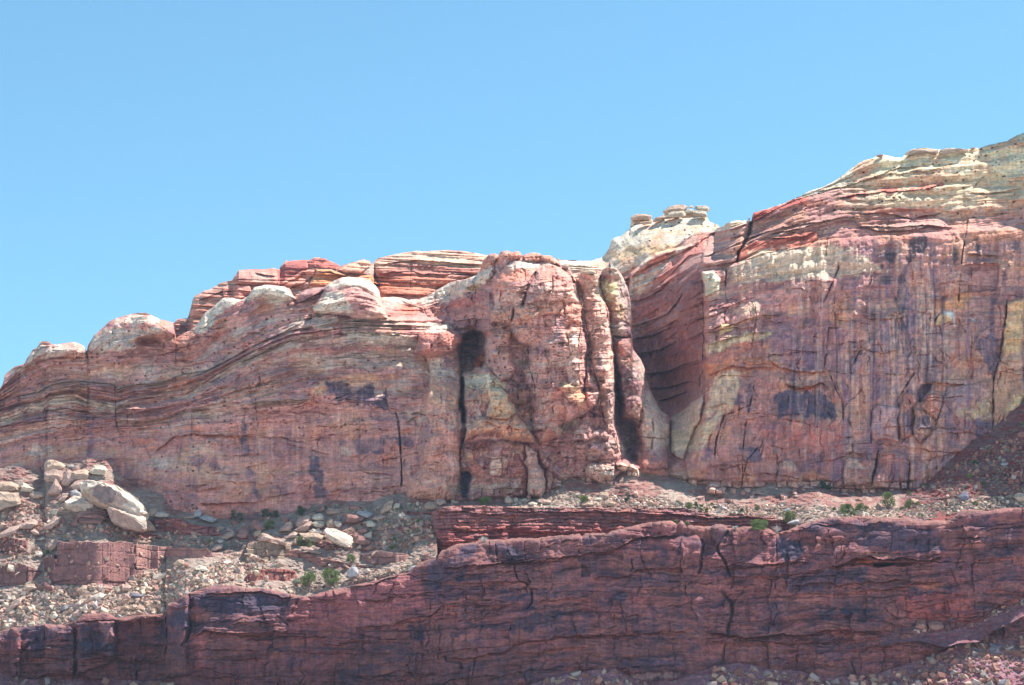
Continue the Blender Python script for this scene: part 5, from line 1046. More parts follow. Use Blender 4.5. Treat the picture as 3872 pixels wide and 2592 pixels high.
for i, (c, s, k, o) in enumerate([
    ('c6', '1300,1000 1430,900 1460,1080 1380,1120 1210,1400 1200,1568 1180,1568 1190,1330 1260,1200', P(66, 62, 76), .85), ('c6', '1000,1130 1050,1100 1160,1130 1150,1190 1060,1180 1030,1260', P(66, 62, 76), .85), ('c6', '1040,1330 1120,1330 1100,1400 1040,1400', P(70, 66, 80), .7),
    ('c6', '1700,1060 1760,1050 1730,1200 1700,1190', P(62, 62, 76), .85), ('c6', '1880,950 1930,960 1940,1130 1900,1100', P(62, 62, 76), .85), ('c6', '2020,920 2220,910 2220,960 2100,980 2040,960', P(66, 62, 72), .75), ('c6', '2280,900 2342,900 2180,1300 2080,1568 2060,1568 2200,1200', P(70, 66, 86), .7),
    ('c6', '1450,870 1740,870 1700,1080 1500,1100', P(176, 128, 124), .5), ('c6', '1840,920 2342,880 2342,1000 1850,1010', P(180, 128, 100), .6), ('c6', '650,610 820,560 1100,520 1600,480 1590,500 1350,540 1000,560 700,610', P(164, 88, 84), .85),
    ('c6', '-200,1090 440,1050 800,1060 600,1160 500,1300 200,1330 -150,1240', P(200, 182, 165), .6), ('c6', '850,720 1000,685 1600,690 1580,730 1400,790 1200,760 900,740', P(180, 116, 104), .7), ('c6', '560,960 1100,1010 1180,1040 700,1050 560,1040', RED, .6),
    ('c6', '500,1150 800,1090 1000,1110 900,1400 600,1568 500,1500 560,1300', P(150, 112, 122), .6), ('c6', '180,1310 340,1320 340,1350 190,1350', HOLE, .4), ('c6', '900,660 940,640 950,690 880,690', P(120, 100, 96), .7),
    ('c7', '60,940 250,920 480,920 600,1040 640,1150 560,1180 420,1160 260,1140 110,1170 70,1080', P(68, 68, 94), .9), ('c7', '340,560 500,520 510,740 330,720', P(70, 66, 100), .75), ('c7', '-100,430 180,380 160,450 0,520', PURPLE, .6), ('c7', '820,600 870,490 880,540 820,700 760,850 700,980 740,820', P(80, 74, 104), .75),
    ('c7', '1190,0 1220,0 1250,500 1290,740 1260,740 1210,400', P(66, 62, 80), .85), ('c7', '1350,1150 1490,1150 1490,1250 1360,1260', P(64, 66, 92), .8), ('c7', '1220,1060 1310,1080 1300,1280 1210,1260', P(80, 76, 104), .7), ('c7', '945,1370 1060,1340 1070,1440 960,1470', P(66, 66, 106), .85),
    ('c7', '1880,1200 2050,1200 2050,1360 1900,1360', P(84, 80, 108), .7), ('c7', '1880,430 2080,420 2110,640 2060,800 1980,650 1920,520', P(78, 72, 98), .75), ('c7', '1890,250 2000,260 1990,400 1890,330', PURPLE, .5), ('c7', '2180,1160 2280,1150 2250,1240 2170,1260', P(70, 68, 104), .7),
    ('c7', '-150,1240 420,1200 680,1220 700,1500 0,1420', P(176, 116, 112), .6), ('c7', '600,100 700,60 760,200 700,330 560,380 580,260', P(190, 132, 96), .65), ('c7', '1000,560 1100,560 1060,620', P(196, 150, 136), .5), ('c7', '960,130 1010,130 1020,300 960,280', PALEPINK, .6), ('c7', '1090,240 1180,240 1200,540 1100,520', PALEPINK, .5),
    ('c7', '870,430 910,420 930,1040 880,900', PALEPINK, .5), ('c7', '1600,880 1830,860 1800,1140 1580,1200 1540,1330 1500,1420', P(150, 130, 140), .5), ('c7', '1850,1060 2050,980 2050,1160 1750,1160 1740,1110', P(196, 172, 140), .65), ('c7', '2160,1100 2260,960 2342,930 2342,1120', P(200, 176, 140), .7),
    ('c7', '2180,100 2342,100 2342,560 2160,560', P(204, 168, 128), .6), ('c7', '1540,180 1740,20 1870,10 1800,160 1720,170 1600,150', P(196, 148, 100), .6), ('c7', '1720,1220 1750,1110 1740,1300', P(110, 92, 110), .6), ('c7', '950,1280 1000,1360 1100,1320 1190,1350 1190,1568 940,1568', P(170, 118, 112), .5),
    ('c5', '1230,900 1400,950 1440,1000 1250,1030', P(200, 176, 150), .5), ('c5', '1250,1050 1450,1100 1460,1130 1240,1150', P(150, 104, 112), .6), ('c5', '1240,1150 1430,1120 1420,1250 1240,1360', P(196, 158, 156), .6), ('c5', '1470,1100 1700,1010 2120,960 2000,1150 1730,1190 1460,1260', P(196, 146, 146), .6),
    ('c5', '1530,1150 1700,1060 1740,1160 1600,1190', P(206, 180, 156), .6), ('c5', '1240,1500 1500,1380 1860,1350 1800,1400 1500,1450 1260,1568', P(206, 186, 160), .75), ('c5', '1500,740 1700,620 2300,590 2700,640 2900,780 2500,850 1900,880 1480,900', P(198, 176, 160), .75), ('c5', '1440,740 1600,780 1560,830 1450,860', P(150, 130, 116), .5),
    ('c5', '1900,1200 2300,1180 2560,1400 2400,1700 2000,1640 1850,1480', P(126, 96, 116), .55), ('c8', '1260,200 1700,100 1900,160 1900,210 1500,200 1280,260', P(180, 116, 84), .6), ('c8', '1300,400 1380,260 1560,240 1560,440 1480,560 1240,650 1250,560', P(206, 176, 156), .75),
    ('c8', '1080,990 1200,740 1460,540 1440,640 1300,850 1130,1010', P(196, 178, 156), .8), ('c8', '1480,500 1560,440 1600,540 1500,580', P(80, 72, 96), .8), ('c8', '1660,960 1760,940 1780,1060 1700,1080 1640,1040', P(78, 76, 104), .75), ('c8', '2100,1020 2342,1020 2342,1200 2120,1180', P(100, 84, 108), .6),
    ('c8', '1930,1130 1950,1070 2050,1080 2100,1150 2060,1160', P(184, 164, 154), .6), ('c8', '1640,400 1700,350 1650,640 1620,600', P(80, 70, 90), .6), ('c8', '1240,950 1320,960 1300,1060 1240,1040', P(92, 80, 108), .6), ('c8', '1720,640 1900,600 2000,760 1900,860 1740,780', P(110, 88, 108), .4),
    ('t6', '110,560 140,460 240,460 260,530 340,560 200,570', P(188, 166, 156), .6), ('t6', '1340,520 1400,440 1600,380 1420,520 1360,560', P(190, 178, 172), .6), ('c8', '1880,1340 2330,1270 2330,1300 1900,1360', MAUVE, .5)]):
    L.paint(Q(c, s), k, o, 7, .35, i + 140)
for c, s, w, d in [('c6', '1825,750 1820,900 1780,1100 1760,1300 1740,1568', 3.5, 1.6), ('c6', '1860,1240 1860,1470', 2, .7), ('c7', '2190,80 2170,300 2120,600 2060,820 2065,1100 2060,1340', 4, 2.2), ('c6', '650,1130 640,1250 560,1450 500,1568', 4, 1.6), ('c7', '690,340 560,340 540,500 520,700', 3.5, 1.2),
                   ('c7', '860,500 800,640 760,720', 3.5, 1.4), ('c7', '560,740 620,900 690,1020 690,1200', 4, 1.6), ('c7', '870,900 760,1000 700,1060', 3, 1.2), ('c7', '1350,740 1280,850 1200,980 1190,1200 1200,1400', 4, 1.6), ('c7', '950,1080 945,1200 940,1450', 3.5, 1.4), ('c7', '1030,1070 1025,1270', 3, .9),
                   ('c7', '1330,1080 1325,1330', 3.5, 1.6), ('c7', '1800,820 1850,700 1870,400', 2, .6), ('c7', '190,950 175,1150', 2.5, .8), ('c7', '370,960 365,1140', 2.5, .8), ('c7', '430,980 430,1200', 3, 1), ('c7', '510,1050 505,1180', 2.5, .8), ('c7', '0,1300 420,1230 600,1260', 1.6, .3),
                   ('c8', '1700,370 1660,560 1420,660 1360,850 1330,1040', 4, 1.8), ('c8', '1650,560 1600,900 1590,1320', 3, 1.2), ('c8', '2250,680 2250,820', 2, .8), ('c8', '1740,940 1640,1060 1590,1230', 3, 1.2), ('c8', '1450,660 1380,900', 2, .6), ('c8', '1940,1050 1880,1300', 2.5, .9),
                   ('t6', '500,330 470,500 430,700 395,800', 4.5, 2.6), ('t6', '890,450 880,700 865,860', 4.5, 2.6), ('t6', '1330,420 1290,490 1300,540', 3, 1.2), ('t6', '1200,100 1080,220 1020,380', 3, 1), ('c5', '1700,1070 1720,1200 1690,1420 1640,1568', 2.6, .9), ('c5', '1920,650 1900,880', 2, .6), ('c5', '1640,1420 1640,1568', 2.6, .9),
                   ('c6', '1000,520 1020,700', 1.5, .3), ('c6', '1980,400 1900,480 1850,560', 3, .9), ('c6', '550,880 530,1200', 2.2, .8), ('c8', '1000,260 900,290 760,290', 3, 1.2), ('c8', '1240,160 1000,240 800,290', 3, 1.2), ('c8', '750,420 1000,380', 2.6, .9)]:
    L.crack(Q(c, s), w, d, DARK, .35)
L.streaks([(2960, 1150), (3180, 1010), (3560, 930), (3600, 1330), (3000, 1400)], 70, [VARN, DARK, PALEPINK, PALEPINK, VARN, P(150, 130, 140)], 72, (4, 13), (140, 480), (.35, .8))
L.streaks([(2700, 1300), (2960, 1200), (3880, 1000), (3880, 1600), (2700, 1700)], 60, [VARN, DARK, PALEPINK, PURPLE], 73, (4, 11), (80, 260), (.25, .6))
# blocks at the foot of the wall
for c, s, h, r, k in [('t6', '60,800 60,560 120,440 250,440 460,470 480,560 400,790', 2.4, 16, None), ('t6', '400,810 480,560 530,350 700,340 860,400 890,470 870,860 620,840', 2.8, 16, None), ('t6', '880,860 900,500 1000,460 1100,510 1140,580 1120,760 1000,860', 2.2, 14, None),
                      ('c8', '1240,1470 1240,1380 1300,1310 1440,1320 1420,1470', 5, 12, P(190, 160, 150)), ('c8', '1640,1400 1690,1350 1900,1360 2010,1370 2010,1430 1960,1480 1700,1490 1650,1440', 5, 12, P(184, 162, 150)), ('c8', '1930,1340 2060,1340 2130,1370 2120,1440 1930,1450', 4.6, 8, P(178, 140, 132)),
                      ('c8', '2130,1400 2200,1350 2300,1370 2330,1450 2140,1470', 4.6, 12, P(170, 136, 140)), ('t5', '1760,480 1860,470 1945,490 1945,640 1740,620', 5.6, 9, P(186, 150, 140)), ('t5', '1950,490 2050,475 2130,520 2130,640 1950,640', 5.6, 9, P(180, 144, 138)), ('t5', '2160,510 2300,500 2340,560 2340,640 2160,640', 5.2, 9, P(170, 140, 140)),
                      ('t5', '1520,440 1600,395 1700,420 1740,470 1560,480', 4, 9, P(176, 144, 140))]:
    L.mound(Q(c, s), h, r, k, .7)
fy = np.interp(L.X, FX, FY)
cr = sm((L.Y - fy + 48) / 16) * sm((3490 - L.X) / 60)
L.blocks(34, 26, 3.0, 1.3, 2.2, 19, mask=cr); L.mixall(cr * .5, P(180, 160, 156)); L.mixall(cr * .4 * sm(fbm(L.X / 16, L.Y / 12, 5, 3) * 3), P(150, 120, 118))
L.C *= np.array([.99, 1.01, .96], np.float32)
dpx = np.maximum(L.Y - np.interp(L.X, TRX, TRY), 0)
R = np.interp(L.X, [2190, 2700, 2760, 3960], [40, 40, 30, 40])
L.D += R * .1 * (1 - np.sqrt(1 - np.clip(1 - dpx / R, 0, 1) ** 2))

# ------------------------------------------------------------------ link the rock
STRUCT_CLIFF = [ML, MB, MT, RB, R2, M0, M1, MR]
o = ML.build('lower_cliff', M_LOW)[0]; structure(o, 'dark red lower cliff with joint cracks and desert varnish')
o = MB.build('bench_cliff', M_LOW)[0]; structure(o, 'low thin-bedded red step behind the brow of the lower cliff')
o = MT.build('talus_terrain', M_TALUS, back=4, backlen=14, drop=-.1, skirt=0)[0]; structure(o, 'debris slope with rock steps between the two cliffs')
o = RB.build('rubble_terrain', M_TALUS, back=3, backlen=6, drop=0)[0]; structure(o, 'rubble slope under the dark red lower cliff')
o = R2.build('step_terrain', M_TALUS, back=3, backlen=6, drop=0, skirt=1)[0]; structure(o, 'rubble-strewn step partway down the lower cliff')
PC = [('rock_tower', P3), ('rock_tower', LEG + P4T[::-1] if False else Q('c3', '1862,345 1880,300 1932,262 1948,200 2020,280 2090,370 2160,600 2165,1010 2300,1300') + Q('c8', '720,335 960,640 960,1100 700,1150 650,900 520,660 440,400 410,140') + Q('c3', '1980,1200 1972,1000 1952,850 1935,700 1882,560 1850,440')),
      ('rock_pillar', P1), ('rock_tower', MTW)]
P3b = [(x, y if y > 1060 else y - 12) for x, y in P3]; PC[0] = ('rock_tower', P3b)
MTWb = [(x, y - 70 if (y < 1010) else y) for x, y in MTW]; PC[3] = ('rock_tower', MTWb)
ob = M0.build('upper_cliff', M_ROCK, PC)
structure(ob[0], 'banded pink and cream sandstone cliff with domed crest')
thing(ob[1], 'slender ribbed column with a flat capstone, right beside the massive tower', 'rock tower')
thing(ob[2], 'leaning tower with a tiny dark spike on top, at the edge of the gully', 'rock tower')
thing(ob[3], 'stubby red pillar with knobbly overhanging head beside the dark recess', 'rock pillar')
thing(ob[4], 'massive block-topped sandstone tower crossed by a tan ledge, highest of the cluster', 'rock tower')
o = M1.build('crest_hill', M_ROCK, back=10, backlen=70)[0]; structure(o, 'red and cream rock crest standing behind the domes')
o = MR.build('streaked_cliff', M_ROCK, back=12, backlen=110, drop=.05)[0]; structure(o, 'tall streaked sandstone cliff with pale domed summit')
# ------------------------------------------------------------------ ground: valley floor, and the far side of the canyon that sends light back
def sheet(name, verts, faces, mat, label):
    me = bpy.data.meshes.new(name); me.from_pydata(verts, [], faces); me.update(); me.materials.append(mat)
    o = bpy.data.objects.new(name, me); scene.collection.objects.link(o); structure(o, label); return o
M_GROUND = rock_material('valley_sand', attr=False, base=(.55, .54, .56), s1=.05, s2=.6, bump=.1, vary=.2)
sheet('ground', [(-2600, -2600, 0), (2600, -2600, 0), (2600, 2600, 0), (-2600, 2600, 0)], [(0, 1, 2, 3)], M_GROUND, 'sandy canyon floor')
# slope from the rubble down to the floor
base = [(x, 505 - 12, 40) for x in range(-900, 901, 60)]
vs, fs = [], []
for j in range(14):
    for i, x in enumerate(range(-900, 901, 40)):
        t = j / 13
        vs.append((x, 488 - t * 110 + 6 * math.sin(x / 47 + j), 44 * (1 - t) ** 1.1 - 0.4 + 2.0 * math.sin(x / 23 + j * 1.7) * (1 - t)))
n = len(range(-900, 901, 40))
for j in range(13):
    for i in range(n - 1):
        fs.append((j * n + i, (j + 1) * n + i, (j + 1) * n + i + 1, j * n + i + 1))
sheet('lower_hill', vs, fs, M_GROUND, 'debris apron running down to the canyon floor')
# unseen cliff beyond the right edge, raised and bent forward to shade the slope
vs, fs = [], []
prof = [(492, 0), (501, 42), (503, 80), (516, 84), (541, 92), (546, 118), (550, 165), (556, 205), (573, 250), (580, 262), (640, 268), (640, 0)]
X0 = 160.0
for i in range(26):
    x = X0 + i * 22
    for k, (y, z) in enumerate(prof):
        a = 5.0 if 0 < k < 10 else 0
        rx = i / 25
        vs.append((x, y - (36 * min(1, i / 2) if k > 2 else 0) - 60 * rx * rx + a * math.sin(i * 1.9 + k * .7) * min(1, i / 2), z + (a * .6 * math.sin(i * 2.3 + k)) * min(1, i / 2)))
m = len(prof)
for i in range(25):
    for k in range(m - 1):
        fs.append((i * m + k, i * m + k + 1, (i + 1) * m + k + 1, (i + 1) * m + k))
fs.append(tuple(range(m)))
sheet('east_shade_hill', vs, fs, M_GROUND, 'unseen continuation of the cliff to the right, shaped to shade the slope')
vs, fs = [], []
for i in range(30):
    x = -900 + i * 60
    for (y, z) in ((-180, 0), (-260, 45), (-275, 110), (-330, 125), (-345, 190), (-420, 205), (-700, 205)):
        vs.append((x, y + 14 * math.sin(i * 1.3 + z), z))
for i in range(29):
    for k in range(6):
        fs.append((i * 7 + k, (i + 1) * 7 + k, (i + 1) * 7 + k + 1, i * 7 + k + 1))
sheet('far_hill', vs, fs, M_GROUND, 'opposite canyon wall')

# ------------------------------------------------------------------ air before the cliffs, a blue veil added to lift dark tones
def haze_veil(density, col):
    me = bpy.data.meshes.new('haze_veil'); bm = bmesh.new()
    bmesh.ops.create_cube(bm, size=1.0)
    bm.to_mesh(me); bm.free()
    o = bpy.data.objects.new('haze_veil', me); scene.collection.objects.link(o)
    o.scale = (5400, 5400, 300); o.location = (0, 0, 148.5)
    m = bpy.data.materials.new('air'); m.use_nodes = True
    m.node_tree.nodes.remove(m.node_tree.nodes['Principled BSDF'])
    v = m.node_tree.nodes.new('ShaderNodeVolumePrincipled')
    v.inputs['Color'].default_value = (*col, 1); v.inputs['Density'].default_value = density; v.inputs['Anisotropy'].default_value = 0.0
    m.node_tree.links.new(v.outputs[0], m.node_tree.nodes['Material Output'].inputs['Volume'])
    me.materials.append(m); o['kind'] = 'stuff'; o['label'] = 'thin blue air, added as a veil over the dark tones'
haze_veil(0.00006, (0.55, 0.75, 1.0))
# ------------------------------------------------------------------ boulders, each a thing of its own
ROCKMAT = {}
def rmat(key):
    if key not in ROCKMAT:
        col = {'white': (.52, .41, .325), 'cream': (.50, .41, .31), 'tan': (.42, .29, .21), 'pink': (.43, .28, .22), 'red': (.31, .16, .13), 'deep': (.22, .10, .09), 'grey': (.36, .33, .32), 'slate': (.17, .15, .18), 'umber': (.25, .17, .15)}[key]
        ROCKMAT[key] = rock_material(key + '_stone', attr=False, base=col, s1=.55, s2=2.6, bump=.2, vary=.3, per_object=.14)
    return ROCKMAT[key]

def hull_mesh(name, pts, mat, cuts=2, rough=0.05, seed=0):
    rnd = random.Random(seed)
    bm = bmesh.new()
    c = sum((Vector(p) for p in pts), Vector()) / len(pts)
    for p in pts: bm.verts.new(Vector(p) - c)
    r = bmesh.ops.convex_hull(bm, input=bm.verts)
    bmesh.ops.delete(bm, geom=list({g for g in r['geom_interior'] + r['geom_unused'] if isinstance(g, bmesh.types.BMVert)}), context='VERTS')
    size = max((v.co.length for v in bm.verts))
    bmesh.ops.bevel(bm, geom=list(bm.edges), offset=size * .035, segments=1, affect='EDGES', clamp_overlap=True)
    bmesh.ops.triangulate(bm, faces=bm.faces)
    if cuts:
        bmesh.ops.subdivide_edges(bm, edges=[e for e in bm.edges if e.calc_length() > size * .16], cuts=cuts, use_grid_fill=True)
        bmesh.ops.triangulate(bm, faces=bm.faces)
    for v in bm.verts:
        p = v.co / size * 2.3 + Vector((seed * 1.7, seed * .3, 0))
        q = Vector((math.sin(p.x * 2.1 + p.z * 1.3) + math.sin(p.y * 3.7 + p.x), math.sin(p.y * 2.7 + p.z * 2.2), math.sin(p.z * 5.1 + p.x * .7)))
        v.co += q * size * rough * .4 + Vector((rnd.uniform(-1, 1), rnd.uniform(-1, 1), rnd.uniform(-1, 1))) * size * rough * .28
    bmesh.ops.recalc_face_normals(bm, faces=bm.faces)
    me = bpy.data.meshes.new(name); bm.to_mesh(me); bm.free(); me.materials.append(mat)
    return me, c

def boulder(name, c, outline, key, label, cat='boulder', ridge=None, layer=None, thick=.8, base=None, dz=0.0, group=None, rough=.085, shift=.14, stain=None):
    layer = layer or MT
    pts = Q(c, outline)
    xs = [p[0] for p in pts]; ys = [p[1] for p in pts]
    cx, cy = sum(xs) / len(xs), (min(ys) + max(ys)) / 2
    Y0 = base if base else layer.depth(cx, max(ys) - 2)
    k = Y0 / FS
    t = (max(xs) - min(xs)) * k * thick
    t = min(t, (max(ys) - min(ys)) * k * 1.7)
    Yc = Y0 + .12 * t + dz
    P3d = [at(x, y, Yc) for x, y in pts]
    P3d += [at(cx + (x - cx) * .86, cy + (y - cy) * .84, Yc - .42 * t) for x, y in pts if y > cy]
    if ridge:
        P3d += [at(x, y, Yc - .5 * t) for x, y in Q(c, ridge)]
    else:
        for x, y in pts:
            P3d.append(at(cx + (x - cx) * .66, cy + (y - cy) * .42 + shift * (max(ys) - min(ys)), Yc - .48 * t))
    for x, y in pts:
        P3d.append(at(cx + (x - cx) * .7, cy + (y - cy) * .6 + .1 * (max(ys) - min(ys)), Yc + .5 * t))
    me, ctr = hull_mesh(name, P3d, rmat(key), 2, rough, abs(hash((round(xs[0]), round(ys[0])))) % 997)
    o = bpy.data.objects.new(name, me); o.location = ctr; scene.collection.objects.link(o)
    if stain:  # recolours front faces: dark varnish and painted-in shade
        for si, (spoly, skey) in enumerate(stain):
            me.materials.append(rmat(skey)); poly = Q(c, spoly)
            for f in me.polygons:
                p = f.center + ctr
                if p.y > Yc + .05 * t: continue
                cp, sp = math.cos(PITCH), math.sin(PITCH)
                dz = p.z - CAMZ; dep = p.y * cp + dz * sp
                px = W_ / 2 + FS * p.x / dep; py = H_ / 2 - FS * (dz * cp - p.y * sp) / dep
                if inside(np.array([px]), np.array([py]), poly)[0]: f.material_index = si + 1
    thing(o, label, cat, group)
    return o

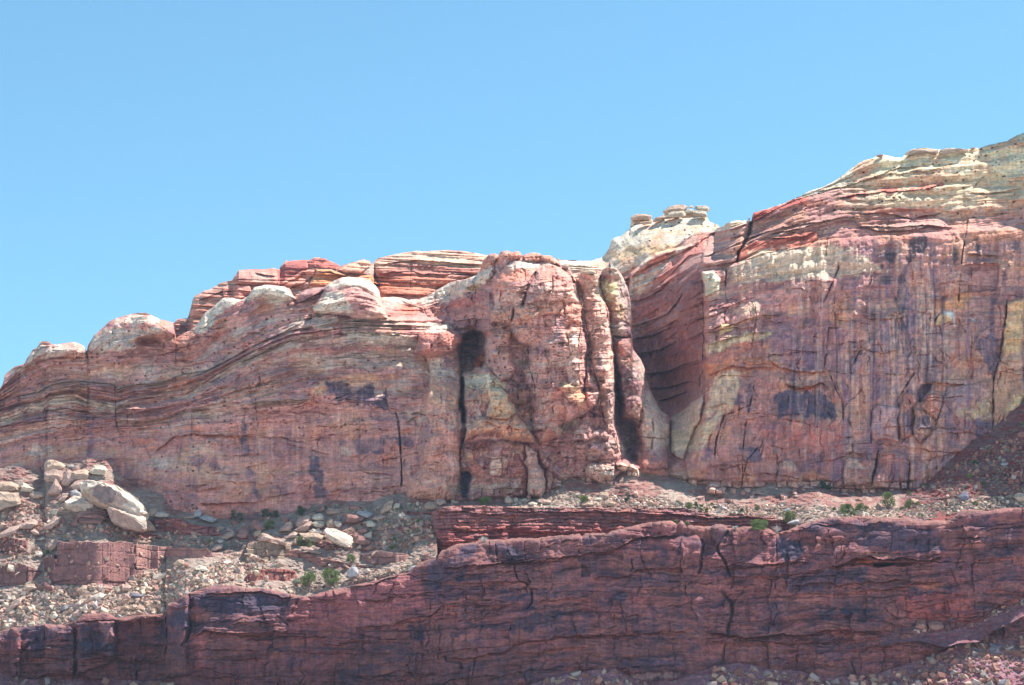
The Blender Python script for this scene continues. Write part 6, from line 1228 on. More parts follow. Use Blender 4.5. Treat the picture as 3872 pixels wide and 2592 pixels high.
FRONT_TONES = {'upper of the two': [('1000,580 1040,520 1115,498 1250,462 1340,486 1470,552 1600,645 1560,800 1340,800 1000,720', 'tan'), ('1150,520 1230,455 1330,465 1470,545 1400,680 1260,640 1180,590', 'umber'), ('1390,690 1470,560 1600,645 1560,720', 'pink')],  # boulder fronts: real varnish, plus their shade put in as darker stone
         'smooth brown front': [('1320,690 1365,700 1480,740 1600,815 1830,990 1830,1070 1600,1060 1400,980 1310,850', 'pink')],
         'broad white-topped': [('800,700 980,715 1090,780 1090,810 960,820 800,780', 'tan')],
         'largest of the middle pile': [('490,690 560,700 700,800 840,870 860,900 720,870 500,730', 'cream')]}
BL = [
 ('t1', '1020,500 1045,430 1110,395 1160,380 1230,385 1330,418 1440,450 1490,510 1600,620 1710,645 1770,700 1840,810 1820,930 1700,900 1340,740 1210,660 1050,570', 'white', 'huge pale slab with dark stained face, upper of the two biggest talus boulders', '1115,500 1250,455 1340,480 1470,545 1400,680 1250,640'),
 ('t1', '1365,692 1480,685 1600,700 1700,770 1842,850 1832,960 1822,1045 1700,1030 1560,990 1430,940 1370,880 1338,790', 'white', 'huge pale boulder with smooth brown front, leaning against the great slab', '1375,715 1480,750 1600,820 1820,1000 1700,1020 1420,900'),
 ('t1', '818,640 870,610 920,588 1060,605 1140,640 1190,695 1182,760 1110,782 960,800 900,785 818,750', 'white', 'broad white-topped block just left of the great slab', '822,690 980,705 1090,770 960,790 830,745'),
 ('t1', '695,362 730,410 788,505 745,580 640,575 600,558', 'pink', 'pointed pink pyramid-shaped boulder at the foot of the cliff', None),
 ('t1', '562,180 610,128 690,125 760,160 835,212 800,272 700,255 562,290', 'tan', 'tan blocky boulder topped by the cliff foot, highest of the left pile', None),
 ('t1', '558,280 700,250 800,275 780,430 600,430 560,380', 'pink', 'large pink block under the tan boulder of the left pile', None),
 ('t1', '860,205 900,195 940,213 890,238', 'grey', 'small flat grey stone perched on a pink boulder', None),
 ('t1', '770,420 800,320 860,245 920,300 960,390 870,470 790,465', 'pink', 'rounded pink boulder beside the pointed pyramid', None),
 ('t1', '902,275 990,282 1060,250 1112,275 1132,330 1110,388 950,388 905,315', 'tan', 'smooth split boulder with grey top, behind the great slab', None),
 ('t1', '1108,290 1190,198 1260,195 1340,220 1362,250 1320,330 1140,310', 'cream', 'cream rounded boulder against the cliff above the great slab', None),
 ('t1', '880,470 960,390 1060,380 1040,430 1020,520 950,520', 'pink', 'dull pink boulder tucked behind the great slab', None),
 ('t1', '-60,430 30,398 130,398 238,432 242,510 100,540 -60,520', 'tan', 'wide pitted tan boulder at the left end of the talus top', None),
 ('t1', '244,440 290,414 350,440 432,500 392,548 262,530', 'cream', 'egg-shaped pitted cream boulder next to the wide pitted one', None),
 ('t1', '-60,520 110,530 250,545 272,680 130,740 -60,790', 'tan', 'bulky shaded boulder below the two pitted ones', None),
 ('t1', '380,590 420,530 560,545 570,600 480,625 400,620', 'tan', 'low tan boulder in shade right of the bulky one', None),
 ('t1', '865,590 900,520 950,500 1020,560 1030,600', 'grey', 'grey boulder wedged behind the white-topped block', None),
 ('t1', '735,640 790,560 865,545 850,600 820,650 770,665', 'pink', 'pale pink angular block left of the white-topped one', None),
 ('t1', '985,862 1000,795 1110,780 1222,795 1330,850 1385,885 1290,885', 'red', 'thick red slab lying under the white-topped block', None),
 ('t1', '990,872 1310,888 1290,945 1010,942', 'red', 'lower red slab under another red slab', None),
 ('t1', '1838,900 1862,888 1915,940 1972,1022 1940,1042 1838,1042', 'tan', 'sharp tan wedge standing right of the huge pale boulder', None),
 ('t1', '1922,820 1950,788 2040,790 2138,815 2130,850 2060,868 1930,850', 'white', 'flat bright white slab balanced on red ledges', None),
 ('t1', '1855,790 1912,738 1982,768 1935,860 1870,850', 'tan', 'brown boulder behind the flat bright white slab', None),
 ('t1', '548,990 620,930 700,850 772,850 752,905 690,960 640,1012 580,1015', 'pink', 'oblong boulder half in sun with a pale end, on the left talus', None),
 ('t1', '218,1000 320,905 400,880 468,905 460,960 400,1008', 'pink', 'pink domed boulder above the long leaning slab', None),
 ('t1', '-60,1090 60,1020 230,950 290,915 200,1010 60,1112 -60,1150', 'pink', 'long leaning pink slab at the left edge of the talus', None),
 ('t1', '890,1062 932,1008 972,1058 930,1075', 'pink', 'small pink triangular rock on the slope above the brick-like step', None),
 ('t1', '436,1300 500,1280 556,1302 520,1368 470,1340', 'white', 'white broken rock on the slope left of the brick-like step', None),
 ('t1', '458,1142 540,1100 582,1128 522,1152', 'white', 'small cream flat rock high on the left slope', None),
 ('t1', '368,1012 432,998 522,1078 440,1085', 'pink', 'rounded pale pink rock near the left slope edge', None),
 ('t1', '580,1200 650,1140 742,1138 720,1240 640,1290', 'pink', 'pink angular boulder against the brick-like step', None),
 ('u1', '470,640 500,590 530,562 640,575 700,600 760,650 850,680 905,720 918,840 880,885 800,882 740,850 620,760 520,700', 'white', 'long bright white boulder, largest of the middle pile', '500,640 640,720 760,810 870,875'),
 ('u1', '108,650 260,632 420,650 492,680 470,750 400,800 300,770 180,690', 'tan', 'flat-topped tan slab left of the long white boulder', None),
 ('u1', '40,610 130,560 230,510 300,460 312,510 260,600 200,640 110,650', 'pink', 'smooth leaning pink slab in the middle pile', None),
 ('u1', '60,540 100,450 190,390 290,400 298,440 240,470 180,540 90,570', 'pink', 'cracked pink block on top of the leaning slab', None),
 ('u1', '300,440 350,370 430,358 492,390 490,460 380,475', 'white', 'grey-white boulder at the back of the middle pile', None),
 ('u1', '305,500 360,465 440,468 510,490 500,540 440,590 370,570', 'cream', 'cream boulder between the pale boulders of the middle pile', None),
 ('u1', '520,500 570,440 620,440 660,520 668,580 540,570 522,540', 'tan', 'upright brown boulder behind the long white one', None),
 ('u1', '630,475 720,475 756,510 740,560 690,575 650,530', 'white', 'small round white boulder right of the upright brown one', None),
 ('u1', '270,620 320,585 400,590 470,640 440,670 330,640', 'white', 'white boulder wedged against the long white one', None),
 ('u1', '0,650 50,628 105,650 60,720 -20,735 -60,700', 'pink', 'rounded pink boulder left of the flat-topped tan slab', None),
 ('u1', '800,400 830,358 930,362 1060,400 1120,420 1000,480 930,510 820,510 790,470', 'red', 'wide rose-red boulder above the middle pile', None),
 ('u1', '970,350 1040,318 1160,330 1215,370 1180,420 1110,440 1050,395', 'grey', 'smooth grey boulder resting on the rose-red one', None),
 ('u1', '1080,480 1190,460 1245,500 1258,540 1220,572 1130,570', 'cream', 'cream blocky boulder right of the rose-red one', None),
 ('u1', '970,630 1010,580 1080,565 1130,580 1138,640 1060,665', 'red', 'upper of three red boulders right of the long white one', None),
 ('u1', '905,670 960,640 1060,665 1090,700 940,745', 'red', 'middle of three red boulders right of the long white one', None),
 ('u1', '925,745 1000,680 1090,700 1180,770 1178,820 1060,848 930,800', 'red', 'lowest of three red boulders right of the long white one', None),
 ('u1', '1080,670 1190,625 1198,720 1160,750 1100,710', 'white', 'jagged white rock touching the red boulders', None),
 ('u1', '125,855 180,840 300,860 400,900 475,950 455,968 350,930 200,890', 'pink', 'long thin pink slab below the flat-topped tan slab', None),
 ('u1', '1320,340 1370,240 1440,180 1515,172 1515,230 1470,320 1340,368', 'tan', 'tall brown boulder standing at the cliff foot', None),
 ('u1', '1500,290 1540,205 1610,215 1600,280 1545,320', 'cream', 'pale wedge next to the tall brown boulder', None),
 ('u1', '820,240 890,228 1000,245 1050,275 1000,300 890,300', 'red', 'flat rust-red slab under the cliff', None),
 ('u1', '535,330 545,290 700,292 770,310 740,370 540,380', 'pink', 'shaded pink block under the dark stain', None),
 ('u1', '355,355 420,290 500,235 520,270 440,340', 'red', 'leaning rust-red slab beside the dark stain', None),
 ('u1', '1968,225 2040,190 2140,195 2205,240 2180,290 2080,310 1975,300', 'tan', 'sunlit-edged tan block at the end of the bench', None),
 ('u1', '2110,190 2160,150 2260,150 2300,220 2200,250', 'pink', 'dull boulder behind the sunlit-edged tan block', None),
 ('u1', '1170,450 1240,400 1330,385 1380,410 1290,470', 'pink', 'low pale pink slab right of the grey boulder', None),
 ('u1', '625,940 670,892 740,920 750,955 680,965', 'pink', 'pale pink block below the long white boulder', None),
 ('u1', '820,1280 900,1110 960,1130 1000,1240 980,1290 870,1310', 'grey', 'grey standing slab above the sunlit rim', None),
 ('u1', '1790,1040 1850,975 1900,990 1890,1050 1840,1115 1800,1080', 'tan', 'upright tan block near the top of the rim', None),
 ('u1', '1680,1220 1760,1160 1900,1090 1922,1110 1870,1190 1740,1225', 'grey', 'tilted grey slab on the rim below the tan block', None),
 ('u1', '1100,1240 1115,1165 1150,1165 1180,1220 1140,1250', 'white', 'small white rock cluster on the sunlit rim', None),
 ('u2', '1280,740 1340,680 1430,630 1505,620 1500,700 1400,750', 'pink', 'low pink slab in front of the red pile', None),
 ('u2', '1380,600 1400,572 1450,585 1512,625 1500,650', 'pink', 'thin pink slab leaning on the low one', None),
 ('u2', '1540,640 1560,585 1640,560 1730,590 1720,650 1600,680', 'red', 'red block of the pile left of the round bush', None),
 ('u2', '1620,560 1680,520 1735,530 1742,575 1700,585', 'red', 'small red knob on the red pile', None),
 ('u2', '1750,540 1770,470 1810,450 1860,490 1940,560 1970,610 1900,630 1800,600', 'red', 'rounded red-brown boulder topping the red pile', None),
 ('u2', '1530,680 1600,620 1700,605 1722,640 1700,720 1600,740', 'red', 'front red boulder of the red pile', None),
 ('u2', '1785,650 1830,610 1900,600 1910,640 1860,700 1800,710', 'tan', 'tan boulder at the right of the red pile', None),
 ('u2', '1865,700 1920,640 2000,665 2070,740 2030,770 1870,770', 'pink', 'brown tent-shaped boulder on the banded step', None),
 ('u2', '2010,670 2100,720 2230,780 2285,800 2260,835 2180,815 2060,740', 'pink', 'long leaning pink slab beside the tent-shaped boulder', None),
 ('u2', '2150,640 2200,560 2290,500 2340,480 2380,560 2340,620', 'pink', 'tilted pink slab at the left of the middle pile', None),
 ('u2', '1238,760 1290,742 1350,755 1345,795 1290,803', 'white', 'small bright white rock on the red earth', None),
 ('u2', '1150,890 1240,830 1340,810 1335,860 1250,915 1160,920', 'pink', 'smooth brown slab below the small bright rock', None),
 ('u2', '860,400 900,385 925,400 900,440 760,440 750,420', 'tan', 'brown slab at the foot of the cliff', None),
 ('u2', '960,300 1000,295 1030,370 1000,420 900,430 900,360', 'grey', 'pale grey wedge against the cliff foot', None),
 ('u2', '975,420 1060,370 1180,400 1260,460 1200,500 1060,450', 'grey', 'ridged grey slab beside the pale wedge', None),
 ('u2', '590,1120 680,1030 760,1040 780,1110 720,1150', 'tan', 'tan boulder below the layered pink step', None),
 ('u2', '900,1150 1010,1120 1100,1160 1160,1200 1120,1235 1000,1210', 'cream', 'cream ribbed slab below the layered pink step', None),
 ('u2', '885,1215 920,1200 955,1225 930,1248', 'tan', 'small round tan rock under the ribbed slab', None),
 ('u2', '1945,1350 1950,1280 1985,1262 2010,1300 2005,1360', 'pink', 'little upright pink finger of rock on the rim', None),
 ('u2', '1420,910 1460,895 1500,900 1470,925 1430,935', 'pink', 'small flat pink rock in the shaded gully', None),
 ('u2', '700,840 760,790 840,800 850,840', 'pink', 'low pink rock on top of the pink step', None),
 ('t3', '825,480 885,445 940,465 900,510 850,525', 'white', 'brightest square block in the lower left scree', None),
 ('t3', '440,655 475,610 515,650 495,690 450,692', 'cream', 'cream block near the rim of the scree', None),
 ('t3', '640,640 680,600 735,605 720,660 660,665', 'pink', 'pink slab near the rim of the scree', None),
 ('t3', '1070,590 1110,545 1145,580 1110,615', 'tan', 'left of two tan blocks near the scree rim', None),
 ('t3', '1140,600 1180,550 1218,560 1190,610', 'tan', 'right of two tan blocks near the scree rim', None),
 ('t3', '70,590 120,530 195,480 200,500 140,570 90,610', 'pink', 'slanting narrow slab at the far left of the scree', None),
 ('t3', '380,410 385,350 420,370 465,400 460,440', 'deep', 'dark red curled block at the top of the scree', None),
 ('t3', '190,430 230,375 300,370 330,410 260,440', 'tan', 'tan flat boulder under the left red step', None),
 ('t3', '680,430 740,380 775,390 770,440 700,450', 'tan', 'shaded tan boulder at the foot of the brick-like step', None),
 ('t3', '1075,420 1080,380 1140,375 1170,395 1130,440', 'pink', 'pink block below the right end of the brick-like step', None),
 ('t3', '1140,480 1160,450 1230,460 1275,470 1250,500', 'slate', 'dark brown slab in the scree', None),
 ('t4', '610,165 640,148 665,170 678,200 640,213 612,200', 'tan', 'rounded brown boulder at the foot of the lit fin', None),
 ('t4', '672,180 690,160 712,170 712,195 685,200', 'cream', 'small round boulder beside the brown one', None),
 ('t4', '718,180 760,166 798,180 790,195 730,195', 'cream', 'flat cream rock on the bench', None),
 ('t4', '785,205 820,192 856,205 850,228 800,225', 'cream', 'rounded cream rock at the bench edge', None),
 ('t4', '840,180 900,175 990,195 980,215 900,208', 'pink', 'long low pink rock on the bench', None),
 ('t4', '1305,150 1325,122 1380,120 1390,160 1350,180', 'tan', 'square tan block on the bench near the dark shrub', None),
 ('t4', '1350,210 1380,180 1450,200 1440,225 1370,228', 'tan', 'broad tan block at the edge of the bench', None),
 ('t4', '1270,185 1300,160 1340,165 1330,190', 'cream', 'cream rock left of the square tan block', None),
 ('t4', '1190,222 1230,195 1290,205 1270,228', 'tan', 'pinkish slab under the lit bench shrub', None),
 ('t4', '20,230 40,200 90,196 130,215 120,240 40,250', 'tan', 'shaded tan boulder at the left end of the bench', None),
 ('c8', '652,1170 690,1160 745,1190 740,1235 690,1245 655,1220', 'red', 'rust-brown boulder at the mouth of the gully', None),
 ('t5', '1925,350 1945,320 2005,325 2010,380 1970,415 1930,400', 'red', 'round brown boulder wedged between the foot blocks', None),
 ('t5', '1385,820 1500,765 1565,785 1540,820 1430,835', 'grey', 'pale flat slab beside the bench bush', None),
 ('t6', '930,1000 975,962 1008,965 1000,990 950,1012', 'tan', 'short brown log-shaped rock right of the tall bush', None),
 ('t6', '1500,930 1560,870 1620,865 1650,930 1640,990 1530,980', 'slate', 'dark boulder with a lit rim on the right slope', None),
 ('t6', '1750,940 1800,918 1900,925 1920,945 1850,960', 'pink', 'flat pink slab at the right rim', None),
 ('t6', '2190,930 2250,880 2335,890 2400,930 2380,1000 2260,1000', 'tan', 'large tan slab at the right edge of the rim', None),
 ('t7', '1530,830 1560,780 1615,770 1630,840 1580,850', 'red', 'upright pink slab on the step of the lower cliff', None),
 ('t7', '1635,800 1660,775 1740,790 1760,830 1700,855 1650,845', 'red', 'squat brown boulder on the step of the lower cliff', None),
 ('t7', '1790,765 1815,722 1850,740 1845,785 1800,785', 'slate', 'dark pointed boulder on the step of the lower cliff', None),
]
for row in BL:
    c, ol, key, lab, rg = row
    lay = MR if c in ('c8', 't5') and 'bench' not in lab else MT
    if c == 't7': lay = R2
    boulder('boulder', c, ol, key, lab, ridge=rg, layer=lay, dz=-2.5 if 'smooth brown front' in lab else 0, stain=next((v for k_, v in FRONT_TONES.items() if k_ in lab), None))
# leaning stones of the lower cliff
boulder('rock_fin', 't5', '186,945 195,850 215,785 240,790 272,850 282,945', 'pink', 'sunlit upright fin on the brow of the lower cliff', 'rock fin', layer=ML, base=501.5)
# capstones and loose stones on the crests
CAPS = [
 ('c5', '563,302 600,280 625,262 700,262 765,272 762,312 690,328 580,330', 'tan', 'layered capstone at the left end of the pale knoll', 1.4),
 ('c5', '640,350 700,328 762,330 758,352 700,365', 'tan', 'thin lower stone under the left capstone', 1.2),
 ('c5', '768,340 800,295 860,280 905,280 890,300 800,335', 'tan', 'low brown stone between the left and main capstones', 1.2),
 ('c5', '858,252 900,215 960,188 1050,178 1100,205 1062,235 960,243 880,270', 'tan', 'broad overhanging capstone, largest on the pale knoll', 1.0),
 ('c5', '900,300 910,262 960,238 1055,232 1068,282 1010,302', 'cream', 'cream block that carries the broad capstone', 1.0),
 ('c5', '1098,205 1105,192 1138,190 1142,208 1120,215', 'cream', 'small stone right of the broad capstone', 1.0),
 ('c5', '1062,240 1090,220 1145,222 1142,262 1080,270', 'cream', 'cream block in the gap between capstones', 1.0),
 ('c5', '1145,215 1170,195 1250,188 1294,215 1286,245 1200,240', 'cream', 'rounded overhanging capstone at the right of the knoll', 1.0),
 ('c5', '1145,240 1210,235 1255,245 1268,285 1240,304 1200,280', 'cream', 'tapering block under the right capstone', 1.0),
 ('c6', '1256,212 1290,166 1330,150 1420,145 1560,165 1548,192 1440,185 1330,208', 'tan', 'long flat capstone on the summit of the streaked cliff', .4),
 ('c6', '1558,197 1580,165 1660,143 1760,158 1850,155 1835,168 1700,195 1600,205', 'tan', 'thin brown slab right of the long summit capstone', .4),
 ('c6', '1846,155 1872,137 1908,146 1880,158', 'red', 'tiny red stone beyond the summit slabs', 1.0),
 ('c6', '985,222 1000,208 1045,203 1060,218 1020,232', 'red', 'small reddish stone on the pale shoulder', 1.0),
 ('c1', '358,492 385,462 450,466 472,490 430,502', 'red', 'red knob on the leftmost pale dome', .9),
 ('c1', '290,562 300,540 350,518 345,540', 'red', 'small red chip on the left slope of the leftmost dome', .9),
 ('c1', '120,714 160,690 235,665 232,682 160,712', 'red', 'thin red flake low on the left skyline', .9),
 ('c1', '1218,216 1250,203 1340,203 1370,218 1300,222', 'red', 'thin red flake crowning the second pale dome', .9),
 ('c1', '1588,310 1610,280 1640,257 1702,256 1700,285 1640,302', 'red', 'red stone in the saddle right of the second dome', .9),
 ('c3', '1668,328 1690,305 1730,290 1770,286 1838,308 1832,330 1750,335', 'tan', 'flat mushroom capstone on the ribbed column', 1.0),
 ('c3', '1938,266 1942,240 1949,222 1958,245 1962,268', 'slate', 'tiny dark spike on the leaning tower', 1.0),
 ('c3', '1885,292 1900,275 1935,262 1990,272 2020,292 1950,290', 'tan', 'brown flaky cap of the leaning tower', 1.0),
 ('c3', '1508,262 1520,242 1555,238 1582,262 1560,285 1520,280', 'tan', 'rounded brown stone behind the massive tower', 1.0)]
for c, ol, key, lab, th in CAPS:
    pts = Q(c, ol); cx = sum(p[0] for p in pts) / len(pts); yb = max(p[1] for p in pts)
    lay = M0 if c in ('c1', 'c3') else MR
    boulder('capstone', c, ol, key, lab, 'capstone', layer=lay, base=lay.depth(cx, yb + 6) - .2, thick=th, shift=.05, rough=.1)

# ------------------------------------------------------------------ loose rocks: the larger ones singly, the small ones as rubble
TPL = []
for k in range(14):
    rnd = random.Random(400 + k)
    fl = rnd.choice([.22, .35, .5, .75]); yw = rnd.uniform(.5, .95)
    pts = []
    for ix in (-1, 1):
        for iy in (-1, 1):
            for iz in (-1, 1):
                q = rnd.uniform(.55, 1.1)
                pts.append(Vector((ix * q + rnd.gauss(0, .12), iy * yw * q + rnd.gauss(0, .1), iz * fl * rnd.uniform(.6, 1.2))) * .8)
    for i in range(2):
        pts.append(Vector((rnd.uniform(-1, 1), rnd.uniform(-yw, yw), rnd.choice([-1, 1]) * fl * 1.1)) * .8)
    bm = bmesh.new()
    for p in pts: bm.verts.new(p)
    r = bmesh.ops.convex_hull(bm, input=bm.verts)
    bmesh.ops.delete(bm, geom=list({g for g in r['geom_interior'] + r['geom_unused'] if isinstance(g, bmesh.types.BMVert)}), context='VERTS')
    bmesh.ops.recalc_face_normals(bm, faces=bm.faces)
    bmesh.ops.triangulate(bm, faces=bm.faces)
    bm.verts.ensure_lookup_table()
    for i, v in enumerate(bm.verts): v.index = i
    TPL.append((np.array([v.co[:] for v in bm.verts]), np.array([[v.index for v in f.verts] for f in bm.faces])))
    bm.free()

def region_points(layer, poly, n, rnd, gap=0):
    pts = [p[:2] for p in poly]
    x0, x1 = min(p[0] for p in pts), max(p[0] for p in pts); y0, y1 = min(p[1] for p in pts), max(p[1] for p in pts)
    x = rnd.uniform(x0, x1, n * 4); y = rnd.uniform(y0, y1, n * 4)
    m = inside(x, y, pts)
    c = np.clip(((x - layer.X[0, 0]) / (layer.X[0, 1] - layer.X[0, 0])).astype(int), 0, layer.cols - 1)
    m &= (y > layer.Y[0, c] + 1) & (y < layer.Y[-1, c] + 2)
    x, y = x[m][:n], y[m][:n]
    return x, y

def rotmats(n, rnd, tilt=.5):
    a = rnd.uniform(0, 2 * np.pi, n); b = rnd.normal(0, tilt, n); c = rnd.normal(0, tilt, n)
    ca, sa, cb, sb, cc, sc = np.cos(a), np.sin(a), np.cos(b), np.sin(b), np.cos(c), np.sin(c)
    z = np.zeros(n); o = np.ones(n)
    Rz = np.stack([ca, -sa, z, sa, ca, z, z, z, o], -1).reshape(n, 3, 3)
    Rx = np.stack([o, z, z, z, cb, -sb, z, sb, cb], -1).reshape(n, 3, 3)
    Ry = np.stack([cc, z, sc, z, o, z, -sc, z, cc], -1).reshape(n, 3, 3)
    return Rx @ Ry @ Rz

M_RUB = rock_material('rubble_stone', attr=True, s1=1.5, s2=6, bump=.06, vary=.15)
def pos_on(layer, x, y):
    P_ = []
    for a, b in zip(x, y):
        P_.append(at(a, b, layer.depth(a, b) - .05)[:])
    return np.array(P_)

def rubble(name, layer, polys, size, cols, label, seed):
    """small debris nobody could count: one object"""
    rnd = np.random.RandomState(seed)
    V, F, C, off = [], [], [], 0
    for poly, n in polys:
        x, y = region_points(layer, poly, n, rnd)
        if not len(x): continue
        c = pos_on(layer, x, y)
        keep = fbm(x / 70, y / 30, seed, 3) + rnd.uniform(-.35, .6, len(x)) > 0
        x, y, c = x[keep], y[keep], c[keep]
        s = size[0] * (1 - rnd.rand(len(x))) ** -.68
        s = np.minimum(s, size[1])
        Rm = rotmats(len(x), rnd)
        col = np.array(cols)[rnd.randint(0, len(cols), len(x))] * rnd.uniform(.75, 1.2, (len(x), 1))
        tk = rnd.randint(0, len(TPL), len(x))
        for k, (tv, tf) in enumerate(TPL):
            m = np.where(tk == k)[0]
            if not len(m): continue
            vv = np.einsum('nij,vj->nvi', Rm[m], tv) * s[m][:, None, None] + c[m][:, None, :]
            V.append(vv.reshape(-1, 3)); F.append((tf[None] + (np.arange(len(m)) * len(tv))[:, None, None] + off).reshape(-1, 3))
            C.append(np.repeat(col[m], len(tv), 0)); off += len(m) * len(tv)
    o = mesh_obj(name, np.concatenate(V), np.concatenate(F), np.concatenate(C), M_RUB, False)
    o['kind'] = 'stuff'; o['label'] = label
    return o
cW, cC, cT, cP, cR, cD, cG = (.60, .48, .38), (.50, .38, .28), (.42, .28, .20), (.46, .28, .22), (.34, .17, .13), (.22, .10, .08), (.32, .25, .22)
SCREE = Q('t3', '-60,560 180,470 300,360 480,400 850,390 1080,400 1220,280 1500,250 1700,230 2000,240 2343,180 2343,260 2160,330 2000,390 1700,440 1480,520 1470,630 1040,675 740,650 680,700 400,740 -60,780')
SCREE2 = Q('t2', '0,880 400,860 620,800 740,820 700,900 660,950 500,970 380,990 250,1040 100,1130 0,1180')
GULLY = Q('u2', '1150,1100 1500,940 1700,960 2000,1080 2200,1060 1700,1280 1300,1280 1130,1240')
UPT = Q('t1', '-60,780 300,640 800,700 1000,960 1400,960 1900,1080 2330,1040 2330,1180 1700,1170 900,1120 740,1130 700,1280 540,1300 200,1500 -60,1500')
REDT = Q('u2', '350,700 1200,720 1500,760 1700,800 1700,900 1200,900 1100,850 600,830 100,800')
REDT2 = Q('u1', '900,560 1250,430 1600,400 2080,400 2100,700 2140,820 1700,940 1200,880 900,880 740,900 400,860 300,760')
RIM = Q('u1', '-200,1440 400,1420 700,1400 1000,1300 1400,1230 1700,1130 1900,1080 1900,1130 1600,1250 1100,1340 700,1450 0,1540')
FOOTZ = Q('u1', '250,330 700,260 1200,290 1900,200 2200,280 1650,340 1300,380 800,340 400,380')
BENCH = Q('t4', '600,215 800,170 960,120 1200,130 1400,140 1600,160 1990,190 1990,245 1500,235 1200,230 900,235 600,225')
BENCH2 = Q('t5', '0,570 400,600 800,620 1400,600 1800,640 2340,650 2340,730 1900,740 1600,770 1380,760 1100,740 750,715 400,680 200,640 0,630')
RIMR = Q('t6', '0,1100 400,1060 800,1080 1200,1010 1700,950 2335,900 2450,900 2450,1060 1900,1105 1500,1130 1100,1220 800,1190 300,1180 0,1190')
SLR = Q('t6', '800,920 1200,750 1400,590 1700,380 2000,200 2335,-20 2450,-80 2450,920 2000,900 1500,980 1000,1060')
BOT = Q('t4', '900,1540 1300,1460 1450,1450 1560,1510 1980,1540 1980,1600 900,1600')
BOTR2 = Q('t7', '30,1120 500,1140 900,1210 1500,1110 1900,930 2343,880 2450,880 2450,1300 30,1300')
BOTL = Q('t3', '-60,1210 1400,1235 1700,1260 1700,1300 -60,1300')
STEPZ = Q('t7', '1300,880 1560,850 1900,810 2100,720 2343,600 2450,560 2450,620 2150,740 1950,830 1600,860 1320,900')
rubble('rubble', MT, [(SCREE, 6200), (SCREE2, 1300), (GULLY, 800)], (.13, .95), [cW, cC, cC, cT, cP, cP, cT, cG, cR], 'pale sunlit rubble spread over the left slope', 11)
rubble('rubble', MT, [(UPT, 1500), (REDT, 900), (REDT2, 2100)], (.12, .8), [cP, cR, cR, cT, cR, cP, cC], 'reddish rubble between the rock steps', 12)
rubble('rubble', MT, [(RIM, 900), (FOOTZ, 450), (BENCH, 1000), (BENCH2, 1500), (RIMR, 2200)], (.12, .6), [cW, cC, cT, cP, cG], 'pale rubble along the rim and bench', 13)
ALLT = [(x, y - 2) for x, y in sorted(FOOT) if -60 < x < 3440][::6] + [(3950, 1820), (3950, 1925)] + [(x, lipy(x) + 2) for x in range(3900, -60, -80)]
rubble('rubble', MT, [(ALLT, 4200)], (.10, 1.1), [cC, cT, cP, cR, cR, cP], 'mixed pink and tan rubble over the whole debris slope', 17)
rubble('rubble', MT, [(SLR, 1500)], (.12, .8), [cG, cD, cR, cD, cR], 'shaded grey rubble on the right-hand slope', 14)
rubble('rubble', RB, [(BOT, 500), (BOTR2, 2600), (BOTL, 300)], (.14, 1.3), [cG, cD, cT, cR, cR], 'rubble at the foot of the lower cliff', 15)  # darker stone mix stands in for shade over this rubble
rubble('rubble', R2, [(STEPZ, 700)], (.14, .7), [cG, cP, cT, cR], 'rubble on the step of the lower cliff', 16)

def rocks(layer, poly, n, size, keys, label, group, seed, name='rock'):
    rnd = np.random.RandomState(seed); r2 = random.Random(seed)
    x, y = region_points(layer, poly, n, rnd)
    c = pos_on(layer, x, y)
    for p in c:
        k = r2.randrange(len(TPL)); key = r2.choice(keys)
        mk = (k, key)
        if mk not in ROCKMESH:
            me = bpy.data.meshes.new(name); me.from_pydata(TPL[k][0].tolist(), [], TPL[k][1].tolist()); me.update(); me.materials.append(rmat(key))
            ROCKMESH[mk] = me
        o = bpy.data.objects.new(name, ROCKMESH[mk]); scene.collection.objects.link(o)
        s = size[0] * (1 - r2.random()) ** -.5; s = min(s, size[1])
        o.location = p; o.scale = (s * r2.uniform(.8, 1.3), s * r2.uniform(.7, 1.1), s * r2.uniform(.7, 1.1))
        o.rotation_euler = (r2.gauss(0, .45), r2.gauss(0, .45), r2.uniform(0, 6.28))
        thing(o, label, 'rock', group)
ROCKMESH = {}
rocks(MT, SCREE, 60, (.6, 1.6), ['white', 'cream', 'tan', 'pink', 'grey'], 'loose angular rock in the pale scree above the left rim', 'rocks in the pale scree', 21)
rocks(MT, UPT, 26, (.5, 1.4), ['cream', 'pink', 'pink', 'red'], 'loose rock on the slope around the huge pale boulders', 'rocks around the huge boulders', 22)
rocks(MT, REDT2, 24, (.45, 1.1), ['red', 'pink', 'tan'], 'loose rock on the red slope right of the middle pile', 'rocks on the red slope', 23)
rocks(MT, RIM, 12, (.45, .9), ['cream', 'tan', 'white'], 'loose rock along the sunlit middle rim', 'rocks along the middle rim', 24)
rocks(MT, BENCH, 20, (.45, 1.0), ['cream', 'tan', 'pink', 'white'], 'loose rock on the bench below the towers', 'rocks on the tower bench', 25)
rocks(MT, BENCH2, 18, (.5, 1.1), ['grey', 'grey', 'cream', 'pink'], 'loose rock below the blocky foot of the streaked cliff', 'rocks below the streaked cliff', 26)
rocks(RB, BOTR2, 14, (.7, 1.8), ['grey', 'pink', 'tan', 'slate'], 'loose rock on the shaded rubble under the lower cliff', 'rocks under the lower cliff', 27)
rocks(MT, SLR, 10, (.5, 1.2), ['grey', 'slate', 'red'], 'loose rock on the shaded slope at right', 'rocks on the shaded slope', 28)

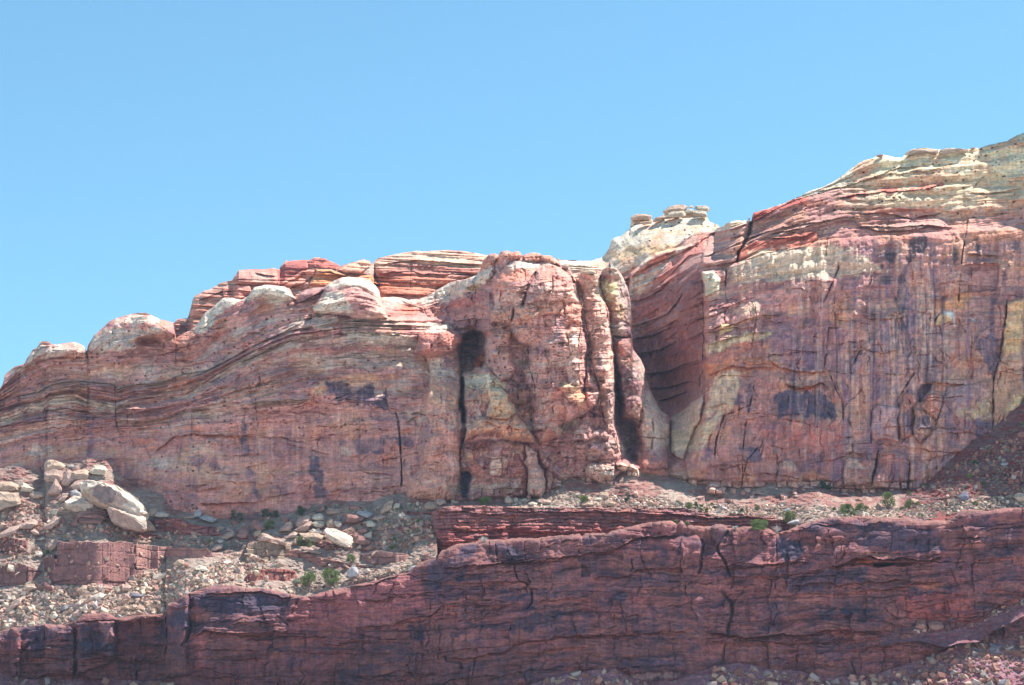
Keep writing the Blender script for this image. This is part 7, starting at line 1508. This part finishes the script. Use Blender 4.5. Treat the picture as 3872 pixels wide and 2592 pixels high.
# ------------------------------------------------------------------ shrubs and small trees
def leaf_material(name, col, col2):
    m = bpy.data.materials.new(name); m.use_nodes = True
    nt = m.node_tree; N = nt.nodes
    bs = N['Principled BSDF']; bs.inputs['Roughness'].default_value = .8; bs.inputs['Specular IOR Level'].default_value = .15
    g = N.new('ShaderNodeNewGeometry'); n = N.new('ShaderNodeTexNoise'); n.inputs['Scale'].default_value = 1.3; n.inputs['Detail'].default_value = 3
    r = N.new('ShaderNodeValToRGB'); r.color_ramp.elements[0].position = .35; r.color_ramp.elements[1].position = .65
    r.color_ramp.elements[0].color = (*col, 1); r.color_ramp.elements[1].color = (*col2, 1)
    nt.links.new(g.outputs['Position'], n.inputs['Vector']); nt.links.new(n.outputs['Fac'], r.inputs[0]); nt.links.new(r.outputs[0], bs.inputs['Base Color'])
    return m
LEAF = {'green': leaf_material('juniper_green', (.06, .10, .035), (.24, .28, .09)), 'dark': leaf_material('juniper_dark', (.05, .08, .045), (.09, .12, .06)),
        'sage': leaf_material('sage_grey', (.24, .26, .18), (.36, .36, .27)), 'dry': leaf_material('dry_grey', (.40, .37, .34), (.55, .51, .47))}
M_BARK = rock_material('bark', attr=False, base=(.20, .15, .12), s1=3, s2=9, bump=.03, vary=.2)

def tube(V, F, pts, radii, n=5):
    base = len(V)
    for i, (p, r) in enumerate(zip(pts, radii)):
        d = (pts[min(i + 1, len(pts) - 1)] - pts[max(i - 1, 0)]).normalized()
        a = d.cross(Vector((.3, 1, .2))).normalized(); b = d.cross(a)
        for k in range(n):
            t = 2 * math.pi * k / n
            V.append(p + a * r * math.cos(t) + b * r * math.sin(t))
    for i in range(len(pts) - 1):
        for k in range(n):
            q = (k + 1) % n
            F.append((base + i * n + k, base + i * n + q, base + (i + 1) * n + q, base + (i + 1) * n + k))

def shrub(c, box, kind, label, cat='shrub', name='juniper_shrub', layer=None, seed=0, dens=1.0, group=None):
    """box = left, top, right, bottom as seen"""
    layer = layer or MT
    (x0, y0), (x1, y1) = Q(c, '%f,%f %f,%f' % tuple(box))
    rnd = random.Random(seed * 7 + int(x0)); cx = (x0 + x1) / 2
    Y0 = layer.depth(cx, y1 - 2) - .35
    k = Y0 / FS
    w = (x1 - x0) * k / 2; h = (y1 - y0) * k
    o = at(cx, y1, Y0)
    root = bpy.data.objects.new(name, None); root.location = o; root.empty_display_size = .3; scene.collection.objects.link(root)
    thing(root, label, cat, group)
    V, F = [], []; tips = []
    nb = 5 if h > 1.5 else 3
    for i in range(nb):
        a = 2 * math.pi * (i + rnd.random() * .6) / nb
        tip = Vector((math.cos(a) * w * .6, math.sin(a) * w * .55, h * rnd.uniform(.45, .8)))
        mid = tip * .5 + Vector((rnd.uniform(-.1, .1) * w, rnd.uniform(-.1, .1) * w, h * .05))
        tube(V, F, [Vector((0, 0, -.3)), mid * .5, mid, tip], [h * .06, h * .045, h * .03, h * .012])
        tips.append(tip)
    me = bpy.data.meshes.new('trunk'); me.from_pydata(V, [], F); me.update(); me.materials.append(M_BARK)
    tr = bpy.data.objects.new('trunk', me); tr.parent = root; scene.collection.objects.link(tr)
    # crown: clumps of small sprays round the limb ends, lobed, with gaps
    nr = np.random.RandomState(seed + int(x0) % 1000)
    ncl = int(12 + 7 * w)
    V, F = [], []
    cl = []
    for i in range(ncl):
        a = rnd.uniform(0, 2 * math.pi); u = rnd.random() ** .5; z = rnd.uniform(.12, .88)
        wz = math.sqrt(max(0.05, 1 - ((z - .42) / .62) ** 2))
        cl.append((Vector((math.cos(a) * u * w * .78 * wz, math.sin(a) * u * w * .7 * wz, z * h)), (w * rnd.uniform(.2, .34)) if w > .5 else w * .5))
    cl.append((Vector((w * rnd.uniform(-.2, .2), 0, h * .84)), w * .3))
    sz = .11 + .015 * w
    for (p, r) in cl:
        n = int(150 * dens * max(.5, (r / .5) ** 1.4))
        d = nr.normal(0, 1, (n, 3)); d /= np.linalg.norm(d, axis=1)[:, None]
        q = d * (r * nr.uniform(.45, 1.08, (n, 1))); q[:, 2] *= .85
        for j in range(n):
            c0 = p + Vector(q[j]); 
            if c0.z < .02: continue
            t1 = Vector(nr.normal(0, 1, 3)).normalized() * sz * rnd.uniform(.6, 1.5)
            t2 = (Vector(d[j]) + Vector(nr.normal(0, .5, 3))).normalized() * sz * rnd.uniform(.8, 1.8)
            b = len(V); V += [c0 - t1 * .5, c0 + t1 * .5, c0 + t2]
            F.append((b, b + 1, b + 2))
    me = bpy.data.meshes.new('crown'); me.from_pydata(V, [], F); me.update(); me.materials.append(LEAF[kind])
    cr = bpy.data.objects.new('crown', me); cr.parent = root; scene.collection.objects.link(cr)
    return root

def brush(c, box, label, layer=None, seed=0, kind='dry', group=None):
    """dry twiggy brush"""
    layer = layer or MT
    (x0, y0), (x1, y1) = Q(c, '%f,%f %f,%f' % tuple(box)); cx = (x0 + x1) / 2
    Y0 = layer.depth(cx, y1 - 2) - .25; k = Y0 / FS
    w = (x1 - x0) * k / 2; h = (y1 - y0) * k; o = at(cx, y1, Y0)
    rnd = random.Random(seed + int(x0)); V, F = [], []
    for i in range(70):
        a = rnd.uniform(0, 6.28); u = rnd.random() ** .6
        tip = Vector((math.cos(a) * w * u, math.sin(a) * w * u, h * rnd.uniform(.5, 1.0) * (1.1 - .5 * u)))
        tube(V, F, [Vector((rnd.uniform(-.1, .1), rnd.uniform(-.1, .1), -.1)), tip * .5 + Vector((0, 0, h * .08)), tip], [.02, .014, .008], 3)
        for j in range(4):
            s = tip * rnd.uniform(.5, 1); e = s + Vector((rnd.gauss(0, .12), rnd.gauss(0, .12), rnd.uniform(.02, .2))) * max(.6, w)
            tube(V, F, [s, e], [.012, .006], 3)
    me = bpy.data.meshes.new('dry_brush'); me.from_pydata(V, [], F); me.update(); me.materials.append(LEAF[kind])
    ob = bpy.data.objects.new('dry_brush', me); ob.location = o; scene.collection.objects.link(ob); thing(ob, label, 'dry bush', group)

SH = [('u1', (36, 685, 215, 850), 'green', 'green shrub in front of the flat-topped tan slab'), ('u1', (215, 745, 330, 855), 'green', 'smaller green shrub touching the one by the tan slab'),
      ('u1', (800, 960, 985, 1080), 'green', 'rounded green shrub below the three red boulders'), ('u1', (110, 1185, 400, 1450), 'green', 'tall green juniper, left of the pair above the rim'),
      ('u1', (420, 1175, 755, 1410), 'green', 'wide yellow-green juniper, right of the pair above the rim'), ('u1', (0, 1320, 150, 1425), 'sage', 'grey-green sage bush left of the juniper pair'),
      ('u1', (40, 245, 225, 390), 'dark', 'dark shaded shrub at the cliff foot left of the stain'), ('u1', (2145, 900, 2232, 985), 'green', 'small bright shrub in the corner where the bench wall starts'),
      ('u2', (1935, 455, 2118, 600), 'green', 'round light green shrub behind the red pile'), ('u2', (1430, 290, 1545, 470), 'dark', 'thin dark shrub leaning left at the cliff foot'),
      ('u2', (1535, 325, 1655, 490), 'dark', 'sparse dark shrub right of the leaning one'), ('u2', (1890, 285, 2060, 425), 'dark', 'dark bush under the wide stain, left of two'),
      ('u2', (2050, 310, 2175, 425), 'dark', 'dark bush under the wide stain, right of two'), ('u2', (1098, 745, 1180, 805), 'green', 'little green tuft beside the small bright white rock'),
      ('t1', (550, 1272, 628, 1325), 'green', 'little yellow-green tuft beside the white broken rock'),
      ('t4', (412, 158, 520, 217), 'green', 'round green shrub on the bench under the dark stain'), ('t4', (1152, 142, 1246, 206), 'green', 'green shrub among the lit rocks of the bench'),
      ('t4', (1503, 115, 1562, 185), 'dark', 'dark egg-shaped shrub against the foot blocks'),
      ('t5', (258, 585, 355, 655), 'green', 'first and palest of the four-shrub row on the bench'), ('t5', (352, 577, 415, 645), 'green', 'second shrub of the four-shrub row on the bench'),
      ('t5', (408, 605, 478, 690), 'green', 'third shrub of the four-shrub row on the bench'), ('t5', (474, 640, 528, 705), 'green', 'last and smallest of the four-shrub row on the bench'),
      ('t5', (1322, 675, 1508, 815), 'green', 'bushy green juniper beside the pale flat slab'), ('t5', (965, 788, 1210, 890), 'green', 'broad low green shrub on the brow of the lower cliff'),
      ('t5', (1952, 605, 2145, 712), 'green', 'left of the two joined shrubs on the right rim'), ('t5', (2130, 588, 2282, 705), 'green', 'right of the two joined shrubs on the right rim'),
      ('t5', (130, 783, 192, 815), 'green', 'low green tuft left of the sunlit fin'), ('t5', (262, 795, 312, 840), 'green', 'small round green tuft right of the sunlit fin'),
      ('t5', (1705, 365, 1905, 450), 'dark', 'dark spreading shrub among the foot blocks'), ('t5', (335, 465, 445, 585), 'dark', 'dusky shrub in the notch between foot blocks'),
      ('t6', (512, 862, 745, 1085), 'green', 'tallest bright green juniper, on the right rim'), ('t6', (812, 962, 948, 1080), 'green', 'grey-green round shrub right of the tallest juniper'),
      ('t6', (1680, 465, 1765, 525), 'dark', 'small green shrub halfway up the shaded slope'), ('t5', (865, 655, 920, 690), 'dark', 'small dark shrub below the foot blocks'), ('t5', (565, 628, 605, 660), 'dark', 'tiny dark shrub right of the four-shrub row')]
for i, (c, b, kd, lab) in enumerate(SH):
    lay = MR if c == 't5' and b[1] < 480 else (ML if 'brow' in lab or 'fin' in lab else MT)
    big = (b[2] - b[0]) * CROPS[c][2] > 50
    shrub(c, b, kd, lab, 'juniper' if big and kd == 'green' else 'shrub', 'juniper_tree' if big and kd == 'green' else 'green_shrub', lay, i + 3, dens=.75)
BRU = [('t5', (1210, 815, 1345, 925), 'pale spiky dry bush right of the broad low shrub'), ('t5', (775, 835, 865, 880), 'dry tuft left of the broad low shrub'), ('u1', (1565, 335, 1705, 425), 'pale dry bush right of the tall brown boulder'),
       ('u1', (1700, 385, 1790, 450), 'dry bush below another, near the thin red ledge'), ('t4', (412, 448, 492, 492), 'white dry tuft on the brow under the bench wall'), ('u1', (1330, 830, 1470, 910), 'grey dry bush on the red slope'),
       ('u1', (1870, 480, 1960, 550), 'dry bush near the end of the red slope'), ('u2', (1540, 1340, 1660, 1400), 'dry bush left of the upright pink finger'), ('u2', (1890, 1350, 1990, 1410), 'dry bush at the foot of the upright pink finger'),
       ('t6', (1385, 930, 1510, 1020), 'cream dry bush left of the dark boulder on the right slope'), ('t6', (1150, 780, 1250, 830), 'pale tuft on the shaded slope'), ('u1', (730, 890, 800, 950), 'dry tuft below the long white boulder'),
       ('u2', (2000, 1080, 2140, 1160), 'dry bush above the red step near the rim'), ('t1', (1200, 930, 1310, 1000), 'dry tuft under the red slabs'), ('t6', (2040, 440, 2110, 490), 'pale green-grey tuft high on the shaded slope'), ('t1', (760, 950, 850, 1060), 'dry bush below the oblong boulder')]
for i, (c, b, lab) in enumerate(BRU):
    brush(c, b, lab, ML if 'brow' in lab or 'broad low' in lab else MT, i)
# small shrubs scattered over the benches: copies of four kinds
def copy_tree(o):
    c = o.copy(); scene.collection.objects.link(c)
    for ch in o.children:
        d = ch.copy(); scene.collection.objects.link(d); d.parent = c
    return c
SM = [r for r in bpy.data.objects if r.name.startswith('green_shrub') and r.parent is None][:4]
SM = [r for r in bpy.data.objects if r.get('label') in ('rounded green shrub below the three red boulders', 'smaller green shrub touching the one by the tan slab', 'grey-green sage bush left of the juniper pair', 'round green shrub on the bench under the dark stain')]
rnd = np.random.RandomState(77)
for poly, n, lab, grp in ((SCREE, 9, 'small shrub growing in the pale scree', 'small shrubs in the pale scree'), (REDT2, 9, 'small shrub on the red slope right of the middle pile', 'small shrubs on the red slope'),
                          (BENCH2, 9, 'small shrub below the blocky foot of the streaked cliff', 'small shrubs below the streaked cliff'), (RIMR, 10, 'small shrub among the rubble of the right rim', 'small shrubs on the right rim'),
                          (SLR, 12, 'small shrub on the shaded slope at right', 'small shrubs on the shaded slope'), (FOOTZ, 6, 'small shrub in the shade along the cliff foot', 'small shrubs along the cliff foot')):
    x, y = region_points(MT, poly, n, rnd)
    for p in pos_on(MT, x, y):
        c = copy_tree(SM[rnd.randint(len(SM))]); k = rnd.uniform(.3, .6)
        c.location = p; c.scale = (k, k, k); c.rotation_euler = (0, 0, rnd.uniform(0, 6.28))
        c['label'] = lab; c['group'] = grp; c['category'] = 'shrub'
# the small grey and yellow tufts no one could count
def tufts():
    rnd = np.random.RandomState(5); V, F, off = [], [], 0
    for poly, n in ((SCREE, 260), (UPT, 160), (REDT, 90), (REDT2, 320), (RIM, 90), (RIMR, 260), (SLR, 300), (BENCH2, 120), (FOOTZ, 100), (BENCH, 40)):
        x, y = region_points(MT, poly, n, rnd); c = pos_on(MT, x, y)
        for p in c:
            r = rnd.uniform(.18, .42); m = 34
            d = rnd.normal(0, 1, (m, 3)); d /= np.linalg.norm(d, axis=1)[:, None]; d[:, 2] = np.abs(d[:, 2])
            q = p[None] + d * r * rnd.uniform(.4, 1, (m, 1)); a = rnd.normal(0, .07, (m, 3)); b = d * .13
            V.append(np.stack([q - a, q + a, q + b], 1).reshape(-1, 3)); F.append(np.arange(m * 3).reshape(-1, 3) + off); off += m * 3
    o = mesh_obj('sage_undergrowth', np.concatenate(V), np.concatenate(F), None, LEAF['sage'], False); o['kind'] = 'stuff'; o['label'] = 'grey-green desert tufts between the rocks'
tufts()
